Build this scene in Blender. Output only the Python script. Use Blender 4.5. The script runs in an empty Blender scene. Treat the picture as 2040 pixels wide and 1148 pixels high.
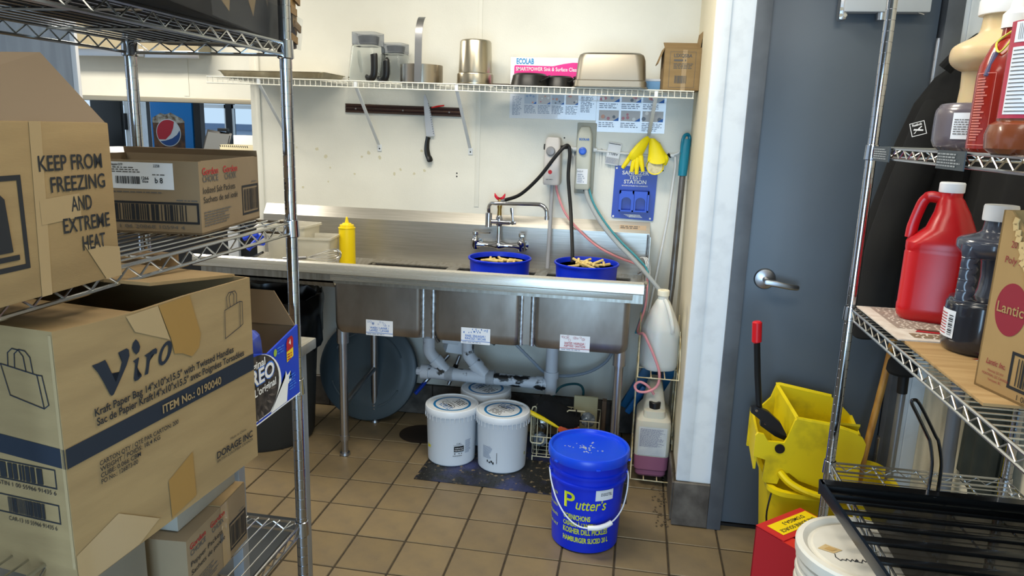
import bpy, bmesh, math, random
from mathutils import Vector, Matrix
S = bpy.context.scene
COL = S.collection
PI = math.pi
rnd = random.Random(7)

# ------------------------------------------------------------------ camera, world, lamps, exposure
def make_camera():
    yaw, pitch, roll, f, H = 0.162461681, -0.216411070, -0.0318265864, 1450.83, 1.55
    Y = Matrix.Rotation(yaw, 3, 'Z'); P = Matrix.Rotation(pitch, 3, 'X'); Q = Matrix.Rotation(roll, 3, 'Y')
    R = Y @ P @ Q                      # columns: right, forward, up
    r, fw, up = R.col[0], R.col[1], R.col[2]
    M = Matrix(((r[0], up[0], -fw[0], 0), (r[1], up[1], -fw[1], 0), (r[2], up[2], -fw[2], H), (0, 0, 0, 1)))
    c = bpy.data.cameras.new('camera'); o = bpy.data.objects.new('camera', c); COL.objects.link(o)
    o.matrix_world = M
    c.sensor_width = 36.0; c.sensor_fit = 'HORIZONTAL'; c.lens = f / 2040 * 36.0
    c.clip_start = 0.02; c.clip_end = 200
    S.camera = o
make_camera()
w = bpy.data.worlds.new('daylight'); S.world = w; w.use_nodes = True
bg = w.node_tree.nodes['Background']
bg.inputs[0].default_value = (0.66, 0.83, 1.0, 1); bg.inputs[1].default_value = 1.0
def area(name, loc, sx, sy, power, col, rot=(0, 0, 0)):
    l = bpy.data.lights.new(name, 'AREA'); l.shape = 'RECTANGLE'; l.size = sx; l.size_y = sy
    l.energy = power; l.color = col
    o = bpy.data.objects.new(name, l); COL.objects.link(o); o.location = loc; o.rotation_euler = rot
    return o
WARM = (1.0, 0.92, 0.78)
area('ceiling_lamp', (-0.75, 2.35, 2.66), 1.15, 0.5, 40, WARM)
area('ceiling_lamp', (0.25, 1.1, 2.66), 1.15, 0.5, 20, WARM)
area('ceiling_lamp', (-1.6, 0.2, 2.66), 1.15, 0.5, 14, WARM)
area('ceiling_lamp', (-3.2, 3.25, 2.66), 1.4, 0.5, 70, WARM)
area('window_daylight', (-0.12, -1.55, 1.0), 1.7, 1.9, 84, (0.45, 0.71, 1.0), (PI / 2, 0, 0))
S.view_settings.view_transform = 'Standard'; S.view_settings.look = 'None'
S.view_settings.exposure = 0.0; S.view_settings.gamma = 1.0; S.view_settings.use_curve_mapping = False
S.cycles.max_bounces = 8; S.cycles.transparent_max_bounces = 12
S.cycles.use_denoising = True

# ------------------------------------------------------------------ helpers
def lin(c):
    c = c / 255.0
    return c / 12.92 if c <= 0.04045 else ((c + 0.055) / 1.055) ** 2.4
def rgb(t): return (lin(t[0]), lin(t[1]), lin(t[2]), 1)
def mat(name, col, rough=0.5, metal=0.0, col2=None, scale=8.0, stretch=(1, 1, 1), lo=0.35, hi=0.65, bump=0.0, bscale=60.0,
        trans=0.0, ior=1.45, emit=None, estr=1.0, rnd_obj=0.0, coat=0.0, alpha=1.0, sub=0.0, rvar=0.0, detail=4.0, aniso=0.0):
    m = bpy.data.materials.new(name); m.use_nodes = True
    nt = m.node_tree; N = nt.nodes; L = nt.links; b = N['Principled BSDF']
    b.inputs['Base Color'].default_value = rgb(col); b.inputs['Roughness'].default_value = rough; b.inputs['Metallic'].default_value = metal
    b.inputs['Transmission Weight'].default_value = trans; b.inputs['IOR'].default_value = ior; b.inputs['Alpha'].default_value = alpha
    b.inputs['Coat Weight'].default_value = coat; b.inputs['Subsurface Weight'].default_value = sub
    if aniso: b.inputs['Anisotropic'].default_value = aniso
    tc = None
    def coords(st):
        tcn = N.new('ShaderNodeTexCoord'); mp = N.new('ShaderNodeMapping'); mp.inputs['Scale'].default_value = st
        L.new(tcn.outputs['Object'], mp.inputs['Vector']); return mp
    src = None
    if col2 is not None:
        mp = coords(stretch); n = N.new('ShaderNodeTexNoise'); n.inputs['Scale'].default_value = scale; n.inputs['Detail'].default_value = detail
        L.new(mp.outputs[0], n.inputs['Vector'])
        r = N.new('ShaderNodeValToRGB'); r.color_ramp.elements[0].position = lo; r.color_ramp.elements[1].position = hi
        r.color_ramp.elements[0].color = rgb(col); r.color_ramp.elements[1].color = rgb(col2)
        L.new(n.outputs['Fac'], r.inputs['Fac']); src = r.outputs['Color']
        if rvar:
            ma = N.new('ShaderNodeMath'); ma.operation = 'MULTIPLY_ADD'; ma.inputs[1].default_value = rvar; ma.inputs[2].default_value = rough - rvar / 2
            L.new(n.outputs['Fac'], ma.inputs[0]); L.new(ma.outputs[0], b.inputs['Roughness'])
    if rnd_obj:
        oi = N.new('ShaderNodeObjectInfo'); hs = N.new('ShaderNodeHueSaturation')
        ma = N.new('ShaderNodeMath'); ma.operation = 'MULTIPLY_ADD'; ma.inputs[1].default_value = rnd_obj; ma.inputs[2].default_value = 1 - rnd_obj / 2
        L.new(oi.outputs['Random'], ma.inputs[0]); L.new(ma.outputs[0], hs.inputs['Value'])
        if src is None: hs.inputs['Color'].default_value = rgb(col)
        else: L.new(src, hs.inputs['Color'])
        src = hs.outputs['Color']
    if src is not None: L.new(src, b.inputs['Base Color'])
    if bump:
        mp = coords(stretch); n = N.new('ShaderNodeTexNoise'); n.inputs['Scale'].default_value = bscale; n.inputs['Detail'].default_value = 3
        L.new(mp.outputs[0], n.inputs['Vector']); bp = N.new('ShaderNodeBump'); bp.inputs['Strength'].default_value = bump; bp.inputs['Distance'].default_value = 0.002
        L.new(n.outputs['Fac'], bp.inputs['Height']); L.new(bp.outputs[0], b.inputs['Normal'])
    if emit is not None:
        b.inputs['Emission Color'].default_value = rgb(emit); b.inputs['Emission Strength'].default_value = estr
    return m

MW = {}                                # scene matrix of every object
def I(o): return MW.get(o.name, Matrix.Identity(4)) if o else Matrix.Identity(4)
def tag(o, label=None, cat=None, group=None, kind=None):
    if label: o['label'] = label
    if cat: o['category'] = cat
    if group: o['group'] = group
    if kind: o['kind'] = kind
    return o
def thing(name, label, cat, loc=(0, 0, 0), rz=0.0, group=None):
    o = bpy.data.objects.new(name, None); COL.objects.link(o)
    o.empty_display_size = 0.05
    o.location = loc; o.rotation_euler = (0, 0, rz)
    MW[o.name] = Matrix.Translation(loc) @ Matrix.Rotation(rz, 4, 'Z')
    return tag(o, label, cat, group)
def link_mesh(me, name, m, parent, label=None):
    o = bpy.data.objects.new(name, me); COL.objects.link(o)
    if m is not None:
        if len(me.materials) == 0: me.materials.append(m)
    if parent: o.parent = parent
    MW[o.name] = I(parent)
    if label: o['label'] = label
    return o
def copy_tree(o, parent=None):
    c = o.copy(); COL.objects.link(c)
    if parent: c.parent = parent
    MW[c.name] = I(o)
    for ch in list(o.children): copy_tree(ch, c)
    return c
def place(o, loc, rz=None):
    o.location = loc
    if rz is not None: o.rotation_euler = (0, 0, rz)
V = Vector
class MB:
    def __init__(s): s.b = bmesh.new()
    def face(s, vs):
        try: return s.b.faces.new(vs)
        except ValueError: return None
    def v(s, p): return s.b.verts.new(p)
    def box(s, x0, x1, y0, y1, z0, z1, bev=0.0):
        if bev: return s.obox(((x0 + x1) / 2, (y0 + y1) / 2, (z0 + z1) / 2), (abs(x1 - x0), abs(y1 - y0), abs(z1 - z0)), None, bev)
        p = [(x0, y0, z0), (x1, y0, z0), (x1, y1, z0), (x0, y1, z0), (x0, y0, z1), (x1, y0, z1), (x1, y1, z1), (x0, y1, z1)]
        q = [s.v(a) for a in p]
        for f in ((0, 3, 2, 1), (4, 5, 6, 7), (0, 1, 5, 4), (1, 2, 6, 5), (2, 3, 7, 6), (3, 0, 4, 7)): s.face([q[i] for i in f])
        return s
    def obox(s, c, size, rot=None, bev=0.0, seg=2):
        t = bmesh.new(); bmesh.ops.create_cube(t, size=1.0)
        bmesh.ops.scale(t, vec=size, verts=t.verts)
        if bev: bmesh.ops.bevel(t, geom=list(t.edges), offset=min(bev, min(size) * 0.49), segments=seg, profile=0.6, affect='EDGES')
        M = Matrix.Translation(c)
        if rot is not None: M = M @ rot.to_4x4()
        bmesh.ops.transform(t, matrix=M, verts=t.verts)
        s.merge(t); return s
    def merge(s, t):
        mp = {a: s.b.verts.new(a.co) for a in t.verts}
        for f in t.faces: s.face([mp[a] for a in f.verts])
        t.free()
    def rings(s, rs, cap0=True, cap1=True, closed=False):
        q = [[s.v(p) for p in r] for r in rs]; n = len(q[0])
        m = len(q)
        for i in range(m if closed else m - 1):
            a, b = q[i], q[(i + 1) % m]
            for k in range(n): s.face([a[k], a[(k + 1) % n], b[(k + 1) % n], b[k]])
        if not closed:
            if cap0: s.face(list(reversed(q[0])))
            if cap1: s.face(q[-1])
        return s
    def lathe(s, prof, c=(0, 0), n=32, cap0=True, cap1=True, arc=None, sx=1.0, sy=1.0):
        rs = [[(c[0] + r * sx * math.cos(2 * PI * k / n), c[1] + r * sy * math.sin(2 * PI * k / n), z) for k in range(n)] for r, z in prof]
        return s.rings(rs, cap0, cap1)
    def cyl(s, p0, p1, r, r1=None, n=12, cap=True):
        p0, p1 = V(p0), V(p1); d = (p1 - p0).normalized(); u = d.orthogonal().normalized(); w_ = d.cross(u)
        r1 = r if r1 is None else r1
        rs = [[p + (u * math.cos(2 * PI * k / n) + w_ * math.sin(2 * PI * k / n)) * q for k in range(n)] for p, q in ((p0, r), (p1, r1))]
        return s.rings(rs, cap, cap)
    def tube(s, pts, r, n=8, closed=False, flat=1.0):
        P = [V(p) for p in pts]; m = len(P); T = []
        for i in range(m):
            a = P[i - 1] if (i > 0 or closed) else P[i]; b = P[(i + 1) % m] if (i < m - 1 or closed) else P[i]
            T.append((b - a).normalized())
        u = T[0].orthogonal().normalized(); rs = []
        for i in range(m):
            u = (u - T[i] * u.dot(T[i]))
            u = u.normalized() if u.length > 1e-6 else T[i].orthogonal().normalized()
            w_ = T[i].cross(u); rr = r[i] if isinstance(r, (list, tuple)) else r
            rs.append([P[i] + u * math.cos(2 * PI * k / n) * rr + w_ * math.sin(2 * PI * k / n) * rr * flat for k in range(n)])
        return s.rings(rs, True, True, closed)
    def prism(s, poly, o, u, v, depth):
        o, u, v = V(o), V(u), V(v); nrm = u.cross(v).normalized() * depth
        a = [o + u * x + v * y for x, y in poly]
        A = [s.v(p) for p in a]; B = [s.v(p + nrm) for p in a]; n = len(a)
        s.face(list(reversed(A))); s.face(B)
        for i in range(n): s.face([A[i], A[(i + 1) % n], B[(i + 1) % n], B[i]])
        return s
    def poly(s, pts): s.face([s.v(p) for p in pts]); return s
    def build(s, name, m, parent=None, smooth=True, local=False, label=None, angle=0.55, kind=None):
        bmesh.ops.remove_doubles(s.b, verts=s.b.verts, dist=1e-6)
        bmesh.ops.recalc_face_normals(s.b, faces=s.b.faces)
        if parent and not local: bmesh.ops.transform(s.b, matrix=I(parent).inverted(), verts=s.b.verts)
        if smooth:
            for f in s.b.faces: f.smooth = True
            for e in s.b.edges:
                if len(e.link_faces) == 2 and e.calc_face_angle(0) > angle: e.smooth = False
        me = bpy.data.meshes.new(name); s.b.to_mesh(me); s.b.free()
        o = link_mesh(me, name, m, parent, label)
        if kind: o['kind'] = kind
        return o
def arc(c, r, a0, a1, n, plane='xy', z=0.0):
    out = []
    for i in range(n + 1):
        a = a0 + (a1 - a0) * i / n
        out.append((c[0] + r * math.cos(a), c[1] + r * math.sin(a)))
    return out
def spline(pts, n=8, closed=False):
    P = [V(p) for p in pts]; m = len(P); out = []
    for i in range(m if closed else m - 1):
        p0 = P[(i - 1) % m] if (i > 0 or closed) else P[i]; p1 = P[i]; p2 = P[(i + 1) % m]; p3 = P[(i + 2) % m] if (i + 2 < m or closed) else p2
        for k in range(n):
            t = k / n
            out.append(0.5 * ((2 * p1) + (p2 - p0) * t + (2 * p0 - 5 * p1 + 4 * p2 - p3) * t * t + (3 * p1 - p0 - 3 * p2 + p3) * t ** 3))
    if not closed: out.append(P[-1])
    return out
def rrect(w_, h, r, n=4):
    out = []
    for cx, cy, a in ((w_ / 2 - r, h / 2 - r, 0), (-w_ / 2 + r, h / 2 - r, PI / 2), (-w_ / 2 + r, -h / 2 + r, PI), (w_ / 2 - r, -h / 2 + r, 1.5 * PI)):
        out += arc((cx, cy), r, a, a + PI / 2, n)
    return out
def text_mesh(s, size, bold=0.0, shear=0.0, align='CENTER', width=None, space=1.0, line=1.0):
    c = bpy.data.curves.new('lettering', 'FONT'); c.body = s; c.size = size; c.offset = bold * size; c.shear = shear
    c.align_x = align; c.align_y = 'CENTER'; c.resolution_u = 3; c.space_character = space; c.space_line = line
    o = bpy.data.objects.new('lettering', c); COL.objects.link(o)
    me = bpy.data.meshes.new_from_object(o); bpy.data.objects.remove(o); bpy.data.curves.remove(c)
    me.materials.clear()
    if len(me.vertices) == 0: return me
    if width:
        xs = [v_.co.x for v_ in me.vertices]; x0, x1 = min(xs), max(xs); k = width / max(1e-6, x1 - x0)
        off = {'CENTER': (x0 + x1) / 2, 'LEFT': x0, 'RIGHT': x1}[align]
        for v_ in me.vertices: v_.co.x = (v_.co.x - off) * k
    return me
class Face:
    """a flat printed face: origin and unit axes in scene space; prints are thin flat parts of the thing"""
    def __init__(s, o, u, v, parent, off=0.0006):
        s.o, s.u, s.v, s.p, s.off = V(o), V(u).normalized(), V(v).normalized(), parent, off
        s.n = s.u.cross(s.v).normalized(); s.inv = I(parent).inverted()
    def pt(s, x, y, k=1.0): return s.inv @ (s.o + s.u * x + s.v * y + s.n * (s.off * k))
    def text(s, t, x, y, size, m, k=2.0, **kw):
        me = text_mesh(t, size, **kw)
        for v_ in me.vertices: v_.co = s.pt(v_.co.x + x, v_.co.y + y, k)
        return link_mesh(me, 'lettering', m, s.p)
    def polys(s, name, ps, m, k=1.0):
        b = MB()
        for p in ps: b.poly([s.pt(x, y, k) for x, y in p])
        bmesh.ops.triangulate(b.b, faces=[f for f in b.b.faces if len(f.verts) > 4])
        me = bpy.data.meshes.new(name); b.b.to_mesh(me); b.b.free()
        return link_mesh(me, name, m, s.p)
    def poly(s, name, p, m, k=1.0): return s.polys(name, [p], m, k)
    def rect(s, name, x0, y0, x1, y1, m, k=1.0): return s.polys(name, [[(x0, y0), (x1, y0), (x1, y1), (x0, y1)]], m, k)
    def frame(s, name, x0, y0, x1, y1, t, m, k=1.0):
        return s.polys(name, [[(x0, y0), (x1, y0), (x1, y0 + t), (x0, y0 + t)], [(x0, y1 - t), (x1, y1 - t), (x1, y1), (x0, y1)],
                              [(x0, y0 + t), (x0 + t, y0 + t), (x0 + t, y1 - t), (x0, y1 - t)], [(x1 - t, y0 + t), (x1, y0 + t), (x1, y1 - t), (x1 - t, y1 - t)]], m, k)
    def bars(s, x0, y0, x1, y1, m, k=2.0, seed=1, name='barcode', fill=0.55):
        R = random.Random(seed); x = x0; ps = []; w_ = (x1 - x0) / 70
        while x < x1 - w_:
            a = w_ * R.choice((1, 1, 2, 3)); b = w_ * R.choice((1, 1, 2)) * (1 / fill - 0.8)
            ps.append([(x, y0), (min(x + a, x1), y0), (min(x + a, x1), y1), (x, y1)]); x += a + b
        return s.polys(name, ps, m, k)
    def lines(s, x0, y0, x1, y1, n, m, k=2.0, seed=1, name='small_print', words=True):
        R = random.Random(seed); ps = []; h = (y1 - y0) / n
        for i in range(n):
            y = y1 - (i + 0.5) * h; x = x0; end = x0 + (x1 - x0) * R.uniform(0.7, 1.0)
            while x < end:
                a = min(h * R.uniform(0.8, 3.0), end - x)
                ps.append([(x, y - h * 0.24), (x + a, y - h * 0.24), (x + a, y + h * 0.24), (x, y + h * 0.24)]); x += a + h * 0.5
        return s.polys(name, ps, m, k)
    def stroke(s, name, pts, t, m, k=2.0):
        ps = []
        for i in range(len(pts) - 1):
            a, b = V((*pts[i], 0)), V((*pts[i + 1], 0)); d = (b - a)
            if d.length < 1e-7: continue
            d.normalize(); q = V((-d.y, d.x, 0)) * t / 2; e = d * t * 0.3
            ps.append([tuple((a - e + q).xy), tuple((a - e - q).xy), tuple((b + e - q).xy), tuple((b + e + q).xy)])
        return s.polys(name, ps, m, k)
def wrap_mesh(me, parent, cx, cy, rfun, ang, z, m, name, off=0.0008):
    """wrap a flat mesh (x along the girth, y up) round an upright drum"""
    b = bmesh.new(); b.from_mesh(me)
    xs = [v_.co.x for v_ in b.verts]
    if xs:
        x = math.floor(min(xs) / 0.006) * 0.006
        while x < max(xs):
            bmesh.ops.bisect_plane(b, geom=list(b.verts) + list(b.edges) + list(b.faces), plane_co=(x, 0, 0), plane_no=(1, 0, 0)); x += 0.006
    inv = I(parent).inverted()
    for v_ in b.verts:
        zz = z + v_.co.y; r = rfun(zz) + off; a = ang + v_.co.x / r
        v_.co = inv @ V((cx + r * math.cos(a), cy + r * math.sin(a), zz))
    b.to_mesh(me); b.free()
    return link_mesh(me, name, m, parent)
def wrap_text(t, size, parent, cx, cy, rfun, ang, z, m, off=0.0012, **kw):
    return wrap_mesh(text_mesh(t, size, **kw), parent, cx, cy, rfun, ang, z, m, 'lettering', off)
def wrap_polys(ps, parent, cx, cy, rfun, ang, z, m, name='label', off=0.0006):
    b = MB()
    for p in ps: b.poly([(x, y, 0) for x, y in p])
    me = bpy.data.meshes.new(name); b.b.to_mesh(me); b.b.free()
    return wrap_mesh(me, parent, cx, cy, rfun, ang, z, m, name, off)
def rect(x0, y0, x1, y1): return [(x0, y0), (x1, y0), (x1, y1), (x0, y1)]
def face_me(cx, cy):                   # heading from a drum's axis towards the photographer
    return math.atan2(-cy, -cx)

# ------------------------------------------------------------------ materials
M = {}
M['wall'] = mat('wall_panel', (226, 224, 212), 0.38, col2=(216, 214, 202), scale=2.5, bump=0.25, bscale=180)
M['cream'] = mat('cream_wall', (222, 214, 190), 0.55, col2=(214, 206, 180), scale=3, bump=0.3, bscale=140)
M['ceil'] = mat('ceiling_board', (225, 222, 212), 0.8)
M['trimw'] = mat('white_trim', (222, 226, 228), 0.4, col2=(205, 209, 212), scale=14, lo=0.5, hi=0.8)
M['grout'] = mat('dark_grout', (46, 38, 26), 0.9, col2=(62, 52, 36), scale=40)
M['tile'] = mat('quarry_tile', (122, 106, 78), 0.42, col2=(110, 96, 74), scale=9, rnd_obj=0.16, bump=0.15, bscale=90, rvar=0.25)
M['basetile'] = mat('cove_tile', (98, 92, 84), 0.5, col2=(62, 56, 50), scale=12, rnd_obj=0.2)
M['door'] = mat('grey_door_paint', (92, 101, 110), 0.38, col2=(84, 93, 102), scale=1.5)
M['frame'] = mat('grey_frame_paint', (88, 93, 99), 0.45, col2=(74, 78, 84), scale=9)
M['chrome'] = mat('chrome', (178, 180, 186), 0.10, 1.0)
M['wire'] = mat('chrome_wire', (200, 200, 198), 0.25, 1.0)
M['steel'] = mat('brushed_steel', (186, 183, 176), 0.34, 0.72, col2=(172, 169, 160), scale=6, stretch=(1, 1, 30), rvar=0.10)
M['steelx'] = mat('brushed_sink_steel', (186, 184, 176), 0.34, 0.75, col2=(160, 154, 142), scale=5, stretch=(14, 3, 1), rvar=0.25)
M['roll'] = mat('rolled_rim_steel', (212, 209, 200), 0.28, 0.65, col2=(190, 186, 172), scale=5, stretch=(.6, 20, 20), rvar=0.2)
M['bowl'] = mat('stained_bowl_steel', (160, 154, 146), 0.38, 0.85, col2=(116, 106, 96), scale=3.2, stretch=(2, 1, 1), rvar=0.3, lo=0.3, hi=0.7)
M['weld'] = mat('polished_weld', (205, 208, 212), 0.3, 1.0, col2=(150, 150, 150), scale=60)
M['satin'] = mat('satin_nickel', (178, 178, 180), 0.32, 1.0)
M['card'] = mat('kraft_cardboard', (146, 121, 82), 0.85, col2=(134, 110, 74), scale=5, stretch=(1, 1, 6), bump=0.1, bscale=120)
M['card2'] = mat('pale_cardboard', (142, 122, 94), 0.85, col2=(128, 110, 86), scale=4, bump=0.1)
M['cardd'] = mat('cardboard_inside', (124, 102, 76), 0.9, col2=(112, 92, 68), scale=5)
M['cardg'] = mat('grey_cardboard', (150, 144, 132), 0.85, col2=(138, 132, 120), scale=4)
M['tape'] = mat('brown_tape', (142, 108, 58), 0.4)
M['tapec'] = mat('clear_tape', (160, 136, 100), 0.22, coat=0.5)
M['ink'] = mat('dark_ink', (26, 28, 32), 0.7)
M['navy'] = mat('navy_ink', (22, 30, 42), 0.7)
M['inkgrey'] = mat('grey_ink', (90, 88, 86), 0.7)
M['inkred'] = mat('red_ink', (172, 34, 40), 0.6)
M['inkmaroon'] = mat('maroon_ink', (138, 34, 48), 0.7)
M['inkblue'] = mat('blue_ink', (52, 110, 190), 0.6)
M['inkpale'] = mat('pale_ink', (150, 160, 178), 0.7)
M['white'] = mat('white_paper', (232, 233, 235), 0.6)
M['labelw'] = mat('white_label', (222, 226, 232), 0.45)
M['blackp'] = mat('black_plastic', (16, 16, 17), 0.38)
M['blackr'] = mat('black_rubber', (14, 14, 15), 0.55)
M['bluep'] = mat('blue_pail_plastic', (8, 46, 205), 0.34, col2=(6, 40, 188), scale=4)
M['bluelid'] = mat('blue_lid_plastic', (14, 62, 216), 0.30, col2=(20, 74, 205), scale=5)
M['whitep'] = mat('white_pail_plastic', (216, 222, 228), 0.38)
M['yellowp'] = mat('yellow_plastic', (236, 206, 12), 0.40)
M['mop'] = mat('grimy_yellow_plastic', (224, 200, 8), 0.45, col2=(128, 112, 18), scale=9, lo=0.56, hi=0.86, detail=8)
M['jugw'] = mat('milky_jug_plastic', (214, 214, 208), 0.4, sub=0.2)
M['wood'] = mat('wood_handle', (186, 138, 62), 0.5, col2=(150, 104, 44), scale=7, stretch=(8, 8, 0.6))
M['cloth'] = mat('black_cloth', (11, 11, 12), 0.95, col2=(18, 18, 17), scale=10)
M['clothg'] = mat('dark_green_cloth', (30, 36, 32), 0.95, col2=(40, 46, 40), scale=10)
M['glass'] = mat('clear_polycarbonate', (240, 244, 246), 0.06, trans=1.0, ior=1.12)
M['redp'] = mat('red_jug_plastic', (186, 20, 26), 0.28, sub=0.05)
M['whitewire'] = mat('white_coated_wire', (228, 226, 214), 0.4)
M['rustwire'] = mat('worn_cream_wire', (214, 204, 172), 0.45, col2=(168, 146, 98), scale=30)
M['pvc'] = mat('pvc_pipe', (206, 210, 216), 0.35, col2=(196, 200, 206), scale=6)
M['pvcspot'] = mat('lightly_spotted_pvc', (206, 210, 216), 0.4, col2=(60, 58, 56), scale=20, lo=0.60, hi=0.66)
M['pvcring'] = mat('pvc_coupling', (178, 182, 188), 0.45, col2=(150, 152, 154), scale=18)
M['pvcdirt'] = mat('spotted_pvc_pipe', (206, 210, 216), 0.4, col2=(30, 30, 30), scale=26, lo=0.50, hi=0.57, stretch=(0.6, 1, 1))
# ------------------------------------------------------------------ setting
def struct(name, b, m, parent=None, **k):
    o = b.build(name, m, parent, **k)
    if parent is None: o['kind'] = 'structure'
    return o
YB, YD, XR, XA = 3.643, 2.775, 1.10, 0.243
floor = struct('floor', MB().box(-6, 3, -2.2, 8.0, -0.12, -0.004), M['grout'])
TX, TY = 0.1972, 0.2116
def tile_mesh():
    g = 0.0035
    b = MB(); t = bmesh.new()
    b.obox((TX / 2, TY / 2, -0.007), (TX - 2 * g, TY - 2 * g, 0.014), None, 0.0022, 1)
    o = b.build('tile', M['tile'], floor, smooth=False); return o
first = tile_mesh(); R = random.Random(3); used = False
far = MB()
for i in range(-22, 9):
    for j in range(-21, 7):
        x, y = -0.3805 + i * TX, 2.4056 + j * TY
        near = -9 <= i <= 7 and -3 <= j <= 5
        if y + TY > YB + 0.1 or (x > XA and y > YD - 0.1): continue
        if near:
            o = first if not used else first.copy()
            if used: COL.objects.link(o)
            used = True
            o.location = (x, y, R.uniform(-0.0008, 0.0006)); o.rotation_euler = (R.uniform(-.002, .002), R.uniform(-.002, .002), 0)
        elif x > -5.5 and x < 1.0: far.box(x + .0035, x + TX - .0035, y + .0035, y + TY - .0035, -0.006, 0.0)
o = far.build('tile_field', M['tile'], floor, smooth=False); o['kind'] = 'stuff'

wb = struct('wall_back', MB().box(-2.012, XA + 0.35, YB, YB + 0.10, 0, 2.75), M['wall'])
# joint strips between the wall panels
for x in (-0.795, -1.97):
    MB().box(x - 0.012, x + 0.012, YB - 0.004, YB, 1.15 if x > -1 else 0.2, 2.75, 0.002).build('joint_strip', M['wall'], wb)
R = random.Random(5)
spot = mat('brown_splash', (204, 198, 170), 0.5)
b = MB()
for k in range(16):                  # old grease spots on the panel
    x, z = R.uniform(-1.9, -1.05), R.uniform(1.2, 1.47); r = R.uniform(0.004, 0.012)
    b.poly([(x + r * math.cos(a) * R.uniform(.6, 1.2), YB - 0.0006, z + r * math.sin(a) * R.uniform(.6, 1.2)) for a in [2 * PI * q / 9 for q in range(9)]])
b.build('grease_spots', spot, wb, kind='stuff')
dirt = mat('dark_drip', (120, 122, 128), 0.6)
b = MB()
for k in range(46):                  # streaks under the water pipe
    x = R.choice((R.uniform(-.34, -.29), R.uniform(-.185, -.10))); z0 = 1.47 - R.uniform(0, .05); h = R.uniform(.02, .12)
    b.poly([(x - .0009, YB - .0006, z0), (x + .0009, YB - .0006, z0), (x + .0004, YB - .0006, z0 - h)])
b.build('drip_streaks', dirt, wb, kind='stuff')
b = MB()
for x, z in ((-.225, 1.37), (-.22, 1.355), (.125, 1.37), (-.36, 1.51), (-.9, 1.30), (-.9, 1.316), (.10, 1.50), (-.24, 1.31)):
    b.cyl((x, YB - .001, z), (x, YB, z), .004, n=8)
b.build('screw_hole', M['ink'], wb, kind='stuff')
# the side of the alcove, the narrow strip beside the door and the wall behind the door
wr = struct('wall_alcove', MB().box(XA, XA + 0.12, YD, YB, 0, 2.75), M['cream'])
ws = struct('wall_door_side', MB().box(XA, 0.372, YD - 0.002, YD + 0.09, 0, 2.75).box(XA, 1.3, YD - 0.002, YD + 0.09, 2.13, 2.75), M['trimw'])
struct('trim_1', MB().box(XA - 0.004, XA + 0.046, YD - 0.006, YD - 0.001, 0.19, 2.75, 0.001).box(XA - 0.005, XA - 0.001, YD - 0.005, YD + 0.04, 0.19, 2.75), M['trimw'])
wright = struct('wall_right', MB().box(XR, XR + 0.1, -1.2, YD + 0.09, 0, 2.75), M['cream'])
struct('trim_2', MB().box(1.032, 1.10, YD - 0.012, YD, 0, 2.75, 0.002).box(1.05, 1.056, YD - 0.016, YD - 0.01, 0, 2.75), M['trimw'])
struct('ceiling', MB().box(-6, 1.3, -1.4, 4.7, 2.75, 2.85), M['ceil'])
# real ceiling fittings round the lamps
for x, y in ((-0.75, 2.35), (0.25, 1.1), (-1.6, 0.2)):
    MB().box(x - .62, x + .62, y - .30, y - .27, 2.69, 2.75).box(x - .62, x + .62, y + .27, y + .30, 2.69, 2.75).box(x - .62, x - .59, y - .3, y + .3, 2.69, 2.75).box(x + .59, x + .62, y - .3, y + .3, 2.69, 2.75).build('lamp_frame', M['trimw'], bpy.data.objects['ceiling'])
struct('wall_rear', MB().box(-6, -1.0, -1.7, -1.6, 0, 2.75).box(.75, 1.6, -1.7, -1.6, 0, 2.75).box(-1.0, .75, -1.7, -1.6, 2.0, 2.75), mat('rear_wall', (150, 146, 136), .6))
wl = struct('wall_left', MB().box(-4.2, -1.816, 2.176, 2.19, 0, 2.75), mat('grey_cooler_panel', (150, 152, 156), 0.45, col2=(138, 140, 144), scale=3, stretch=(14, 1, 1)))
struct('trim_3', MB().box(-1.816, -1.798, 2.172, 2.186, 0, 2.75, 0.002), mat('light_grey_trim', (196, 198, 202), 0.4))
# cove tiles along the foot of the walls: each tile a piece
bb = struct('baseboard_back', MB().box(-2.0, XA, YB - 0.012, YB - 0.001, 0, 0.172), M['grout'])
for i in range(12):
    x0 = -2.0 + i * 0.1972
    MB().obox((min(x0 + .0986, XA), YB - .012, .087), (min(.194, XA - x0 + .0), .012, .168), None, .003, 1).build('tile', M['basetile'], bb, smooth=False)
ba = struct('baseboard_alcove', MB().box(XA - 0.010, XA - 0.001, YD + .01, YB - .03, 0, 0.172), M['grout'])
for i in range(4):
    y0 = YD + .012 + i * 0.2116
    MB().obox((XA - .012, y0 + .1058, .087), (.012, .208, .168), None, .003, 1).build('tile', M['basetile'], ba, smooth=False)
bd = struct('baseboard_door_side', MB().box(XA - .01, .372, YD - .014, YD - .006, 0, .188), M['grout'])
MB().obox(((XA + .358) / 2, YD - .018, .096), (.142, .012, .188), None, .003, 1).build('tile', M['basetile'], bd, smooth=False)

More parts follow.
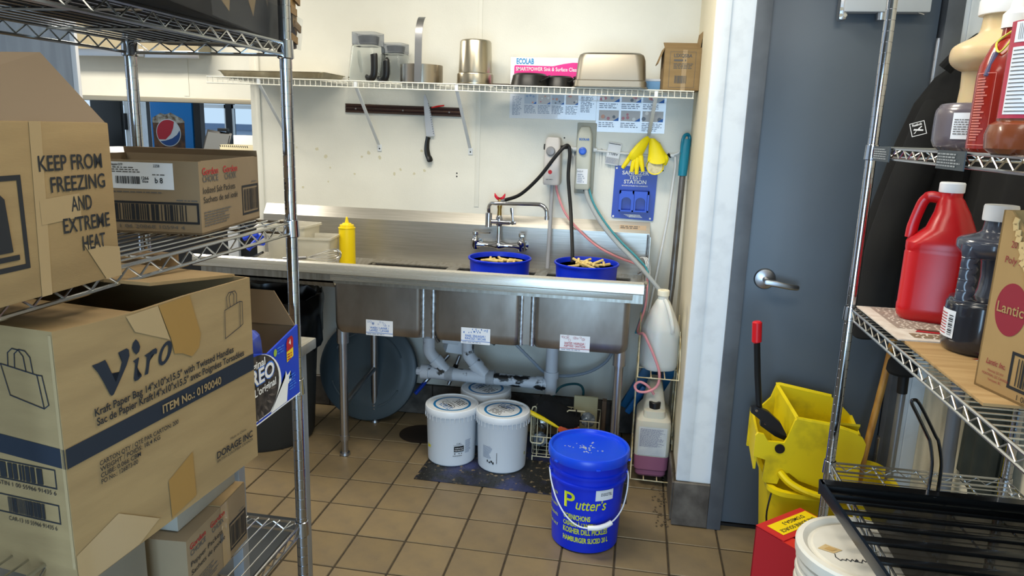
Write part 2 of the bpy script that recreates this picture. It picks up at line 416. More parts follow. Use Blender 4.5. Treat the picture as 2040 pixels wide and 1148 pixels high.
# ------------------------------------------------------------------ door
d = struct('door_1', MB().obox((0.700, YD + 0.045, 1.045), (0.545, 0.04, 2.06), None, 0.002), M['door'])
fr = MB()
fr.box(0.371, 0.424, YD - 0.022, YD + 0.08, 0, 2.13, 0.002).box(0.977, 1.032, YD - 0.022, YD + 0.08, 0, 2.13, 0.002).box(0.371, 1.032, YD - 0.022, YD + 0.08, 2.08, 2.13, 0.002)
fr.build('door_frame', M['frame'], d)
MB().box(0.42, 0.98, YD + 0.02, YD + 0.10, -0.002, 0.012).build('threshold', M['blackr'], d)
MB().box(0.415, 0.985, YD + 0.075, YD + 0.085, 0, 2.1).build('door_stop', M['blackr'], d)
def hinge(z):
    h = MB()
    for k in range(3): h.cyl((0.977, YD + 0.012, z - .095 + k * .064), (0.977, YD + 0.012, z - .095 + k * .064 + .060), .0105, n=14)
    h.cyl((0.977, YD + 0.012, z - .10), (0.977, YD + 0.012, z + .10), .0095, n=10)
    return h.build('hinge', M['satin'], d)
for z in (1.79, 0.35): hinge(z)
L = MB()
L.lathe([(0.001, -.014), (.012, -.014), (.036, -.006), (.040, 0), (.040, .002)], n=28)
bmesh.ops.transform(L.b, matrix=Matrix.Translation((.500, YD + .023, 1.027)) @ Matrix.Rotation(PI / 2, 4, 'X') @ Matrix.Rotation(PI, 4, 'X'), verts=L.b.verts)
rose = L.build('handle_rose', M['satin'], d)
L = MB().cyl((.500, YD + .02, 1.027), (.500, YD - .045, 1.027), .011, n=16)
L.rings([[(x, YD - .045 + yo + q[0], z + q[1]) for q in rrect(.016, hh, .006)] for x, yo, z, hh in ((.492, 0, 1.027, .024), (.53, -.004, 1.024, .024), (.575, -.002, 1.016, .022), (.606, .006, 1.012, .020), (.612, .008, 1.012, .014))])
L.build('lever', M['satin'], rose)
b = MB().box(.4255, .4295, YD + .024, YD + .026, .99, 1.09); b.build('strike_edge', M['satin'], d)
clz = thing('door_closer', 'silver hydraulic door closer fixed to top of the grey door', 'door closer', (.77, YD + .02, 2.02))
g = mat('silver_paint', (186, 189, 190), 0.4)
MB().obox((.785, YD - .018, 2.010), (.27, .05, .09), None, .006).build('cover', g, clz)
MB().obox((.650, YD - .012, 1.990), (.026, .045, .10), None, .01).build('end_cap', M['satin'], clz)
for z in (1.955, 1.975):
    for x in (.643, .657): MB().cyl((x, YD - .036, z), (x, YD - .033, z), .006, n=10).build('screw', M['chrome'], clz)
MB().cyl((.775, YD - .018, 1.967), (.775, YD - .018, 1.942), .017, .015, n=18).build('spindle', M['satin'], clz)
MB().obox((.895, YD - .03, 1.962), (.02, .006, .003), Matrix.Rotation(.3, 3, 'Y')).build('spring_clip', M['chrome'], clz)

# ------------------------------------------------------------------ front of house seen through the opening
hd = struct('wall_far', MB().box(-5.0, -2.3, 4.60, 4.72, 1.675, 2.75), M['wall'])
MB().box(-3.02, -2.98, 4.596, 4.60, 1.69, 2.7).build('joint_strip', M['wall'], hd)
struct('trim_4', MB().box(-5.0, -2.3, 4.585, 4.725, 1.648, 1.679, 0.003), mat('dull_metal_trim', (168, 160, 142), 0.4, 0.6))
struct('wall_front', MB().box(-9, -7.0, 7.5, 7.6, 0, 3.0).box(-9, -1, 7.5, 7.6, 1.72, 3).box(-9, -1, 7.5, 7.6, 0, .8), M['cream'])
dark = mat('black_mullion', (18, 19, 21), 0.5); pane = mat('window_glass', (235, 244, 250), 0.02, trans=1.0, ior=1.02)
for n_, (x0, x1) in enumerate(((-5.95, -5.42), (-4.86, -4.43), (-4.36, -3.9))):
    wdw = struct('window_%d' % (n_ + 1), MB().box(x0 - .035, x0, 7.47, 7.55, .8, 1.74).box(x1, x1 + .035, 7.47, 7.55, .8, 1.74).box(x0, x1, 7.47, 7.55, .8, .84), dark)
    MB().box(x0, x1, 7.505, 7.512, .84, 1.72).build('pane', pane, wdw)
    wf = MB().box(x0, x0 + .02, 7.48, 7.5, .84, 1.70).box(x1 - .02, x1, 7.48, 7.5, .84, 1.70).box(x0, x1, 7.48, 7.5, 1.66, 1.70)
    wf.build('sash', M['trimw'], wdw)
struct('floor_outside', MB().box(-16, 4, 7.6, 26, -.3, -.15), mat('pale_asphalt', (196, 204, 214), 0.9))
for i, (x, y, h) in enumerate(((-9.5, 17, .7), (-12, 20, 1.25), (-9, 22, .9))):
    bd_ = thing('far_building', ('pale low building', 'tall pale building', 'long grey shed')[i] + ' far outside beyond the front windows', 'building', (x, y, -.15))
    MB().box(x - 1.3, x + 1.3, y, y + 2, -.15, h).build('wall', mat('pale_render', (176, 186, 200), .8), bd_)
    MB().box(x - 1.4, x + 1.4, y - .1, y + 2.1, h, h + .15).build('roof', mat('blue_grey_roof', (120, 136, 160), .8), bd_)
    MB().box(x - .9, x - .3, y - .02, y, .4, 1.0).box(x + .2, x + .9, y - .02, y, .4, 1.0).build('window', mat('dim_pane', (70, 90, 120), .3), bd_)
# serving counter
ct = thing('serving_counter', 'black serving counter with steel edge beyond the left end of the wall', 'counter', (-3.6, 4.2, 0))
MB().box(-5.4, -2.10, 3.86, 4.66, 0.0, 1.19).build('body', mat('black_laminate', (26, 28, 31), .4), ct)
MB().box(-5.4, -2.06, 3.82, 4.70, 1.19, 1.225, .003).build('worktop', mat('counter_steel', (140, 142, 145), .35, 1.0), ct)
MB().box(-2.30, -2.235, 3.835, 3.86, 0, 1.19, .003).build('edge_strip', mat('pale_steel_strip', (180, 184, 188), .4), ct)
# drinks machine panel
dm = thing('drinks_machine', 'blue drinks machine showing a cola glass and round logo beyond the counter', 'drinks machine', (-3.8, 5.8, 0.0))
MB().box(-3.995, -3.62, 5.6, 5.68, 0.9, 1.72, .004).build('body', mat('drinks_blue', (20, 128, 208), .35), dm)
MB().box(-4.2, -3.4, 5.5, 5.75, 0, 0.9).build('stand', M['blackp'], dm)
F = Face((-3.81, 5.6, 1.44), (1, 0, 0), (0, 0, 1), dm, .001)
gl = [(-.165, -.2), (-.17, .08), (-.13, .115), (-.09, .13), (-.05, .118), (0, .135), (.05, .112), (.09, .10), (.12, .08), (.115, -.2)]
F.poly('glass_print', gl, mat('cola_brown', (52, 30, 18), .4, col2=(120, 74, 26), scale=22), 1)
F.poly('foam_print', [(-.172, .06), (-.165, .10), (-.12, .125), (-.09, .14), (-.05, .128), (0, .145), (.05, .122), (.10, .10), (.125, .07), (.06, .06), (0, .075), (-.08, .06)], mat('foam', (206, 200, 186), .5, col2=(110, 86, 60), scale=30), 2)
gc = (-.028, -.018); r = .105
F.poly('logo_ring', arc(gc, r + .007, 0, 2 * PI, 40)[:-1], M['white'], 3)
F.poly('logo_white', arc(gc, r, 0, 2 * PI, 40)[:-1], M['white'], 4)
red = arc(gc, r, math.radians(58), math.radians(212), 26) + [(gc[0] - .03, gc[1] - .055), (gc[0] + .02, gc[1] - .01), (gc[0] + .045, gc[1] + .04)]
F.poly('logo_red', red, mat('logo_red', (200, 24, 44), .4), 5)
blu = arc(gc, r, math.radians(222), math.radians(372), 26) + [(gc[0] + .075, gc[1] - .015), (gc[0] + .03, gc[1] - .045), (gc[0] - .03, gc[1] - .064)]
F.poly('logo_blue', blu, mat('logo_blue', (20, 72, 140), .4), 5)
MB().box(-3.605, -3.545, 5.6, 5.66, .9, 1.72).build('side_column', M['blackp'], dm)
sc = thing('dark_menu_screen', 'large dark blank screen standing left of the drinks machine', 'screen', (-4.55, 5.8, 0))
MB().box(-4.71, -4.42, 5.8, 5.84, 1.25, 1.70, .004).build('panel', mat('dark_screen', (22, 24, 24), .35), sc)
MB().box(-4.40, -4.28, 5.82, 5.95, 0, 1.72, .004).build('post', M['trimw'], sc)
MB().obox((-4.385, 5.81, 1.5), (.02, .03, .14), None, .004).build('handle', M['blackp'], sc)
mn = thing('till_monitor', 'grey till monitor tilted back on the serving counter', 'monitor', (-3.18, 4.52, 1.225))
rotm = Matrix.Rotation(-.35, 3, 'X')
MB().obox((-2.765, 4.55, 1.395), (.18, .018, .15), Matrix.Rotation(.12, 3, 'Y') @ rotm, .004).build('bezel', M['blackp'], mn)
MB().obox((-2.763, 4.538, 1.393), (.155, .008, .125), Matrix.Rotation(.12, 3, 'Y') @ rotm).build('screen', mat('grey_screen', (84, 88, 90), .5), mn)
MB().box(-2.80, -2.73, 4.53, 4.62, 1.225, 1.36, .004).build('foot', M['blackp'], mn)
MB().obox((-2.725, 4.56, 1.478), (.07, .03, .02), None, .004).build('card_reader', M['blackp'], mn)
pk = thing('order_tray', 'cream order box with a black striped edge on the serving counter', 'box', (-2.6, 4.4, 1.225))
MB().box(-2.60, -2.36, 4.3, 4.5, 1.225, 1.39, .003).build('tray', mat('cream_card', (214, 202, 166), .6), pk)
F = Face((-2.60, 4.3, 1.39), (1, 0, 0), (0, 0, 1), pk)
F.polys('striped_edge', [[(i * .014 + .004, -.014), (i * .014 + .010, -.014), (i * .014 + .006, -.002), (i * .014, -.002)] for i in range(14)], M['ink'])
MB().box(-2.54, -2.38, 4.36, 4.48, 1.3905, 1.45, .004).build('paper_stack', M['white'], pk)
tg = thing('take_out_trays', 'stack of white take-out trays on the serving counter beside the dark screen', 'trays', (-3.55, 4.5, 1.225))
for k in range(3): MB().box(-3.50 - .02 * k, -3.24, 4.42, 4.6, 1.2255 + k * .04, 1.262 + k * .04, .006).build('tray', M['white'], tg)
hood = thing('extract_hood', 'beige metal extract hood hanging beyond the opening', 'extract hood', (-3.0, 4.2, 1.9))
MB().box(-3.95, -2.80, 4.45, 4.58, 1.955, 2.4, .004).build('canopy', mat('beige_metal', (168, 156, 128), .5), hood)
MB().box(-3.95, -3.18, 4.435, 4.45, 1.925, 1.97, .003).box(-3.18, -2.80, 4.44, 4.45, 1.92, 1.965, .003).build('edge', M['satin'], hood)
MB().box(-3.4, -3.3, 4.48, 4.55, 2.4, 2.75).build('hanger', M['satin'], hood)
# ------------------------------------------------------------------ three-bowl sink
sink = thing('three_bowl_sink', 'long stainless steel sink with three deep bowls and left drainboard', 'sink', (-0.65, 3.3, 0))
ZT, ZR, ZB, YF, YK = 0.940, 0.858, 0.612, 3.02, 3.50
BX = ((-1.31, -0.893), (-0.847, -0.451), (-0.402, 0.013))
lk = [(x0, x1) for x0, x1 in BX]
def bowl(x0, x1):
    b = MB(); t = 0.006
    def ring(ix, z, r): 
        cx, cy = (x0 + x1) / 2, (YF + YK) / 2
        return [(cx + p[0], cy + p[1], z) for p in rrect(x1 - x0 - 2 * ix, YK - YF - 2 * ix, max(r, .004), 5)]
    b.rings([ring(0.012, ZB + .004, .03), ring(0.002, ZB + .022, .035), ring(0, ZB + .05, .03), ring(0, ZR - .03, .03), ring(0, ZR - .012, .03),
             ring(t, ZR - .012, .026), ring(t, ZB + .05, .026), ring(.02, ZB + .012, .03)], cap0=True, cap1=True)
    return b.build('bowl', M['bowl'], sink)
bowls = [bowl(*a) for a in BX]
for bo, (x0, x1) in zip(bowls, BX):
    MB().lathe([(.028, ZB + .0125), (.028, ZB + .016), (.04, ZB + .016), (.042, ZB + .013)], ((x0 + x1) / 2, 3.26), 20).build('strainer', M['satin'], bo)
b = MB()
for xa, xb in ((-0.893, -0.847), (-0.451, -0.402)): b.box(xa - .002, xb + .002, YF + .003, YF + .008, ZB + .016, ZT - .02)
b.build('joint_plate', M['bowl'], sink, kind='stuff')
for x in (-.893, -.847, -.451, -.402):
    MB().rings([[(x + q[0] * .011, YF + .006 + q[1] * .008, z) for q in arc((0, 0), 1, 0, 2 * PI, 10)[:-1]] for z in (ZB + .012, ZB + .03, .75, ZT - .06)]).build('weld_seam', M['weld'], sink)
# rim: ledge and rolled edge
rim = MB()
rim.box(-1.95, 0.062, 2.985, YF + .004, ZT - .010, ZT - .004)
rim.box(-1.95, 0.062, YF - .004, YF + .004, ZR - .012, ZT - .004)
for xa, xb in ((-1.318, -1.302), (-.898, -.842), (-.456, -.397), (.006, .062)): rim.box(xa, xb, YF, YK, ZR - .012, ZR - .001)
rim.box(-1.318, .062, YK - .004, 3.602, ZR - .006, ZR)
rim.build('ledge', M['steelx'], sink)
e = MB()
prof = [(y_, z_ + ZT) for y_, z_ in ((2.995, -.004), (2.985, .006), (2.972, .008), (2.962, .001), (2.958, -.012), (2.958, -.040), (2.962, -.044), (2.968, -.040), (2.970, -.012), (2.990, -.012))]
e.rings([[(x, y, z) for y, z in prof] for x in (-1.955, .045, .062)])
e.build('rolled_edge', M['roll'], sink)
MB().box(-1.31, .018, 2.99, 3.03, ZT - .075, ZT - .02, .002).build('apron', M['roll'], sink)
MB().tube(spline([(.062, 2.972, ZT - .004), (.068, 3.0, ZT), (.068, 3.3, ZR + .004), (.068, 3.58, ZR + .004)], 4), .009, 8).build('end_roll', M['steelx'], sink)
dbd = MB()
dbd.rings([[(x, y, z) for y, z in ((3.016, ZR - .003), (3.03, ZR - .022 + dz), (3.55, ZR - .022 + dz), (3.602, ZR - .002), (3.602, ZR - .012), (3.55, ZR - .03 + dz), (3.03, ZR - .03 + dz), (3.016, ZR - .012))] for x, dz in ((-1.95, .008), (-1.306, -.004))])
dbd.build('drainboard', M['steelx'], sink)
# backsplash with its sloping cap
bs = MB()
pr = [(3.602, ZR - .01), (3.602, 1.064), (3.6405, 1.116), (3.6425, 1.116), (3.6425, ZR - .01)]
bs.rings([[(x, y, z) for y, z in pr] for x in (-1.945, .083)])
bs.build('backsplash', M['steel'], sink)
MB().box(.083, .086, 3.45, 3.642, ZR, 1.07).build('splash_return', M['steel'], sink)
MB().tube(spline([(.075, 3.598, 1.06), (.075, 3.597, .99), (.065, 3.58, .90), (.04, 3.56, .87)], 5), .004, 6).build('corner_bead', M['weld'], sink)
F = Face((-.02, 3.62, 1.088), (1, 0, 0), (0, .0385, .052), sink)
F.rect('maker_plate', -.045, -.012, .085, .014, mat('tan_label', (196, 170, 140), .5)); F.lines(-.04, -.008, .08, .010, 2, M['inkgrey'], 2, 3)
# legs
def leg(x, y, name='leg'):
    b = MB(); b.cyl((x, y, .10), (x, y, ZB + .02), .0195, n=18); b.cyl((x, y, ZB - .055), (x, y, ZB + .015), .028, n=18)
    b.cyl((x, y, .10), (x, y, .075), .0225, n=18); b.cyl((x, y, .075), (x, y, .012), .0155, n=14); b.cyl((x, y, .012), (x, y, 0.0015), .024, .026, n=18)
    return b.build(name, M['satin'], sink)
for x in (-1.285, -.02):
    for y in (3.06, 3.47): leg(x, y)
for x in (-1.285, -.02): MB().cyl((x, 3.06, .255), (x, 3.47, .30), .014, n=12).build('cross_rail', M['satin'], sink)
# stickers on the bowls
F = Face((0, YF, 0), (1, 0, 0), (0, 0, 1), sink, .0009)
def sticker(x0, z0, x1, z1, ink, l1, l2, art):
    F.rect('sticker', x0, z0, x1, z1, M['labelw'], 1); w_ = x1 - x0; h = z1 - z0; cx = (x0 + x1) / 2
    F.text(l1, cx, z0 + h * .50, h * .19, ink, 2.2, bold=.012, width=w_ * .70); F.text(l2, cx, z0 + h * .33, h * .19, ink, 2.2, bold=.012, width=w_ * .72)
    F.rect('stripe', x0, z0 + h * .17, x1, z0 + h * .20, ink, 2.2); F.lines(x0 + w_ * .05, z0 + h * .05, x0 + w_ * .9, z0 + h * .15, 1, M['inkpale'], 2.2)
    RR = random.Random(art); ps = []
    for k in range(20):
        x = x0 + w_ * RR.uniform(.06, .94); y = z0 + h * RR.uniform(.68, .92); r = h * .05
        if art == 2: ps.append([(x, y + r * 1.6), (x + r * .6, y), (x, y - r * .5), (x - r * .6, y)])
        else: F.stroke('bubble', arc((x, y), r * RR.uniform(.8, 1.5), 0, 2 * PI, 9), .0008, ink, 2.2) if k < 12 else None
    if ps: F.polys('drops', ps, ink, 2.2)
sticker(-1.156, .616, -1.03, .688, M['inkblue'], 'WASH / LAVAR /', 'LAVEZ / LAVAR', 1)
sticker(-.716, .613, -.585, .686, M['inkblue'], 'RINSE / ENJUAGAR /', 'RINCEZ / SECAR', 2)
sticker(-.278, .615, -.149, .687, M['inkred'], 'SANITIZE / HIGIENIZAR /', 'ASEPTISEZ / SANITIZAR', 3)

# ------------------------------------------------------------------ tap
tap = thing('sink_tap', 'chrome two-handle tap with long swivel spout on the sink backsplash', 'tap', (-.656, 3.6, .98))
ty = 3.545
def lathe_along(b, prof, o, ax, n=16):
    t = MB(); t.lathe(prof, (0, 0), n); q = V((0, 0, 1)).rotation_difference(V(ax).normalized()).to_matrix().to_4x4()
    bmesh.ops.transform(t.b, matrix=Matrix.Translation(o) @ q, verts=t.b.verts); b.merge(t.b)
b = MB(); lathe_along(b, [(.019, 0), (.02, .02), (.011, .05), (.010, .09), (.020, .115), (.0235, .1275), (.020, .14), (.010, .165), (.011, .205), (.02, .235), (.019, .256)], (-.784, ty, .972), (1, 0, 0))
b.build('body', M['chrome'], tap)
for i, x in enumerate((-.775, -.54)):
    b = MB(); lathe_along(b, [(.028, 0), (.028, .006), (.016, .01), (.016, .06)], (x, 3.602, .972), (0, -1, 0))
    b.build('wall_flange', M['chrome'], tap)
    b = MB(); lathe_along(b, [(.018, -.024), (.021, -.01), (.021, .02), (.014, .03), (.012, .045), (.016, .05), (.016, .062), (.010, .066)], (x, ty, .975), (0, 0, 1))
    vb = b.build('valve', M['chrome'], tap)
    dx, dy = ((.075, -.01), (.012, -.06))[i]
    b = MB(); b.rings([[(x + dx * t, ty + dy * t, 1.032 + .006 * t + zz) if False else (x + dx * t - dy * 14 * ww * .012, ty + dy * t + dx * 14 * ww * .012, 1.032 + .004 * t + zz) for ww, zz in ((-wd, -.004), (wd, -.004), (wd, .004), (-wd, .004))] for t, wd in ((-.15, .6), (.3, .5), (.8, .9), (1.0, .8))])
    b.build('lever', M['chrome'], vb)
b = MB(); lathe_along(b, [(.015, 0), (.013, .03), (.0105, .05), (.0105, .085), (.015, .09), (.017, .10), (.017, .125), (.012, .14)], (-.656, ty, .985), (0, 0, 1)); b.build('riser', M['chrome'], tap)
b = MB(); b.cyl((-.712, ty - .005, 1.092), (-.60, ty - .005, 1.092), .0125, n=14); b.cyl((-.61, ty - .005, 1.092), (-.57, ty - .005, 1.092), .009, n=12); b.cyl((-.585, ty - .025, 1.092), (-.585, ty + .015, 1.092), .009, n=12)
b.build('diverter', M['chrome'], tap)
b = MB(); b.rings([[(x + q[0], ty - .012 + q[1], z) for q in rrect(w_, .007, .003, 2)] for z, x, w_ in ((1.09, -.585, .010), (1.12, -.588, .012), (1.15, -.592, .018), (1.165, -.593, .016))]); b.build('diverter_lever', M['chrome'], tap)
b = MB(); b.cyl((-.708, ty - .008, 1.066), (-.708, ty - .008, 1.135), .0165, n=18); b.build('spout_collar', M['chrome'], tap)
sp = spline([(-.708, ty - .008, 1.135), (-.706, ty - .02, 1.165), (-.69, ty - .045, 1.185), (-.66, ty - .07, 1.19), (-.56, ty - .12, 1.198), (-.46, ty - .165, 1.205), (-.425, ty - .18, 1.203), (-.402, ty - .19, 1.185), (-.396, ty - .193, 1.150)], 6)
b = MB(); b.tube(sp, .0095, 12); b.cyl((-.396, ty - .193, 1.155), (-.396, ty - .193, 1.138), .0115, n=14); b.build('spout', M['chrome'], tap)
b = MB(); lathe_along(b, [(.012, 0), (.010, .04), (.012, .05), (.012, .075), (.007, .09)], (-.656, ty, 1.115), (0, 0, 1)); b.build('brass_stem', mat('old_brass', (170, 140, 80), .35, 1.0), tap, label='brass shut-off stem')
b = MB()
for s in (-1, 1): b.rings([[(-.656 + s * x + 0 * q[0], ty + q[0], z + q[1]) for q in rrect(.010, h, .003, 2)] for x, z, h in ((.0, 1.205, .014), (.012, 1.209, .018), (.024, 1.222, .022), (.027, 1.226, .014))])
b.build('wing_handle', mat('red_enamel', (196, 24, 44), .35), tap, label='red wing handle')
MB().cyl((-.65, ty, 1.195), (-.625, ty - .002, 1.203), .009, n=10).build('hose_nipple', M['satin'], tap)

# black hose from tap to dispenser and down into the right tub
h = thing('black_hose', 'black rubber hose looping from tap to dispenser and into blue tub', 'hose', (-.5, 3.5, 1.2))
pts = spline([(-.628, ty - .002, 1.202), (-.55, 3.52, 1.235), (-.46, 3.49, 1.32), (-.385, 3.475, 1.42), (-.345, 3.48, 1.468), (-.325, 3.49, 1.475), (-.316, 3.49, 1.44), (-.318, 3.49, 1.33), (-.30, 3.47, 1.20), (-.285, 3.42, 1.10), (-.272, 3.37, 1.00), (-.268, 3.35, .945)], 7)
MB().tube(pts, .0088, 10).build('tube', M['blackr'], h)

# ------------------------------------------------------------------ drain pipes under the bowls
dp = thing('drain_pipes', 'white plastic drain pipes under the sink with dark spots', 'drain pipe', (-.67, 3.4, .33))
for x in (-.965, -.765, -.345):
    b = MB(); b.cyl((x, 3.38, .46), (x, 3.38, ZB + .01), .030, n=18); MB().cyl((x, 3.38, .52), (x, 3.38, .552), .036, n=18).build('coupling', M['pvcring'], dp); MB().cyl((x, 3.38, .565), (x, 3.38, .60), .037, n=12).build('coupling', M['pvcring'], dp)
    if x > -.5: b.cyl((x, 3.38, .28), (x, 3.38, .46), .030, n=18); b.cyl((x, 3.38, .36), (x, 3.38, .395), .036, n=18)
    b.build('tailpiece', M['pvcspot'] if x < -.7 else M['pvc'], dp)
for x in (-.965, -.765):
    b = MB(); b.tube(spline([(x, 3.38, .47), (x + .005, 3.38, .44), (x + .035, 3.385, .40), (x + .085, 3.39, .345)], 5), .031, 14); b.cyl((x + .03, 3.384, .405), (x + .055, 3.386, .378), .036, n=16)
    b.build('wye', M['pvcspot'], dp)
b = MB(); b.cyl((-1.00, 3.39, .333), (-.66, 3.39, .328), .032, n=18); b.cyl((-1.005, 3.39, .333), (-.965, 3.39, .333), .038, n=18)
for x in (-.86, -.65): MB().cyl((x - .02, 3.39, .331), (x + .02, 3.39, .331), .0365, n=18).build('coupling', M['pvcring'], dp)
b.build('manifold', M['pvcspot'], dp)
b = MB(); b.cyl((-1.03, 3.39, .333), (-1.004, 3.39, .333), .020, n=8); b.build('cleanout_plug', M['pvc'], dp)
b = MB(); b.cyl((-.66, 3.39, .328), (-.34, 3.39, .322), .030, n=18); b.cyl((-.42, 3.39, .323), (-.385, 3.39, .323), .036, n=18); b.build('long_pipe', M['pvcdirt'], dp, label='drain pipe speckled with black spots')
st = M['satin']
for i, (p0, p1, bl) in enumerate((((-.92, 3.60, .36), (-1.03, 3.52, .22), 1), ((-.86, 3.6, .36), (-.90, 3.53, .22), 0), ((-.80, 3.58, .50), (-.845, 3.56, .40), 0), ((-.60, 3.58, .56), (-.68, 3.60, .44), 0), ((-1.0, 3.6, .47), (-.97, 3.59, .43), 0))):
    v_ = thing('supply_valve', ('blue-handled supply valve low on the wall beneath the sink', 'supply hose behind the white buckets, second from the left', 'short supply hose beside the white box under the sink', 'short steel supply hose above the speckled pipe', 'small black stop valve left of the drain pipes')[i], 'valve', p0)
    a, c = V(p0), V(p1); m_ = a.lerp(c, .45)
    MB().cyl(a, c, .010, n=10).build('hose', st, v_)
    MB().cyl(a.lerp(c, .30), m_, .013, n=8).build('nut', M['blackr'], v_)
    if bl:
        dd = (c - a).normalized()
        MB().obox(c + dd * .03, (.022, .014, .085), dd.to_track_quat('Z', 'Y').to_matrix(), .004).build('lever', mat('valve_blue', (24, 58, 160), .4), v_, label='blue lever')
wbx = thing('white_carton', 'small open white carton wedged between the pipes beneath the sink', 'box', (-.86, 3.5, .46))
rm = Matrix.Rotation(.25, 3, 'Y') @ Matrix.Rotation(.5, 3, 'Z')
MB().obox((-.865, 3.50, .455), (.09, .07, .075), rm, .002).build('body', M['white'], wbx)
MB().obox((-.875, 3.458, .49), (.085, .004, .045), rm @ Matrix.Rotation(-.6, 3, 'X')).build('flap', M['white'], wbx)
hs = thing('clear_hose', 'clear ribbed hose drooping along the wall beneath the sink', 'hose', (-.4, 3.5, .45))
MB().tube(spline([(-.62, 3.40, .585), (-.55, 3.42, .52), (-.45, 3.44, .42), (-.38, 3.46, .355), (-.28, 3.5, .335), (-.17, 3.52, .36), (-.09, 3.52, .42), (-.05, 3.5, .50)], 10), [.009 if k % 2 else .0075 for k in range(71)], 8).build('tube', mat('cloudy_hose', (176, 186, 198), .3, trans=.4), hs)

# ------------------------------------------------------------------ blue tubs of cut potatoes
def tub(x, y, label):
    t = thing('blue_tub', label, 'tub', (x, y, ZB + .02), 0, None)
    z0 = ZB + .0165; top = .962 if x < -.4 else .966
    pr = [(.118, z0), (.122, z0 + .01), (.136, top - .09), (.139, top - .085), (.139, top - .075), (.137, top - .07), (.140, top - .012), (.1465, top - .010), (.148, top - .003), (.145, top), (.140, top - .001), (.137, top - .012), (.134, top - .07), (.118, z0 + .012)]
    MB().lathe(pr, (x, y), 44).build('tub_wall', M['bluep'], t)
    MB().lathe([(.001, top - .022), (.1355, top - .022)], (x, y), 44, True, True).build('water', mat('cloudy_water', (176, 180, 172), .04, trans=.6, ior=1.33), t)
    return top
potato = mat('raw_potato', (226, 204, 138), .45, col2=(208, 178, 100), scale=20)
for x, y, lab, n_, grp in ((-.601, 3.29, 'blue tub of water and cut potatoes below the tap', 12, 'potato strips in the tub below the tap'), (-.196, 3.27, 'blue tub heaped with cut potatoes by the hose at the sink end', 22, 'potato strips in the tub by the hose')):
    top = tub(x, y, lab); R = random.Random(n_)
    for k in range(n_):
        a = R.uniform(0, 2 * PI); rr = R.uniform(0, .085); L_ = R.uniform(.045, .085)
        heap = (.012 if n_ > 15 else .002)
        px, py = x + rr * math.cos(a), y - .01 + rr * math.sin(a) * .9
        rot = Matrix.Rotation(R.uniform(0, PI), 3, 'Z') @ Matrix.Rotation(R.uniform(-.25, .35) * (1.3 if n_ > 15 else .4), 3, 'Y')
        b = MB(); b.obox((px, py, top - .018 + heap * R.uniform(.2, 1.6)), (L_, .011, .011), rot, .0025, 1)
        o = b.build('potato_strip', potato); tag(o, 'raw cut potato strip floating ' + ('in the tub below the tap' if n_ == 12 else 'in the tub by the hose'), 'potato', grp)

# ------------------------------------------------------------------ things on the drainboard
bt = thing('squeeze_bottle', 'yellow plastic squeeze bottle with pointed nozzle on the drainboard', 'bottle', (-1.395, 3.40, .912))
x, y, z = -1.395, 3.40, .845
MB().lathe([(.036, z), (.041, z + .004), (.0405, z + .05), (.040, z + .10), (.040, z + .198)], (x, y), 28).build('bottle', M['yellowp'], bt)
z += .06
MB().lathe([(.0425, z + .136), (.0425, z + .1385), (.036, z + .139), (.0345, z + .152), (.024, z + .154), (.021, z + .160), (.0105, z + .162), (.008, z + .172), (.004, z + .19), (.003, z + .191)], (x, y), 28).build('nozzle_cap', M['yellowp'], bt)
wk = thing('wire_whisk', 'steel wire whisk lying in front of the yellow bottle', 'whisk', (-1.42, 3.10, .92))
b = MB(); ax = V((1, .12, .03)).normalized(); o_ = V((-1.47, 3.10, .925))
for k in range(7):
    a = PI * k / 7; s1 = V((0, math.cos(a), math.sin(a)))
    pts = []
    for i in range(25):
        t = i / 24 * 2 - 1; u_ = .16 * (1 - abs(t) ** 2.2); wdt = .030 * math.sin(PI * t) * (1 if abs(t) < 1 else 0)
        pts.append(o_ + ax * u_ + s1 * wdt + V((0, 0, .012 + .016 * u_ / .16)))
    b.tube(pts, .0011, 5)
b.build('wires', M['wire'], wk)
MB().cyl(o_ + V((0, 0, .012)), o_ - ax * .11 + V((0, 0, .004)), .008, .010, n=12).build('handle', M['satin'], wk)
clearp = mat('cloudy_clear_plastic', (226, 222, 208), .25, trans=.55, ior=1.15)
def food_box(x0, y0, w_, d_, h, label, rz):
    t = thing('clear_food_box', label, 'container', (x0, y0, .846), rz)
    b = MB(); th = .003
    def rg(k, z): return [(p[0], p[1], z) for p in rrect(w_ * k, d_ * k, .015, 4)]
    b.rings([rg(.86, .002), rg(.97, h - .012), rg(1.05, h - .010), rg(1.05, h), rg(1.0, h), rg(.95, h - .014), rg(.84, .006)]); b.build('tub_wall', clearp, t, local=True)
food_box(-1.52, 3.30, .20, .16, .165, 'lower clear plastic food box on the drainboard beside the yellow bottle', .1)
food_box(-1.66, 3.36, .22, .17, .21, 'taller clear plastic food box on the left of the drainboard', -.1)
sb = thing('blue_spray_trigger', 'blue plastic trigger tools lying at the left end of the drainboard', 'trigger', (-1.84, 3.3, .92))
bl = mat('trigger_blue', (26, 62, 190), .35)
for k, (a, c) in enumerate((((-1.86, 3.30, .935), (-1.77, 3.26, .965)), ((-1.84, 3.24, .93), (-1.78, 3.28, 1.0)), ((-1.87, 3.26, .98), (-1.80, 3.27, 1.0)))):
    MB().tube([a, V(a).lerp(V(c), .5) + V((0, 0, .006)), c], [.012, .010, .014], 8).build('lever', bl, sb)
MB().cyl((-1.90, 3.3, .856), (-1.74, 3.2, .93), .006, n=8).build('wand', M['blackp'], sb)

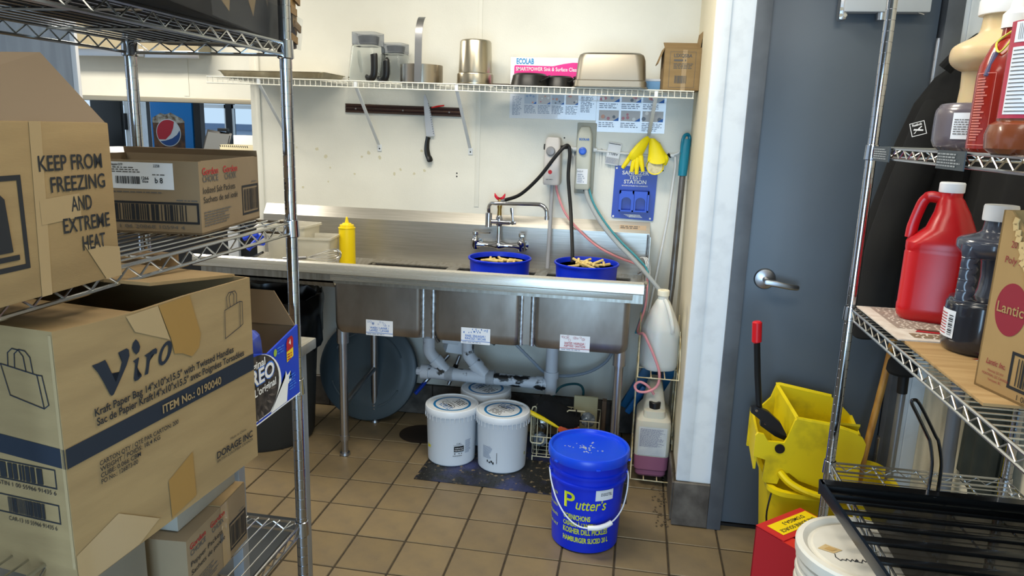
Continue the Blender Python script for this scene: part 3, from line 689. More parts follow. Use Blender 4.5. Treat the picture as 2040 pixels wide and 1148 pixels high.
# ------------------------------------------------------------------ trash can and lid beyond
tc = thing('trash_can', 'big round black trash can lined with a black bag under the drainboard', 'trash can', (-1.77, 3.2, 0))
MB().lathe([(.235, .001), (.245, .02), (.262, .35), (.275, .56), (.285, .575), (.278, .575), (.255, .3), (.23, .02)], (-1.77, 3.2), 40).build('can', mat('grey_black_can', (44, 46, 46), .55), tc)
b = MB(); R = random.Random(8); rs = []
for r, z, j in ((.24, .55, .0), (.272, .72, .012), (.295, .735, .012), (.305, .70, .012), (.30, .62, .016), (.293, .52, .02), (.288, .47, .03)):
    rs.append([(-1.77 + (r + R.uniform(-j, j) * .5) * math.cos(2 * PI * k / 48), 3.2 + (r + R.uniform(-j, j) * .5) * math.sin(2 * PI * k / 48), z + R.uniform(-j, j)) for k in range(48)])
b.rings(rs, False, False); bg_ = b.build('bag', mat('black_bag', (10, 10, 11), .22), tc); sd = bg_.modifiers.new('solid', 'SOLIDIFY'); sd.thickness = .003
ld = thing('round_lid', 'large round grey-green bin lid leaning on the wall behind the sink legs', 'lid', (-1.34, 3.5, 0))
b = MB(); b.lathe([(.001, .012), (.13, .012), (.155, .018), (.20, .018), (.225, .010), (.25, .012), (.268, .004), (.272, -.012), (.268, -.016), (.262, -.004), (.001, .004)], (0, 0), 48)
Rl = Matrix.Translation((-1.335, 3.505, .274)) @ Matrix.Rotation(math.radians(78), 4, 'X')
bmesh.ops.transform(b.b, matrix=Rl, verts=b.b.verts); b.build('disc', mat('slate_plastic', (66, 78, 84), .4), ld)
b = MB()
for a0 in (.4, 1.9, 3.5, 5.1): b.tube([Rl @ V((.20 * math.cos(a0 + t * .1), .20 * math.sin(a0 + t * .1), .020)) for t in range(8)], .005, 6)
b.build('raised_rib', mat('slate_plastic_light', (78, 90, 96), .4), ld)
dr = thing('floor_drain', 'round dark floor drain grate in the tiles left of the white buckets', 'drain', (-1.0, 3.36, 0))
b = MB(); b.lathe([(.088, .0008), (.110, .0008), (.112, .003), (.090, .004)], (-1.0, 3.37), 32)
for k in range(-5, 6):
    w_ = math.sqrt(max(0, .09 ** 2 - (k * .015) ** 2)); b.box(-1.0 - w_, -1.0 + w_, 3.37 + k * .015 - .004, 3.37 + k * .015 + .004, .0008, .003)
b.build('grate', mat('rusty_iron', (58, 48, 40), .6, .5), dr)
MB().lathe([(.001, .0006), (.09, .0006)], (-1.0, 3.37), 32).build('sump', M['blackr'], dr)
# ------------------------------------------------------------------ white wire shelf on the back wall
def zs(x): return 1.747 - 0.0080 * (x + 2.07)
shf = thing('wire_shelf', 'long white wire shelf on the back wall above the sink', 'shelf', (-0.9, 3.49, 1.73))
X0, X1, YS = -2.065, 0.222, 3.335
b = MB(); n_ = 0; x = X0 + .004
while x < X1:
    z = zs(x)
    b.tube([(x, 3.635, z), (x, YS + .003, z), (x, YS, z - .003), (x, YS, z - .030)], .0017, 5); x += .0262
b.build('wire_deck', M['whitewire'], shf, kind='stuff')
for nm, y, dz, r in (('front_rod', YS - .002, -.001, .0028), ('front_rod', YS - .002, -.030, .0028), ('cross_rod', 3.42, -.004, .0026), ('cross_rod', 3.53, -.004, .0026), ('cross_rod', 3.632, -.004, .0026)):
    MB().cyl((X0, y, zs(X0) + dz), (X1, y, zs(X1) + dz), r, n=8).build(nm, M['whitewire'], shf)
for x, zf, xf in ((-1.80, 1.46, -1.80), (-1.308, 1.445, -1.315), (-.83, 1.445, -.832), (.046, 1.535, .062)):
    b = MB(); zt = zs(x) - .028
    dv = (V((xf, YS + .01, zt)) - V((x, 3.625, zf))); L_ = dv.length
    q = dv.to_track_quat('Z', 'Y').to_matrix()
    b.obox(V((x, 3.625, zf)) + dv / 2, (.016, .006, L_), q, .002)
    b.obox((xf, YS + .004, zt + .012), (.016, .012, .034), None, .003)
    br = b.build('bracket', M['trimw'], shf)
    MB().obox((x, 3.639, zf - .016), (.022, .004, .034), None, .001).build('foot_plate', M['trimw'], br)
    MB().cyl((x, 3.637, zf - .02), (x, 3.635, zf - .02), .004, n=8).build('screw', M['ink'], br)
    if x < .03:
        pass

# sheet tray on the left end
st_ = thing('sheet_pan', 'shallow aluminium sheet pan lying on left end of wall shelf', 'tray', (-1.75, 3.49, zs(-1.75) + .004))
alu = mat('dull_aluminium', (196, 188, 166), .42, 1.0, col2=(170, 160, 136), scale=7)
z0 = .003
b = MB()
def rr_(w_, d_, z, r=.02): return [(p[0], p[1], z) for p in rrect(w_, d_, r, 4)]
b.rings([rr_(.50, .25, z0), rr_(.53, .27, z0 + .022), rr_(.545, .283, z0 + .024), rr_(.545, .283, z0 + .027), rr_(.525, .265, z0 + .0255), rr_(.495, .245, z0 + .003)])
b.build('pan', alu, st_, local=True)
# blender jars upside down
def blender(x, y, s, rz, label, h, ho):
    t = thing('blender_jar', label, 'blender jar', (x, y, zs(x) + .003), rz)
    b = MB(); w0, w1 = .150 * s, .122 * s
    def rg(k, z, r=.03): return [(p[0], p[1], z) for p in rrect(k, k, r * s, 5)]
    b.rings([rg(w0, .002), rg(w0 + .004, .012), rg(w0, .024), rg(w1 + .006, h * .70), rg(w1, h * .74)], False, False)
    o = b.build('jar', M['glass'], t, local=True); sd = o.modifiers.new('solid', 'SOLIDIFY'); sd.thickness = .003
    b = MB(); b.rings([rg(w1 - .004, h * .735), rg(w1 + .002, h * .76), rg(w1 + .002, h), rg(w1 - .010, h)], True, False)
    o = b.build('base_collar', mat('smoky_collar', (168, 174, 182), .12, trans=.75, ior=1.2), t, local=True)
    b = MB(); b.lathe([(.001, h * .80), (.036 * s, h * .80), (.042 * s, h * .93), (.03 * s, h * .95), (.001, h * .95)], (0, 0), 14); b.build('coupling', M['blackp'], o, local=True)
    MB().rings([[(k * .022 * s * math.cos(a), -w0 / 2 * .93 + .006 - zz * .035, .03 + zz * h * .55 + k * .02 * s * math.sin(a)) for a in [2 * PI * q / 14 for q in range(14)]] for k, zz in ((.3, .1), (.5, .45), (.35, .8))], True, True).build('panel_rib', M['glass'], t, local=True)
    b = MB(); hx, hy = ho
    b.tube(spline([(hx - .034, hy + .02, .016), (hx - .010, hy + .004, .010), (hx + .010, hy, .03), (hx + .012, hy, .10 * s), (hx + .010, hy, h * .54)], 5), [.011] * 21, 10, flat=1.5)
    b.build('handle', M['blackp'], t, local=True, label='black handle')
blender(-1.293, 3.45, 1.03, -.12, 'larger of two clear upside-down blender jars with black handles on the wall shelf', .222, (.062, -.085))
blender(-1.19, 3.54, .92, -.10, 'smaller clear blender jar upside down behind the larger one on the shelf', .186, (-.014, -.098))
# steel ring with tall strap handle
rg_ = thing('steel_press_pot', 'round steel cylinder with tall curved flat handle on the wall shelf', 'press', (-1.03, 3.44, zs(-1.03) + .003))
z = zs(-1.03) + .003; cx, cy = -1.033, 3.46
b = MB(); b.lathe([(.098, z), (.1005, z + .001), (.1005, z + .083), (.098, z + .084), (.096, z + .08), (.094, z + .004), (.001, z + .004)], (cx, cy), 48); b.build('cylinder', mat('ring_steel', (176, 166, 152), .24, 1.0, aniso=.6), rg_)
pts = [(0, -.104, .002), (0, -.1045, .09), (0, -.1045, .15), (0, -.104, .205), (0, -.098, .235), (0, -.085, .262), (0, -.068, .282), (0, -.052, .292)]
sp = spline([(cx + .012 + p[0] + p[2] * .02, cy + p[1], z + p[2]) for p in pts], 5); b = MB()
b.rings([[(p.x + sx, p.y + sy, p.z) for sx, sy in ((-.0165, -.002), (.0165, -.002), (.0165, .002), (-.0165, .002))] for p in sp]); b.build('strap_handle', M['satin'], rg_)
# inverted bain-marie pot
pt = thing('bain_marie_pot', 'tall brassy-lit steel pot standing upside down on the wall shelf', 'pot', (-.775, 3.45, zs(-.775) + .003))
z = zs(-.775) + .003; cx, cy = -.773, 3.46
warm_steel = mat('warm_steel', (188, 181, 164), .28, 1.0, col2=(176, 168, 150), scale=3, stretch=(1, 1, .2))
MB().lathe([(.088, z), (.0905, z + .001), (.0905, z + .006), (.0855, z + .008), (.0855, z + .045), (.084, z + .050), (.079, z + .054), (.073, z + .19), (.070, z + .197), (.064, z + .201), (.001, z + .202)], (cx, cy), 48).build('pot', warm_steel, pt)
fl = thing('flat_lid', 'flat dark edged lid lying between the steel pot and black lids', 'lid', (-.66, 3.45, zs(-.66) + .003))
MB().box(-.68, -.60, 3.40, 3.55, zs(-.64) + .003, zs(-.64) + .011, .002).build('plate', mat('dark_brown_plate', (58, 46, 32), .5), fl)
for cx, cy, r, hh, lab in ((-.508, 3.425, .087, .056, 'shiny black round jar cover with a rolled rim in front of the pink carton'), (-.375, 3.45, .07, .050, 'black plastic jar cover half hidden behind the upturned steel pan')):
    t = thing('jar_cover', lab, 'cover', (cx, cy, zs(cx) + .003)); z = zs(cx) + .003
    MB().lathe([(r, z), (r + .002, z + .002), (r - .003, z + hh * .45), (r - .004, z + hh * .5), (r - .008, z + hh * .85), (r - .018, z + hh), (r - .03, z + hh), (.001, z + hh - .003)], (cx, cy), 40).build('cap', M['blackp'], t)
    MB().tube(arc3 if False else [(cx + (r + .004) * math.cos(a), cy + (r + .004) * math.sin(a), z + .02 + .03 * math.sin((a + .9) * 1.2)) for a in [-.9 + .1 * q for q in range(16)]], .004, 6).build('bail', M['blackr'], t)
# pink and white carton
eb = thing('cleaner_carton', 'white and pink cleaner carton lying behind the black lids', 'carton', (-.42, 3.56, zs(-.42)))
zc = zs(-.45) + .003; xa, xb = -.614, -.235
MB().box(xa, xb, 3.50, 3.61, zc, zc + .136, .002).build('box_body', M['white'], eb)
F = Face((xa, 3.50, zc), (1, 0, 0), (0, 0, 1), eb)
pink = mat('pink_print', (226, 44, 140), .5); F.text('ECOLAB', .028, .117, .034, mat('cyan_print', (30, 140, 200), .5), bold=.03, align='LEFT', width=.082)
F.poly('pink_band', [(.018, .02), (.018, .094), (.022, .100), (.20, .098), (.25, .109), (.29, .115), (.379, .114), (.379, .05), (.30, .048), (.25, .04), (.22, .02)], pink, 1)
F.text('SMARTPOWER Sink & Surface Cleaner', .026, .083, .024, M['white'], align='LEFT', width=.31, bold=.012)
# upturned steam pan
sp_ = thing('steam_pan', 'rectangular steel steam pan upside down on right of the wall shelf', 'pan', (-.14, 3.42, zs(-.14) + .003), -.045)
b = MB()
def rp(w_, d_, z, r): return [(p[0], p[1], z) for p in rrect(w_, d_, r, 6)]
b.rings([rp(.330, .205, .0, .03), rp(.332, .207, .004, .03), rp(.318, .194, .006, .03), rp(.315, .190, .030, .032), rp(.305, .182, .034, .032), rp(.292, .170, .125, .04), rp(.280, .158, .142, .04), rp(.255, .135, .150, .04)])
b.build('pan', mat('satin_pan_steel', (152, 147, 136), .46, 1.0, col2=(144, 138, 126), scale=3), sp_, local=True)
bc = thing('blue_box', 'pale blue box with white lid edge behind the steam pan', 'box', (.05, 3.55, zs(.05)))
MB().box(.0, .118, 3.48, 3.60, zs(.05) + .003, zs(.05) + .046, .003).build('body', mat('pale_blue', (128, 178, 220), .5), bc)
MB().box(-.002, .12, 3.478, 3.602, zs(.05) + .046, zs(.05) + .056, .002).build('lid', M['white'], bc)
cb = thing('cardboard_carton', 'small open cardboard carton at the right end of the wall shelf', 'carton', (.16, 3.44, zs(.16) + .003), .06)
b = MB(); w_, d_, h_ = .158, .15, .175; th = .003
for bx in ((-w_ / 2, w_ / 2, -d_ / 2, -d_ / 2 + th), (-w_ / 2, w_ / 2, d_ / 2 - th, d_ / 2), (-w_ / 2, -w_ / 2 + th, -d_ / 2, d_ / 2), (w_ / 2 - th, w_ / 2, -d_ / 2, d_ / 2)): b.box(bx[0], bx[1], bx[2], bx[3], 0, h_)
b.box(-w_ / 2, w_ / 2, -d_ / 2, d_ / 2, 0, th); b.build('box_body', M['card'], cb, local=True, smooth=False)
def lflap(c, size, rot, name='flap', m=None, par=None): MB().obox(c, size, rot).build(name, m or M['card'], par or cb, local=True, smooth=False)
lflap((0, -.030, h_ + .016), (w_, .09, .003), Matrix.Rotation(.35, 3, 'X')); lflap((-w_ / 2 - .012, 0, h_ - .03), (.003, .13, .07), Matrix.Rotation(.35, 3, 'Y')); lflap((w_ / 2 - .004, 0, h_ + .035), (.003, .13, .075), Matrix.Rotation(.12, 3, 'Y'))
o_ = I(cb) @ V((-w_ / 2, -d_ / 2, 0)); ux = (I(cb).to_3x3() @ V((1, 0, 0)))
F = Face(o_, ux, (0, 0, 1), cb)
F.frame('printed_border', .025, .012, .135, .162, .0012, M['inkgrey']); F.text('LSXQSBA', .08, .145, .020, M['inkgrey'], bold=.02, width=.078); F.lines(.042, .118, .10, .134, 1, M['inkgrey'], 2, 5); F.lines(.042, .09, .13, .115, 4, M['inkgrey'], 2, 6); F.bars(.05, .03, .10, .062, M['inkgrey'], 2, 7); F.rect('tape_strip', .078, 0, .098, .17, M['tapec'], 1)

# ------------------------------------------------------------------ magnetic knife bar with knife
kb = thing('knife_bar', 'dark wooden magnetic knife bar screwed to the wall', 'knife bar', (-1.18, 3.635, 1.615))
b = MB(); dz = lambda x: -.006 * (x + 1.487) / .613
wd = mat('dark_bar_wood', (46, 34, 28), .5, col2=(78, 52, 36), scale=8, stretch=(.5, 8, 8))
for k, (za, zb_) in enumerate(((1.6015, 1.611), (1.6125, 1.617), (1.620, 1.628), (1.6305, 1.635), (1.6375, 1.6455))):
    MB().obox((-1.1805, 3.636, (za + zb_) / 2 - .003), (.613, .013 if k % 2 == 0 else .015, zb_ - za), Matrix.Rotation(.010, 3, 'Y'), .001, 1).build('strip', wd if k % 2 == 0 else mat('magnet_strip', (50, 40, 38), .35, .6), kb)
MB().obox((-1.1805, 3.639, 1.6205), (.612, .008, .042), Matrix.Rotation(.010, 3, 'Y')).build('backing', mat('red_brown_backing', (96, 38, 26), .5), kb)
for x in (-1.43, -1.18, -.94): MB().cyl((x, 3.629, 1.6215 + dz(x)), (x, 3.6265, 1.6215 + dz(x)), .004, n=10).build('screw', M['satin'], kb)
rcl = thing('red_clip', 'small red plastic clip on the knife bar beside the knife', 'clip', (-1.005, 3.62, 1.64))
MB().tube([(-1.03, 3.626, 1.636), (-1.00, 3.622, 1.643), (-.965, 3.622, 1.648)], [.003, .004, .0035], 8).build('clip', mat('clip_red', (210, 30, 30), .4), rcl)
kn = thing('chef_knife', 'chef knife hanging blade up on the dark knife bar', 'knife', (-1.05, 3.62, 1.55))
P = [(-1.066, 1.702), (-1.058, 1.690), (-1.048, 1.665), (-1.036, 1.62), (-1.024, 1.565), (-1.014, 1.515), (-1.012, 1.498), (-1.056, 1.494), (-1.062, 1.55), (-1.067, 1.61), (-1.070, 1.66), (-1.070, 1.69)]
MB().prism([(x, z) for x, z in P], (0, 3.626, 0), (1, 0, 0), (0, 0, 1), .0025).build('blade', mat('knife_steel', (214, 217, 222), .38, .55), kn)
b = MB()
for k in range(14):
    t = k / 13; b.obox((-1.046 + .028 * t, 3.6225, 1.655 - .145 * t), (.004, .0012, .006), Matrix.Rotation(-.1, 3, 'Y'), .0005, 1)
b.build('scallops', mat('scallop_steel', (150, 152, 158), .4, 1.0), kn)
sp = spline([(-1.045, 3.622, 1.492), (-1.050, 3.62, 1.47), (-1.052, 3.62, 1.43), (-1.046, 3.62, 1.40), (-1.038, 3.62, 1.385), (-1.034, 3.62, 1.368)], 4)
MB().tube(sp, [.014, .0135, .013, .012, .0125, .013, .0135, .014, .0145, .015, .0155, .0155, .015, .015, .0155, .016, .0165, .017, .0165, .014, .008][:len(sp)], 12, flat=.6).build('handle', M['blackp'], kn, label='black handle')

# ------------------------------------------------------------------ laminated posters
lam = mat('laminate_film', (226, 230, 236), .12, coat=.5)
def poster(x0, z0, x1, z1, rows, label, seed):
    t = thing('instruction_chart', label, 'poster', ((x0 + x1) / 2, 3.642, z0))
    MB().box(x0, x1, 3.6405, 3.6425, z0, z1).build('sheet', lam, t)
    F = Face((x0, 3.6405, z0), (1, 0, 0), (0, 0, 1), t); W_, H_ = x1 - x0, z1 - z0; R = random.Random(seed)
    for (cx0, cy0, cx1, cy1, art) in rows:
        a, b_, c, d_ = cx0 * W_, cy0 * H_, cx1 * W_, cy1 * H_
        if art:
            F.rect('picture', a, b_, c, d_, mat('picture_tone', R.choice(((196, 196, 198), (206, 202, 200), (190, 200, 212))), .6), 1.5)
            for q in range(4):
                px, py = R.uniform(a, c * .8 + a * .2), R.uniform(b_, d_); s_ = (c - a) * .22
                F.poly('shape', arc((px + s_ * .3, min(max(py, b_ + s_ * .5), d_ - s_ * .4)), s_ * R.uniform(.3, .5), 0, 2 * PI, 9)[:-1], mat('picture_ink', R.choice(((222, 170, 150), (236, 236, 236), (120, 128, 140), (200, 140, 150), (150, 170, 200))), .6), 2.2 + q * .2)
            F.poly('corner_mark', [(c - (c - a) * .28, b_), (c, b_), (c, b_ + (c - a) * .18)], M['inkblue'], 3.4)
        else: F.lines(a, b_, c, d_, max(2, int((d_ - b_) / .007)), M['inkpale'], 2, R.randint(0, 99))
rows = [(.03, .12, .14, .9, 0), (.17, .60, .31, .98, 1), (.33, .60, .47, .98, 1), (.49, .60, .63, .98, 1), (.65, .60, .79, .98, 1), (.17, .2, .31, .56, 0), (.33, .2, .47, .56, 0), (.49, .2, .63, .56, 0), (.65, .2, .79, .56, 0), (.82, .3, .97, .95, 0)]
poster(-.637, 1.598, -.212, 1.715, rows, 'wide laminated instruction chart with small pictures under the wall shelf', 11)
rows = [(.04, .80, .33, .98, 1), (.36, .80, .64, .98, 1), (.67, .80, .97, .98, 1), (.04, .62, .33, .77, 0), (.36, .62, .64, .77, 0), (.67, .62, .97, .77, 0), (.04, .30, .33, .58, 1), (.36, .30, .64, .58, 1), (.67, .30, .97, .58, 1), (.04, .12, .33, .27, 0), (.36, .12, .64, .27, 0), (.67, .04, .97, .27, 0)]
poster(-.211, 1.545, .118, 1.722, rows, 'squarer laminated hand-washing chart to the right of the wide chart', 12)

# ------------------------------------------------------------------ dispensers, pipe run
grey_d = mat('warm_grey_case', (196, 192, 188), .45); grey_e = mat('beige_grey_case', (166, 166, 152), .42, col2=(156, 156, 144), scale=3)
d1 = thing('soap_dispenser', 'pale grey chemical dispenser with grey knob, left of the pair', 'dispenser', (-.40, 3.59, 1.39))
b = MB(); b.rings([[(-.405 + p[0], 3.587 + p[1], z) for p in rrect(w_, d_, .012, 3)] for z, w_, d_ in ((1.285, .075, .10), (1.295, .082, .11), (1.42, .079, .108), (1.50, .070, .098), (1.512, .058, .09))]); b.build('case', grey_d, d1)
b = MB(); lathe_along(b, [(.022, 0), (.022, .008), (.018, .013), (.001, .015)], (-.412, 3.534, 1.447), (0, -1, 0), 24); b.build('knob', mat('knob_grey', (132, 132, 134), .35), d1)
MB().cyl((-.45, 3.57, 1.465), (-.438, 3.57, 1.465), .014, n=14).build('side_inlet', M['blackr'], d1)
MB().cyl((-.366, 3.56, 1.465), (-.325, 3.57, 1.470), .010, n=12).build('outlet_elbow', M['blackr'], d1)
F = Face((-.405, 3.5315, 1.36), (1, 0, 0), (0, 0, 1), d1, .001)
F.rect('logo_block', -.02, .02, 0, .026, M['inkblue']); F.poly('red_dot', arc((-.006, -.012), .010, 0, 2 * PI, 18)[:-1], M['inkred']); F.lines(-.025, -.05, .02, -.045, 1, M['inkgrey'])
d2 = thing('soap_dispenser', 'taller beige-grey chemical dispenser with blue knob, right of the pair', 'dispenser', (-.25, 3.6, 1.41))
MB().obox((-.252, 3.637, 1.414), (.094, .012, .342), Matrix.Rotation(.006, 3, 'Y'), .008).build('back_plate', grey_e, d2)
b = MB(); b.rings([[(-.257 + p[0], 3.602 + p[1], z) for p in rrect(w_, d_, .010, 3)] for z, w_, d_ in ((1.268, .068, .055), (1.28, .074, .064), (1.50, .072, .064), (1.535, .066, .05), (1.56, .046, .03), (1.565, .04, .02))]); b.build('case', mat('pale_beige_case', (186, 188, 176), .42), d2)
b = MB(); lathe_along(b, [(.019, 0), (.019, .008), (.017, .014), (.012, .016), (.012, .013), (.001, .013)], (-.262, 3.571, 1.452), (0, -1, 0), 24); b.build('knob', mat('knob_blue', (44, 96, 206), .35), d2, label='blue knob')
F = Face((-.257, 3.5695, 1.40), (1, 0, 0), (0, 0, 1), d2, .001)
F.text('ECOLAB', .0, .107, .014, M['inkblue'], bold=.03, width=.048)
F.rect('white_label', -.028, -.105, .024, -.033, M['labelw']); F.text('DIGUT', -.012, -.046, .010, M['inkgrey'], bold=.01, width=.03); F.lines(-.024, -.1, .015, -.055, 5, M['inkpale'], 2)
MB().cyl((-.25, 3.630, 1.258), (-.25, 3.628, 1.258), .004, n=8).build('screw', M['ink'], d2)
pp = thing('water_pipe', 'thin white water pipe running along the wall between dispensers', 'pipe', (-.15, 3.62, 1.46))
MB().tube([(-.345, 3.625, 1.462), (-.295, 3.625, 1.462)], .007, 8).build('pipe', M['trimw'], pp); MB().tube([(-.21, 3.625, 1.456), (-.1, 3.627, 1.448), (.06, 3.627, 1.438), (.16, 3.627, 1.444), (.19, 3.625, 1.455), (.21, 3.625, 1.48)], .006, 8).build('pipe', M['trimw'], pp)
for x in (-.305, -.205, .163): MB().cyl((x - .009, 3.625, 1.458 if x < 0 else 1.443), (x + .009, 3.625, 1.458 if x < 0 else 1.444), .011, n=12).build('fitting', M['trimw'], pp)
MB().tube([(.178, 3.62, 1.44), (.182, 3.615, 1.40), (.165, 3.60, 1.15), (.12, 3.55, .80), (.095, 3.45, .66)], .0055, 8).build('drop_hose', M['trimw'], pp)
MB().cyl((.142, 3.62, 1.452), (.158, 3.62, 1.436), .006, n=8).build('black_nut', M['blackr'], pp)
dl = thing('delivery_pipe', 'straight grey delivery pipe from left dispenser down into the sink', 'pipe', (-.40, 3.5, 1.1))
MB().tube([(-.404, 3.585, 1.29), (-.404, 3.57, 1.15), (-.400, 3.50, .88)], .010, 12).build('pipe', mat('grey_tube', (168, 170, 174), .3, trans=.15), dl)
pinkt = mat('pink_tube', (238, 160, 164), .25, trans=.15, ior=1.2); clear = mat('grey_clear_tube', (190, 196, 198), .18, trans=.35, ior=1.2); teal = mat('teal_tube', (70, 150, 162), .3)
pk_ = thing('pink_tube', 'thin pink tube drooping from left dispenser across the backsplash to the jugs', 'tube', (-.1, 3.5, 1.0))
MB().tube(spline([(-.385, 3.585, 1.285), (-.375, 3.585, 1.24), (-.335, 3.585, 1.15), (-.27, 3.585, 1.075), (-.17, 3.575, .995), (-.06, 3.565, .945), (.03, 3.55, .92), (.075, 3.47, .905), (.085, 3.42, .86), (.08, 3.34, .76), (.055, 3.24, .685), (.055, 3.16, .68), (.075, 3.10, .695), (.095, 3.075, .67), (.13, 3.07, .60), (.155, 3.075, .53), (.15, 3.08, .47), (.11, 3.08, .44), (.07, 3.09, .435), (.055, 3.10, .455), (.075, 3.10, .475), (.11, 3.10, .46), (.14, 3.11, .42)], 6), .0058, 8).build('tube', pinkt, pk_)
gt = thing('grey_tube', 'wide clear grey tube running from right dispenser to the top jug', 'tube', (0, 3.45, 1.0))
MB().tube(spline([(-.238, 3.59, 1.275), (-.222, 3.57, 1.22), (-.155, 3.52, 1.12), (-.075, 3.48, 1.035), (.02, 3.43, .955), (.10, 3.39, .88), (.148, 3.365, .83), (.155, 3.36, .83)], 6), .0105, 10).build('tube', clear, gt)
tt = thing('teal_tube', 'thin teal tube running beside the grey tube and down behind the jug', 'tube', (0, 3.5, 1.0))
MB().tube(spline([(-.225, 3.595, 1.275), (-.195, 3.58, 1.20), (-.13, 3.55, 1.11), (-.05, 3.51, 1.03), (.03, 3.47, .965), (.085, 3.45, .90), (.085, 3.38, .80), (.06, 3.30, .70), (.045, 3.25, .655)], 6), .0055, 8).build('tube', teal, tt)
cdt = thing('cable_bundle', 'bundle of thin grey cables bending over the right end of the sink', 'cable', (.07, 3.5, .9))
for k in range(3): MB().tube(spline([(.045 + .008 * k, 3.56, .95), (.062 + .008 * k, 3.53, .955), (.075 + .008 * k, 3.48, .93), (.078 + .008 * k, 3.45, .86), (.075 + .008 * k, 3.42, .72)], 5), .003, 6).build('cable', M['trimw'], cdt)
# tag box, test station, gloves
ab = thing('card_holder', 'small white card holder hanging upside down on the wall pipe', 'card holder', (-.115, 3.63, 1.44))
rot = Matrix.Rotation(-.14, 3, 'Y')
MB().obox((-.117, 3.628, 1.442), (.064, .012, .105), Matrix.Rotation(.14, 3, 'Y'), .002).build('packet', M['labelw'], ab)
F = Face((-.117, 3.6215, 1.442), (math.cos(.14), 0, -math.sin(.14)), (math.sin(.14), 0, math.cos(.14)), ab)
me_o = F.text('ABELL', 0, .0, .017, M['ink'], bold=.0, width=.046)
for v_ in me_o.data.vertices:         # printed the other way up
    c = F.pt(0, 0, 2); v_.co.x = 2 * c.x - v_.co.x; v_.co.z = 2 * c.z - v_.co.z
F.rect('top_edge', -.03, .046, .028, .049, M['ink']); F.rect('grey_panel', -.030, -.048, .030, -.018, mat('grey_panel', (176, 178, 182), .5)); F.lines(-.028, -.046, .028, -.02, 4, M['inkpale'], 2, 4)
ts = thing('test_station', 'blue plastic sanitizer test station board with two cup holders on wall', 'sign', (0, 3.63, 1.3))
stb = mat('station_blue', (18, 54, 168), .35)
q = Matrix.Rotation(.0, 3, 'Y')
b = MB(); b.prism([(-.106, 1.132), (-.109, 1.137), (-.104, 1.382), (-.099, 1.387), (.097, 1.384), (.102, 1.379), (.096, 1.129), (.091, 1.124)], (0, 3.6415, 0), (1, 0, 0), (0, 0, 1), .006); b.build('board', stb, ts)
DZ = -.037; b = MB(); b.box(-.075, .068, 3.60, 3.636, 1.205 + DZ, 1.212 + DZ).box(-.075, .068, 3.60, 3.636, 1.29 + DZ, 1.305 + DZ)
for x in (-.075, -.012, .060): b.box(x, x + .008, 3.60, 3.636, 1.205 + DZ, 1.305 + DZ)
for xc in (-.040, .028):
    pts = [(xc - .03, 1.212)] + [(xc - .023, 1.212)] + [(xc + .023 * math.cos(a), 1.255 + .02 * math.sin(a)) for a in [PI - PI * k / 8 for k in range(9)]] + [(xc + .023, 1.212), (xc + .03, 1.212), (xc + .03, 1.295), (xc - .03, 1.295)]
    b.prism(pts, (0, 3.603, DZ), (1, 0, 0), (0, 0, 1), .004)
b.build('cup_holder', mat('station_blue_light', (24, 70, 196), .35), ts)
F = Face((-.004, 3.6354, 1.265), (1, 0, 0), (0, 0, 1), ts)
for k, (tx, w_) in enumerate((('SANITIZER', .128), ('TEST', .062), ('STATION', .108))): F.text(tx, .0, .088 - k * .0215, .0255, M['white'], bold=.02, width=w_)
F.text('ESTACION DE PRUEBA PARA SANEAMIENTO', 0, .026, .0085, M['white'], width=.125, bold=.01)
F.polys('logo_stripes', [[(-.045 + k * .008, -.116 - k * .004), (.035 + k * .004, -.116 - k * .004), (.033 + k * .004, -.1135 - k * .004), (-.043 + k * .008, -.1135 - k * .004)] for k in range(4)], M['white']); F.text('ERC', -.002, -.121, .013, M['white'], bold=.03, shear=.25, width=.034)
for x, z in ((-.092, .110), (.088, .11), (-.096, -.126), (.084, -.13)): F.poly('screw_head', arc((x, z), .005, 0, 2 * PI, 12)[:-1], M['white'])
gv = thing('rubber_gloves', 'pair of yellow rubber gloves hung over the shelf bracket', 'gloves', (.05, 3.58, 1.45))
def limb(b, pts, rs, flat=.55): 
    s_ = spline(pts, 4); n_ = len(s_); rr = [rs[min(len(rs) - 1, int(i * (len(rs) - 1) / (n_ - 1)))] * (1 - (i * (len(rs) - 1) / (n_ - 1)) % 1) + rs[min(len(rs) - 1, int(i * (len(rs) - 1) / (n_ - 1)) + 1)] * ((i * (len(rs) - 1) / (n_ - 1)) % 1) for i in range(n_)]
    b.tube(s_, rr, 10, flat=flat)
b = MB()
limb(b, [(.045, 3.588, 1.525), (.03, 3.58, 1.505), (.01, 3.575, 1.475), (-.012, 3.575, 1.44), (-.02, 3.578, 1.42)], [.012, .022, .030, .034, .028], .6)
for pts in ([(-.025, 3.575, 1.45), (-.048, 3.57, 1.41), (-.068, 3.57, 1.378)], [(-.012, 3.572, 1.43), (-.02, 3.568, 1.39), (-.024, 3.567, 1.362)], [(.002, 3.57, 1.43), (.0, 3.566, 1.385), (0, 3.565, 1.352)], [(.014, 3.572, 1.44), (.022, 3.568, 1.40), (.03, 3.568, 1.366)]): limb(b, pts, [.013, .0115, .009], .9)
gl_m = mat('glove_yellow', (238, 218, 14), .5); b.build('glove', gl_m, gv)
b = MB(); rs = []
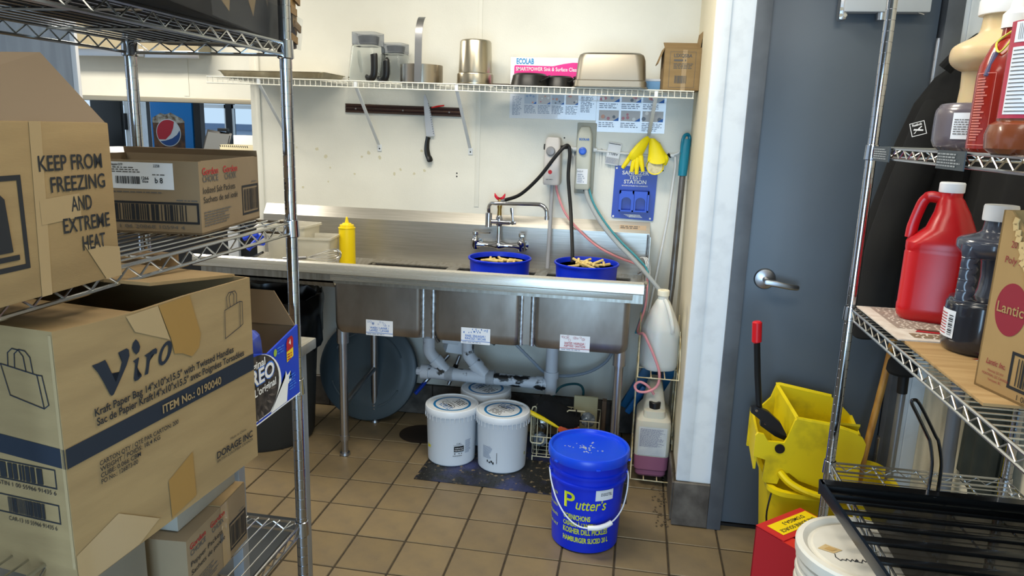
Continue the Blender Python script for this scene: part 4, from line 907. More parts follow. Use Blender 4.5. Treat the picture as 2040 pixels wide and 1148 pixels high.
for (cx, cz, ry), rx, rz in (((.062, 1.522, 3.586), .012, .010), ((.075, 1.50, 3.578), .026, .022), ((.085, 1.465, 3.572), .036, .030), ((.092, 1.445, 3.572), .042, .030), ((.092, 1.425, 3.568), .044, .034)):
    a_ = (1.52 - cz) / .15
    rs.append([(cx + rx * math.cos(a) * (1 + .06 * math.sin(5 * a)), ry - a_ * .012 + .022 * math.sin(a) * (1 - .3 * a_), cz + rz * math.sin(a) * a_ * 1.0) for a in [2 * PI * k / 20 for k in range(20)]])
for cyy, czz, k_ in ((3.563, 1.408, .6), (3.556, 1.397, .9), (3.551, 1.393, 1.0), (3.550, 1.393, .96)):
    rs.append([(.084 + .041 * k_ ** .3 * math.cos(a) * (1 + .03 * math.sin(4 * a)), cyy + .016 * math.sin(a) * (1 - k_), czz - .040 * k_ * math.sin(a)) for a in [2 * PI * k / 20 for k in range(20)]])
b.rings(rs, True, False); limb(b, [(.115, 3.575, 1.455), (.135, 3.57, 1.43), (.128, 3.57, 1.40)], [.014, .012, .008], .8)
g2 = b.build('glove', gl_m, gv); sd = g2.modifiers.new('solid', 'SOLIDIFY'); sd.thickness = .002
b = MB(); b.poly([(.084 + .036 * math.cos(a), 3.5535, 1.393 + .036 * math.sin(a)) for a in [2 * PI * k / 20 for k in range(20)]]); b.build('cuff_lining', mat('glove_lining', (222, 214, 178), .8, col2=(186, 176, 130), scale=40), gv, label='pale glove lining')

# ------------------------------------------------------------------ squeegee pole in the corner
sq = thing('squeegee_mop', 'floor squeegee with teal grip and grey pole leaning in the corner', 'squeegee', (.2, 3.5, 0))
MB().tube([(.216, 3.56, 1.40), (.20, 3.45, .85), (.165, 3.40, .30)], .0145, 12).build('pole', mat('grey_pole', (112, 112, 114), .3, .6, col2=(96, 92, 84), scale=12), sq)
tl = mat('teal_plastic', (10, 122, 150), .35)
b = MB(); b.rings([[(x + q_[0], y + q_[1], z) for q_ in rrect(w_, w_ * .9, w_ * .4, 3)] for x, y, z, w_ in ((.2135, 3.55, 1.355, .040), (.215, 3.555, 1.40, .044), (.219, 3.568, 1.49, .044), (.221, 3.575, 1.525, .042))]); b.build('grip', tl, sq)
b = MB(); b.tube(spline([(.203, 3.555, 1.46), (.203, 3.56, 1.51), (.210, 3.57, 1.538), (.225, 3.58, 1.545), (.235, 3.585, 1.53), (.236, 3.58, 1.49)], 4), .0085, 8); b.build('hang_loop', tl, sq)
MB().obox((.13, 3.45, .34), (.15, .035, .32), Matrix.Rotation(.45, 3, 'Y'), .01).build('head', mat('deep_teal', (6, 84, 128), .4), sq)
MB().obox((.07, 3.40, .28), (.03, .03, .16), Matrix.Rotation(.5, 3, 'Y'), .008).build('brush_arm', mat('mid_blue_plastic', (18, 96, 160), .4), sq)
# ------------------------------------------------------------------ wire racks
POST_ME = {}
def post_mesh(h):
    if h not in POST_ME:
        pr = [(.0105, .0), (.0127, .003)]; z = .03
        while z < h - .03:
            pr += [(.0127, z), (.0127, z + .0236), (.0117, z + .0237), (.0117, z + .0250)]; z += .0254
        pr += [(.0127, h - .01), (.010, h)]
        b = MB(); b.lathe(pr, (0, 0), 28); o = b.build('post', M['chrome'], None, angle=.3); POST_ME[h] = o.data; bpy.data.objects.remove(o)
    return POST_ME[h]
def rack(name, label, x0, x1, y0, y1, h, levels, wires, posts_h=None):
    t = thing(name, label, 'shelving unit', ((x0 + x1) / 2, (y0 + y1) / 2, 0))
    inv = I(t).inverted()
    for x in (x0, x1):
        for y in (y0, y1):
            o = link_mesh(post_mesh(h), 'post', None, t); o.location = inv @ V((x, y, 0.001))
    wire_me = None
    for z in levels:
        b = MB(); zb = z - .027; e = .012
        for zz, r in ((z - .003, .0033), (zb, .0033)):
            b.tube([(x0 + e, y0, zz), (x1 - e, y0, zz)], r, 6); b.tube([(x0 + e, y1, zz), (x1 - e, y1, zz)], r, 6)
            b.tube([(x0, y0 + e, zz), (x0, y1 - e, zz)], r, 6); b.tube([(x1, y0 + e, zz), (x1, y1 - e, zz)], r, 6)
        sh = b.build('shelf', M['wire'], t)
        def zig(p, q, name):
            p, q = V(p), V(q); L_ = (q - p).length; n_ = max(2, int(round(L_ / .026))); pts = []
            for i in range(n_ + 1):
                c = p.lerp(q, i / n_); pts.append((c.x, c.y, (z - .006) if i % 2 == 0 else zb + .003))
            MB().tube(pts, .0019, 5).build(name, M['wire'], sh)
        for x in (x0, x1): zig((x, y0 + .02, 0), (x, y1 - .02, 0), 'truss')
        for y in (y0, y1): zig((x0 + .02, y, 0), (x1 - .02, y, 0), 'truss')
        for x in (x0, x1):
            for y in (y0, y1):
                b = MB(); b.lathe([(.0145, zb - .008), (.0175, zb - .006), (.0160, z + .003), (.0138, z + .004)], (x, y), 18, False, False); b.build('collar', M['chrome'], sh)
        if wires == 'y':
            n_ = int((x1 - x0) / .0262); sp = (x1 - x0) / n_
            base = MB().cyl((0, y0, 0), (0, y1, 0), .0018, n=6).build('shelf_wire', M['wire'], sh) if wire_me is None else None
            for i in range(1, n_):
                if base is not None and i == 1: o = base
                else:
                    o = link_mesh(wire_me or base.data, 'shelf_wire', None, sh)
                if wire_me is None: wire_me = base.data
                o.location = (x0 + sp * i, 0, z - .0018) if False else V((x0 + sp * i, 0, z - .0018)) if base is o else V((x0 + sp * i, 0, z - .0018))
            for k in range(1, 4): 
                y = y0 + (y1 - y0) * k / 4; MB().cyl((x0, y, z - .006), (x1, y, z - .006), .0026, n=6).build('support_wire', M['wire'], sh)
        else:
            n_ = int((y1 - y0) / .0262); sp = (y1 - y0) / n_
            base = MB().cyl((x0, 0, 0), (x1, 0, 0), .0018, n=6).build('shelf_wire', M['wire'], sh) if wire_me is None else None
            for i in range(1, n_):
                o = base if (base is not None and i == 1) else link_mesh(wire_me or base.data, 'shelf_wire', None, sh)
                if wire_me is None: wire_me = base.data
                o.location = V((0, y0 + sp * i, z - .0018))
            for k in range(1, 4):
                x = x0 + (x1 - x0) * k / 4; MB().cyl((x, y0, z - .006), (x, y1, z - .006), .0026, n=6).build('support_wire', M['wire'], sh)
    return t
rack('wire_rack', 'chrome wire rack of cardboard cartons at the left', -1.108, -.745, .585, 1.5, 1.98, (1.712, 1.333, .963, .600, .12), 'y')

# ------------------------------------------------------------------ cartons on the left rack
def open_box(t, w_, d_, h_, m, mi, th=.004, local=True):
    """open carton standing on z=0, its near right corner at the origin, going left (-x) and back (+y)"""
    b = MB(); b.box(-w_, 0, 0, th, 0, h_); b.box(-w_, 0, d_ - th, d_, 0, h_); b.box(-w_, -w_ + th, th, d_ - th, 0, h_); b.box(-th, 0, th, d_ - th, 0, h_); b.box(-w_, 0, 0, d_, 0, th)
    return b.build('box_body', m, t, local=True, smooth=False)
def wf(t, x, y, z, ux, uy):            # face of a turned box: local origin and local axis
    Mx = I(t); return Face(Mx @ V((x, y, z)), Mx.to_3x3() @ V(ux), Mx.to_3x3() @ V(uy), t)

# big carton lettered keep from freezing
kf = thing('carton', 'carton lettered KEEP FROM FREEZING at the near end of the rack', 'carton', (-.690, .52, 1.3345), .01)
b = MB(); b.box(-.38, 0, 0, .365, 0, .206, .003); b.build('box_body', M['card'], kf, local=True)
b = MB(); A = [(-.002, .02, .205), (-.002, .362, .205), (-.045, .312, .289), (-.05, .02, .262)]
b.poly(A); o = b.build('flap', mat('dull_card', (122, 103, 82), .9), kf, local=True, smooth=False, label='raised top flap'); sd = o.modifiers.new('solid', 'SOLIDIFY'); sd.thickness = .004
F = wf(kf, 0, 0, 0, (0, 1, 0), (0, 0, 1))
for k, (tx, yc, w_) in enumerate((('KEEP FROM', .292, .106), ('FREEZING', .301, .093), ('AND', .302, .036), ('EXTREME', .309, .082), ('HEAT', .318, .041))):
    F.text(tx, yc, .156 - k * .0258, .0262, M['ink'], bold=.012, width=w_)
F.frame('handling_mark', .02, .038, .212, .146, .006, M['ink']); F.polys('handling_arrow', [[(.150, .06), (.165, .06), (.165, .10), (.150, .10)], [(.170, .06), (.19, .06), (.186, .12), (.176, .13)], [(.04, .05), (.198, .05), (.198, .056), (.04, .056)]], M['ink'], 2)
F.polys('tape_strip', [[(.224, .0), (.24, 0), (.25, .206), (.232, .206)]], M['tapec'], 1); F.poly('tape_patch', [(.235, .085), (.30, .088), (.30, .118), (.235, .115)], M['tapec'], 1.5); F.poly('tape_patch', [(.335, 0), (.365, 0), (.365, .04), (.30, .052)], M['tapec'], 1.5)

# salt packet carton
sl = thing('carton', 'open carton of salt packets with a white label on the middle shelf', 'carton', (-.797, 1.243, 1.3345), math.radians(6.5))
open_box(sl, .30, .275, .136, M['card2'], M['cardd'])
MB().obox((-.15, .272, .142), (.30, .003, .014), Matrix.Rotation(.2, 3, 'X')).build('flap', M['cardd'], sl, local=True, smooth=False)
MB().obox((-.004, .14, .134), (.004, .25, .006)).build('flap', M['card2'], sl, local=True, smooth=False)
F = wf(sl, -.30, 0, 0, (1, 0, 0), (0, 0, 1))
F.rect('white_label', .128, .083, .252, .132, M['labelw'], 1)
F.text('Shipping DTP', .145, .127, .006, M['ink'], 2, bold=.02, width=.024); F.lines(.131, .112, .19, .124, 3, M['inkgrey'], 2, 4); F.text('2258', .221, .126, .007, M['navy'], 2, bold=.01, width=.012); F.lines(.212, .108, .24, .112, 1, M['inkgrey'], 2, 9)
F.bars(.141, .092, .188, .106, M['ink'], 2, 3); F.text('1266', .198, .103, .008, M['ink'], 2, bold=.02, width=.014); F.text('Size', .198, .097, .006, M['ink'], 2, bold=.02, width=.012); F.text('b 8', .224, .099, .014, M['ink'], 2, bold=.02, width=.015)
F.frame('barcode_frame', .125, .020, .297, .060, .0042, M['ink'], 1); F.bars(.131, .025, .278, .055, M['ink'], 2, 8); F.lines(.255, .0615, .296, .066, 1, M['inkgrey'], 2, 2)
F.text('1 06 20868 10594 4', .205, .0125, .0095, M['inkgrey'], 2, bold=.0, width=.125)
F.lines(.13, .075, .24, .079, 1, M['inkgrey'], 2, 5)
def choice_face(F, L_, H_, product, seed):
    k = L_ / .275
    for i, (a, c) in enumerate((('Gordon', 'CHOICE'), ('Gordon', 'CHOIX'))):
        x = (.045 + i * .088) * k
        F.text(a, x, H_ * .86, .0185 * k, M['inkred'], bold=.012, width=.066 * k); F.text(c, x, H_ * .76, .0175 * k, M['inkgrey'], bold=.012, width=.064 * k if i == 0 else .054 * k)
    for i, tx in enumerate(product): F.text(tx, .012 * k, H_ * (.60 - .13 * i), .017 * k, M['ink'], align='LEFT', bold=.0, width=(.14 if i == 0 else .15) * k)
    F.frame('barcode_frame', .185 * k, H_ * .12, .27 * k, H_ * .58, .0045, M['ink']); F.bars(.193 * k, H_ * .18, .262 * k, H_ * .52, M['ink'], 2, seed); F.lines(.235 * k, H_ * .61, .27 * k, H_ * .64, 1, M['inkgrey'], 2, seed)
    F.lines(.012 * k, H_ * .10, .13 * k, H_ * .32, 6, M['inkgrey'], 2, seed + 1)
F = wf(sl, 0, 0, 0, (0, 1, 0), (0, 0, 1)); choice_face(F, .275, .136, ('Iodized Salt Packets', 'Sachets de sel iodé'), 21)

# paper bag carton (logo face right, short face left)
vr = thing('carton', 'large kraft carton of paper bags with a leaf logo and dark band', 'carton', (-.69, .75, .964))
far_, nea = V((-.633, 1.115, 0)), V((-.690, .750, 0)); u = (far_ - nea).normalized(); ul = V((-.992, .122, 0)).normalized()
wv, H_ = .3702, .325; DL = .37
def vp_(a, l, z): return nea + u * a + ul * l + V((0, 0, .9645 + z))
b = MB()
sag = b.v(vp_(0, 0, -.030)); bt = [vp_(0, 0, 0), vp_(wv, 0, 0), vp_(wv, DL, 0), vp_(0, DL, 0)]
tp = [vp_(0, 0, H_), vp_(wv * .14, 0, H_ - .003), vp_(wv * .38, 0, H_ - .004), vp_(wv * .6, 0, H_ - .001), vp_(wv, 0, H_)]
back = [vp_(wv, DL, H_), vp_(0, DL, H_)]
vb = [b.v(p) for p in bt]; vt = [b.v(p) for p in tp]; vk = [b.v(p) for p in back]
b.face([sag, vb[1], vt[4], vt[3], vt[2], vt[1], vt[0], vb[0]]); b.face([vb[1], vb[2], vk[0], vt[4]]); b.face([vb[2], vb[3], vk[1], vk[0]]); b.face([b.v(vp_(0, DL, -.02)), sag, vb[0], vt[0], vk[1], vb[3]]); b.face([vb[3], vb[2], vb[1], vb[0]])
body = b.build('box_body', M['card'], vr, smooth=False); sd = body.modifiers.new('solid', 'SOLIDIFY'); sd.thickness = .005; sd.offset = -1
def slab(name, pts, m, th=.005):
    b = MB(); b.poly(pts); o = b.build(name, m, vr, smooth=False); s_ = o.modifiers.new('solid', 'SOLIDIFY'); s_.thickness = th; return o
slab('flap', [vp_(0.003, 0.006, H_ - .002), vp_(0.003, DL, H_ - .002), vp_(wv * .42, DL, H_ - .012), vp_(wv * .42, .012, H_ - .014)], M['card'])
slab('flap', [vp_(wv, .03, H_ - .002), vp_(wv, DL, H_ - .002), vp_(wv * .50, DL, H_ + .026), vp_(wv * .47, .10, H_ + .020), vp_(wv * .56, .05, H_ + .012)], M['card'])
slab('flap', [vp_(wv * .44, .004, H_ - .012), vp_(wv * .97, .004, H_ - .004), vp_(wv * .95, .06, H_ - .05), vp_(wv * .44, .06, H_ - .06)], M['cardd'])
F = Face(vp_(0, 0, 0), u, (0, 0, 1), vr, .0012)
def band(a0, z0, a1, z1, h0, h1): return [(a0, z0), (a1, z1), (a1, z1 + h1), (a0, z0 + h0)]
F.poly('dark_band', band(.001, .143, wv - .001, .162, .027, .029), M['navy'], 1)
# logo drawn by hand: swash V, i with a leaf, r, o
Vp = [(0.0504, 0.2667), (0.0607, 0.2669), (0.0713, 0.2683), (0.0738, 0.2629), (0.0798, 0.2468), (0.085, 0.2322), (0.0922, 0.245), (0.0974, 0.2571), (0.0967, 0.2655), (0.0926, 0.2722), (0.1072, 0.2742), (0.1105, 0.2712), (0.1109, 0.2627), (0.1048, 0.2507), (0.0935, 0.2349), (0.0798, 0.2168), (0.0766, 0.2158), (0.0738, 0.2189), (0.0659, 0.2385), (0.0586, 0.2543), (0.0549, 0.2607)]
F.poly('logo_letter', Vp, M['navy'])
F.poly('logo_letter', [(0.1157, 0.253), (0.126, 0.2558), (0.1266, 0.2539), (0.1219, 0.2398), (0.12, 0.2291), (0.1231, 0.2267), (0.1285, 0.2299), (0.1287, 0.227), (0.1219, 0.2235), (0.1161, 0.2236), (0.1148, 0.228), (0.1178, 0.2411), (0.1194, 0.249)], M['navy'])
F.poly('logo_leaf', [(0.1236, 0.2827), (0.1281, 0.2774), (0.1302, 0.2698), (0.1276, 0.2635), (0.1223, 0.2608), (0.1178, 0.2663), (0.116, 0.2724), (0.1183, 0.2787)], M['navy'])
F.poly('logo_letter', [(0.1361, 0.2554), (0.1459, 0.2575), (0.1463, 0.2524), (0.1513, 0.2595), (0.1576, 0.2604), (0.16, 0.2571), (0.1586, 0.2517), (0.1542, 0.2523), (0.1489, 0.2531), (0.1457, 0.2468), (0.1403, 0.2269), (0.1339, 0.2268), (0.138, 0.2391), (0.1401, 0.2514)], M['navy'])
ring_o = [(.1744 + .0128 * math.cos(a) + .005 * math.sin(a), .248 + .0165 * math.sin(a) + .002 * math.cos(a)) for a in [2 * PI * k / 24 for k in range(24)]]; ring_i = [(.1738 + .0060 * math.cos(a) + .0042 * math.sin(a), .2478 + .0112 * math.sin(a) + .001 * math.cos(a)) for a in [2 * PI * k / 24 for k in range(24)]]
F.polys('logo_letter', [[ring_o[k], ring_o[(k + 1) % 24], ring_i[(k + 1) % 24], ring_i[k]] for k in range(24)], M['navy'])
F2 = Face(vp_(0, 0, 0), (u + V((0, 0, .04))), V((0, 0, 1)) - u * .0, vr, .0012)
F2.text('Kraft Paper Bag 14"x10"x15.5" with Twisted Handles', .047, .200, .0150, M['ink'], align='LEFT', bold=.022, width=.272)
F2.text('Sac de Papier Kraft14"x10"x15.5" avec Poignées Torsadées', .049, .186, .0150, M['ink'], align='LEFT', bold=.022, width=.295)
F2.text('ITEM No.: 0190040', .160, .1585, .0180, M['card'], 2.6, align='LEFT', bold=.022, width=.125)
for k, tx in enumerate(('CARTON QTY / QTÉ PAR CARTON: 200', 'WEIGHT / POIDS: 18,4 KG', 'CUBE: 0.066 CBM', 'PO No.: 126873-00')): F2.text(tx, .047, .128 - k * .0088, .0094, M['ink'], align='LEFT', bold=.012, width=(.142, .105, .068, .062)[k])
F2.text('DORAGE INC', .266, .034, .0165, M['ink'], align='LEFT', bold=.022, width=.090); F2.text('Made in China', .300, .049, .006, M['ink'], align='LEFT', width=.04); F2.text('BRITISH COLUMBIA CANADA', .266, .024, .0065, M['ink'], align='LEFT', width=.09)
F.stroke('bag_outline', [(.301, .236), (.303, .283), (.340, .290), (.338, .247), (.301, .236)], .0012, M['navy']); F.stroke('bag_outline', [(.340, .290), (.346, .288), (.345, .25), (.338, .247)], .0012, M['navy'])
for dx in (0, .007): F.stroke('bag_handle', [(.309 + dx, .286), (.308 + dx, .303), (.314 + dx, .310), (.322 + dx, .310), (.326 + dx, .304), (.325 + dx, .288)], .0012, M['navy'])
F.poly('brown_tape', [(.168, .3205), (.229, .3235), (.2472, .2587), (.2421, .2378), (.2266, .2275), (.207, .2381), (.192, .2421), (.1875, .2656)], M['tape'], 1.2); F.poly('brown_tape', [(.162, .050), (.214, .075), (.216, .0), (.164, -.012)], M['tape'], 1.2)
F.poly('clear_tape', [(.1104, .3183), (.1671, .3206), (.1852, .2656), (.1234, .2933)], M['tapec'], 1.1); F.poly('clear_tape', [(.0, .02), (.07, .045), (.14, .0), (.10, -.02), (0, -.028)], M['tapec'], 1.1)
G = Face(vp_(0, 0, 0), -ul, (0, 0, 1), vr)
G.poly('dark_band', [(-DL, .165), (0, .143), (0, .170), (-DL, .192)], M['navy'], 1)
G.stroke('bag_outline', [(-.088, .274), (-.030, .266), (-.024, .222), (-.078, .233), (-.088, .274)], .0014, M['navy']); G.stroke('bag_outline', [(-.030, .266), (-.022, .266), (-.016, .228), (-.024, .222)], .0014, M['navy'])
for dx in (0, .011): G.stroke('bag_handle', [(-.076 + dx, .272), (-.074 + dx, .29), (-.066 + dx, .2965), (-.056 + dx, .2955), (-.049 + dx, .288), (-.047 + dx, .268)], .0014, M['navy'])
G.frame('barcode_frame', -.30, .112, -.018, .140, .002, M['ink']); G.bars(-.29, .115, -.040, .137, M['ink'], 2, 31, fill=.8); G.text('GTIN 1 00 55966 91435 6', -.02, .106, .0085, M['ink'], align='RIGHT', width=.10)
G.frame('barcode_frame', -.30, .062, -.018, .090, .002, M['ink']); G.bars(-.105, .065, -.042, .087, M['ink'], 2, 32, fill=.8); G.text('CAR-13 10 55966 91435 6', -.025, .055, .0085, M['ink'], align='RIGHT', width=.082)
G.rect('corner_tape', -.006, 0, -.001, .32, M['tapec'], 1)

# biscuit carton standing behind it
orx = thing('carton', 'blue biscuit carton with brown inner flap raised beside the rack post', 'carton', (-.70, 1.16, .9645))
blu = mat('carton_blue', (22, 62, 190), .4)
W_, D_, Hn, Hf = .30, .262, .166, .156
b = MB(); b.prism([(0, 0), (D_, 0), (D_, Hf), (D_ * .5, Hf - .025), (0, Hn)], (-.704, 1.16, .9645), (0, 1, 0), (0, 0, 1), .004); b.build('front_panel', blu, orx)
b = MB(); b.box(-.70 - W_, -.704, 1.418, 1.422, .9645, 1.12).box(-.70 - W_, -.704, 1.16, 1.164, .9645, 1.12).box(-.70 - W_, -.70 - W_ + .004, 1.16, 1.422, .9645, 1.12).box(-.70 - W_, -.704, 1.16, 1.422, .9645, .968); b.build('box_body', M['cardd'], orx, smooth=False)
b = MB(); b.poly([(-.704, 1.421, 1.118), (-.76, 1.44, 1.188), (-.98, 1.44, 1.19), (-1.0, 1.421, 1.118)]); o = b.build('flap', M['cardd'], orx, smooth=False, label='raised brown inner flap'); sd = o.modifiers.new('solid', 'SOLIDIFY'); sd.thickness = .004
F = Face((-.70, 1.16, .9645), (0, 1, 0), (0, 0, 1), orx)
ck = mat('cookie_dark', (34, 30, 28), .6, col2=(70, 64, 60), scale=70); el = lambda cx, cz, rx, rz, a0, a1, n, tilt=.0: [(cx + rx * math.cos(a) * math.cos(tilt) - rz * math.sin(a) * math.sin(tilt), cz + rx * math.cos(a) * math.sin(tilt) + rz * math.sin(a) * math.cos(tilt)) for a in [a0 + (a1 - a0) * k / n for k in range(n + 1)]]
F.poly('cookie_cream', [p for p in el(.075, .062, .105, .078, 0, 2 * PI, 40)[:-1] if p[0] > 0 and p[1] > .004], M['white'], 1)
F.poly('cookie_print', [p for p in el(.070, .068, .100, .073, 0, 2 * PI, 40)[:-1] if p[0] > 0 and p[1] > .004], ck, 1.6)
F.polys('cookie_rays', [[(.07 + .06 * math.cos(a), .068 + .045 * math.sin(a)), (.07 + .075 * math.cos(a - .05), .068 + .055 * math.sin(a - .05)), (.07 + .09 * math.cos(a), .068 + .066 * math.sin(a)), (.07 + .075 * math.cos(a + .05), .068 + .055 * math.sin(a + .05))] for a in [2 * PI * k / 26 for k in range(26)]], mat('cookie_light', (96, 88, 82), .6), 2.2)
halo = mat('letter_halo', (60, 120, 220), .5)
F.text('Original', .030, .121, .022, M['white'], 3, align='LEFT', bold=.02, width=.085)
F.text('OREO', .015, .095, .046, halo, 2.6, align='LEFT', bold=.05, width=.137); F.text('OREO', .017, .095, .042, M['white'], 3.4, align='LEFT', bold=.025, width=.132)
F.text("L'original", .070, .066, .022, M['white'], 3, align='LEFT', bold=.02, width=.085)
F.poly('splash_print', [(.13, .004), (.185, .052), (.196, .058), (.20, .072), (.206, .060), (.222, .066), (.212, .05), (.225, .046), (.208, .040), (.20, .004)], M['white'], 1.8)
yl = mat('badge_yellow', (236, 202, 30), .5); F.poly('badge', [(.206, .088), (.236, .094), (.236, .124), (.206, .120)], yl, 2); F.poly('badge', [(.206, .1105)] + el(.221, .128, .0155, .0135, 0, 2 * PI, 18)[:-1][0:0] + [(.236, .114), (.237, .134), (.230, .141), (.212, .139), (.206, .130)], M['inkred'], 2.4); F.text('4', .221, .128, .016, M['white'], 3, bold=.02)
F.lines(.208, .09, .234, .107, 3, M['inkred'], 2.8, 3); F.poly('leaf_mark', el(.158, .124, .007, .008, 0, 2 * PI, 12)[:-1], mat('leaf_green', (150, 180, 60), .5), 2); F.lines(.167, .116, .198, .133, 3, halo, 2, 6)
F.lines(.213, .022, .248, .058, 6, halo, 2, 7); F.rect('pale_edge', 0, 0, D_, .003, M['labelw'], 2)
fm = thing('biscuit_pack', 'blue foil biscuit pack poking out of the blue carton', 'pack', (-.76, 1.25, .97))
b = MB(); b.obox((-.765, 1.262, 1.05), (.07, .16, .155), Matrix.Rotation(.12, 3, 'X'), .025, 3); b.build('foil', mat('blue_foil', (30, 62, 190), .2, .3, col2=(120, 130, 170), scale=14), fm)
pc = thing('carton', 'plain brown carton seen through the wires above the paper bag carton', 'carton', (-.92, 1.30, .9645))
MB().box(-1.09, -1.01, 1.20, 1.48, .9645, 1.25, .003).build('box_body', mat('plain_brown', (128, 100, 62), .85), pc)

# lower shelf
pe = thing('carton', 'carton of pepper packets on the low shelf under the paper bag carton', 'carton', (-.815, 1.155, .6015), .07)
b = MB(); b.box(-.22, 0, 0, .25, 0, .143, .002); b.build('box_body', M['card2'], pe, local=True)
F = wf(pe, 0, 0, 0, (0, 1, 0), (0, 0, 1)); choice_face(F, .25, .143, ('Pepper Packets', 'Sachets de poivre'), 44)
F.rect('tape_strip', .135, 0, .168, .143, M['tapec'], 1); F.rect('stamp', .128, .062, .140, .080, M['inkgrey'], 2)
F = wf(pe, -.22, 0, 0, (1, 0, 0), (0, 0, 1)); F.frame('barcode_frame', .02, .006, .20, .03, .003, M['ink']); F.bars(.03, .01, .19, .027, M['ink'], 2, 45); F.lines(.13, .034, .20, .038, 1, M['inkgrey'], 2, 5)
MB().obox((-.06, .19, .1445), (.12, .11, .002)).build('flap', M['card'], pe, local=True, smooth=False)
gb = thing('carton', 'flat pale grey carton squeezed between the pepper and paper bag cartons', 'carton', (-.848, 1.18, .7475), .01)
b = MB(); b.box(-.20, 0, 0, .215, 0, .10, .002); b.build('box_body', M['cardg'], gb, local=True)
lg = thing('carton', 'pale grey carton on the low shelf in the near bottom left corner', 'carton', (-.872, .80, .6015))
b = MB(); b.box(-.20, 0, 0, .315, 0, .21, .003); b.build('box_body', M['cardg'], lg, local=True)
# black patterned carton on top
bk = thing('carton', 'black carton with beige triangles wrapped in film on the top shelf', 'carton', (-.668, .95, 1.7135), math.radians(10.5))
b = MB(); b.box(-.30, 0, 0, .735, 0, .26, .004); b.build('box_body', mat('black_print_card', (13, 13, 14), .6), bk, local=True)
F = wf(bk, 0, 0, 0, (0, 1, 0), (0, 0, 1)); tri = mat('beige_print', (120, 98, 62), .6); tr2 = mat('taupe_print', (70, 60, 46), .6)
F.polys('triangle_print', [[(.40, .06), (.47, .105), (.43, .03)], [(.60, .26), (.64, .12), (.67, .26)], [(.22, .05), (.33, .12), (.30, .02)]], tri, 1); F.polys('triangle_print', [[(.47, .105), (.56, .25), (.52, .06)], [(.52, .20), (.60, .10), (.58, .25)]], tr2, 1.2)
F.polys('board_edge', [[(.70, .05), (.733, .03), (.733, .26), (.655, .26)]], mat('raw_board', (136, 108, 66), .8), 1.4)
b = MB(); R = random.Random(4)
for k in range(9): b.obox((.003, .70 + .03 * (k % 2), .02 + .03 * k), (.006, .05, .016), Matrix.Rotation(R.uniform(-.2, .2), 3, 'X'))
b.build('torn_edge', mat('raw_board_dark', (116, 92, 58), .9), bk, local=True)
b = MB(); 
pts = [[(.006 + .004 * math.sin(7 * a + z * 40), a, z) for a in [.2 + .56 * k / 22 for k in range(23)]] for z in (.0, .012, .03, .07)]
for i in range(3):
    for k in range(22): b.poly([pts[i][k], pts[i][k + 1], pts[i + 1][k + 1], pts[i + 1][k]])
b.build('plastic_film', mat('stretch_film', (220, 224, 228), .12, trans=.97, ior=1.03), bk, local=True)
# steel table leg seen behind the rack
wt = thing('work_table', 'steel work table whose pale leg stands behind the rack', 'table', (-1.4, 1.95, 0))
for x in (-1.03, -1.72):
    for y in (1.70, 2.10): MB().box(x - .016, x + .016, y - .016, y + .016, .001, .83, .003).build('leg', mat('pale_steel_leg', (150, 156, 162), .4, .5), wt)
MB().box(-1.76, -.99, 1.66, 2.14, .83, .865, .004).build('table_top', M['steelx'], wt)
MB().box(-1.72, -1.03, 1.72, 2.08, .22, .245, .003).build('under_shelf', mat('dark_steel', (74, 78, 82), .4, .7), wt)
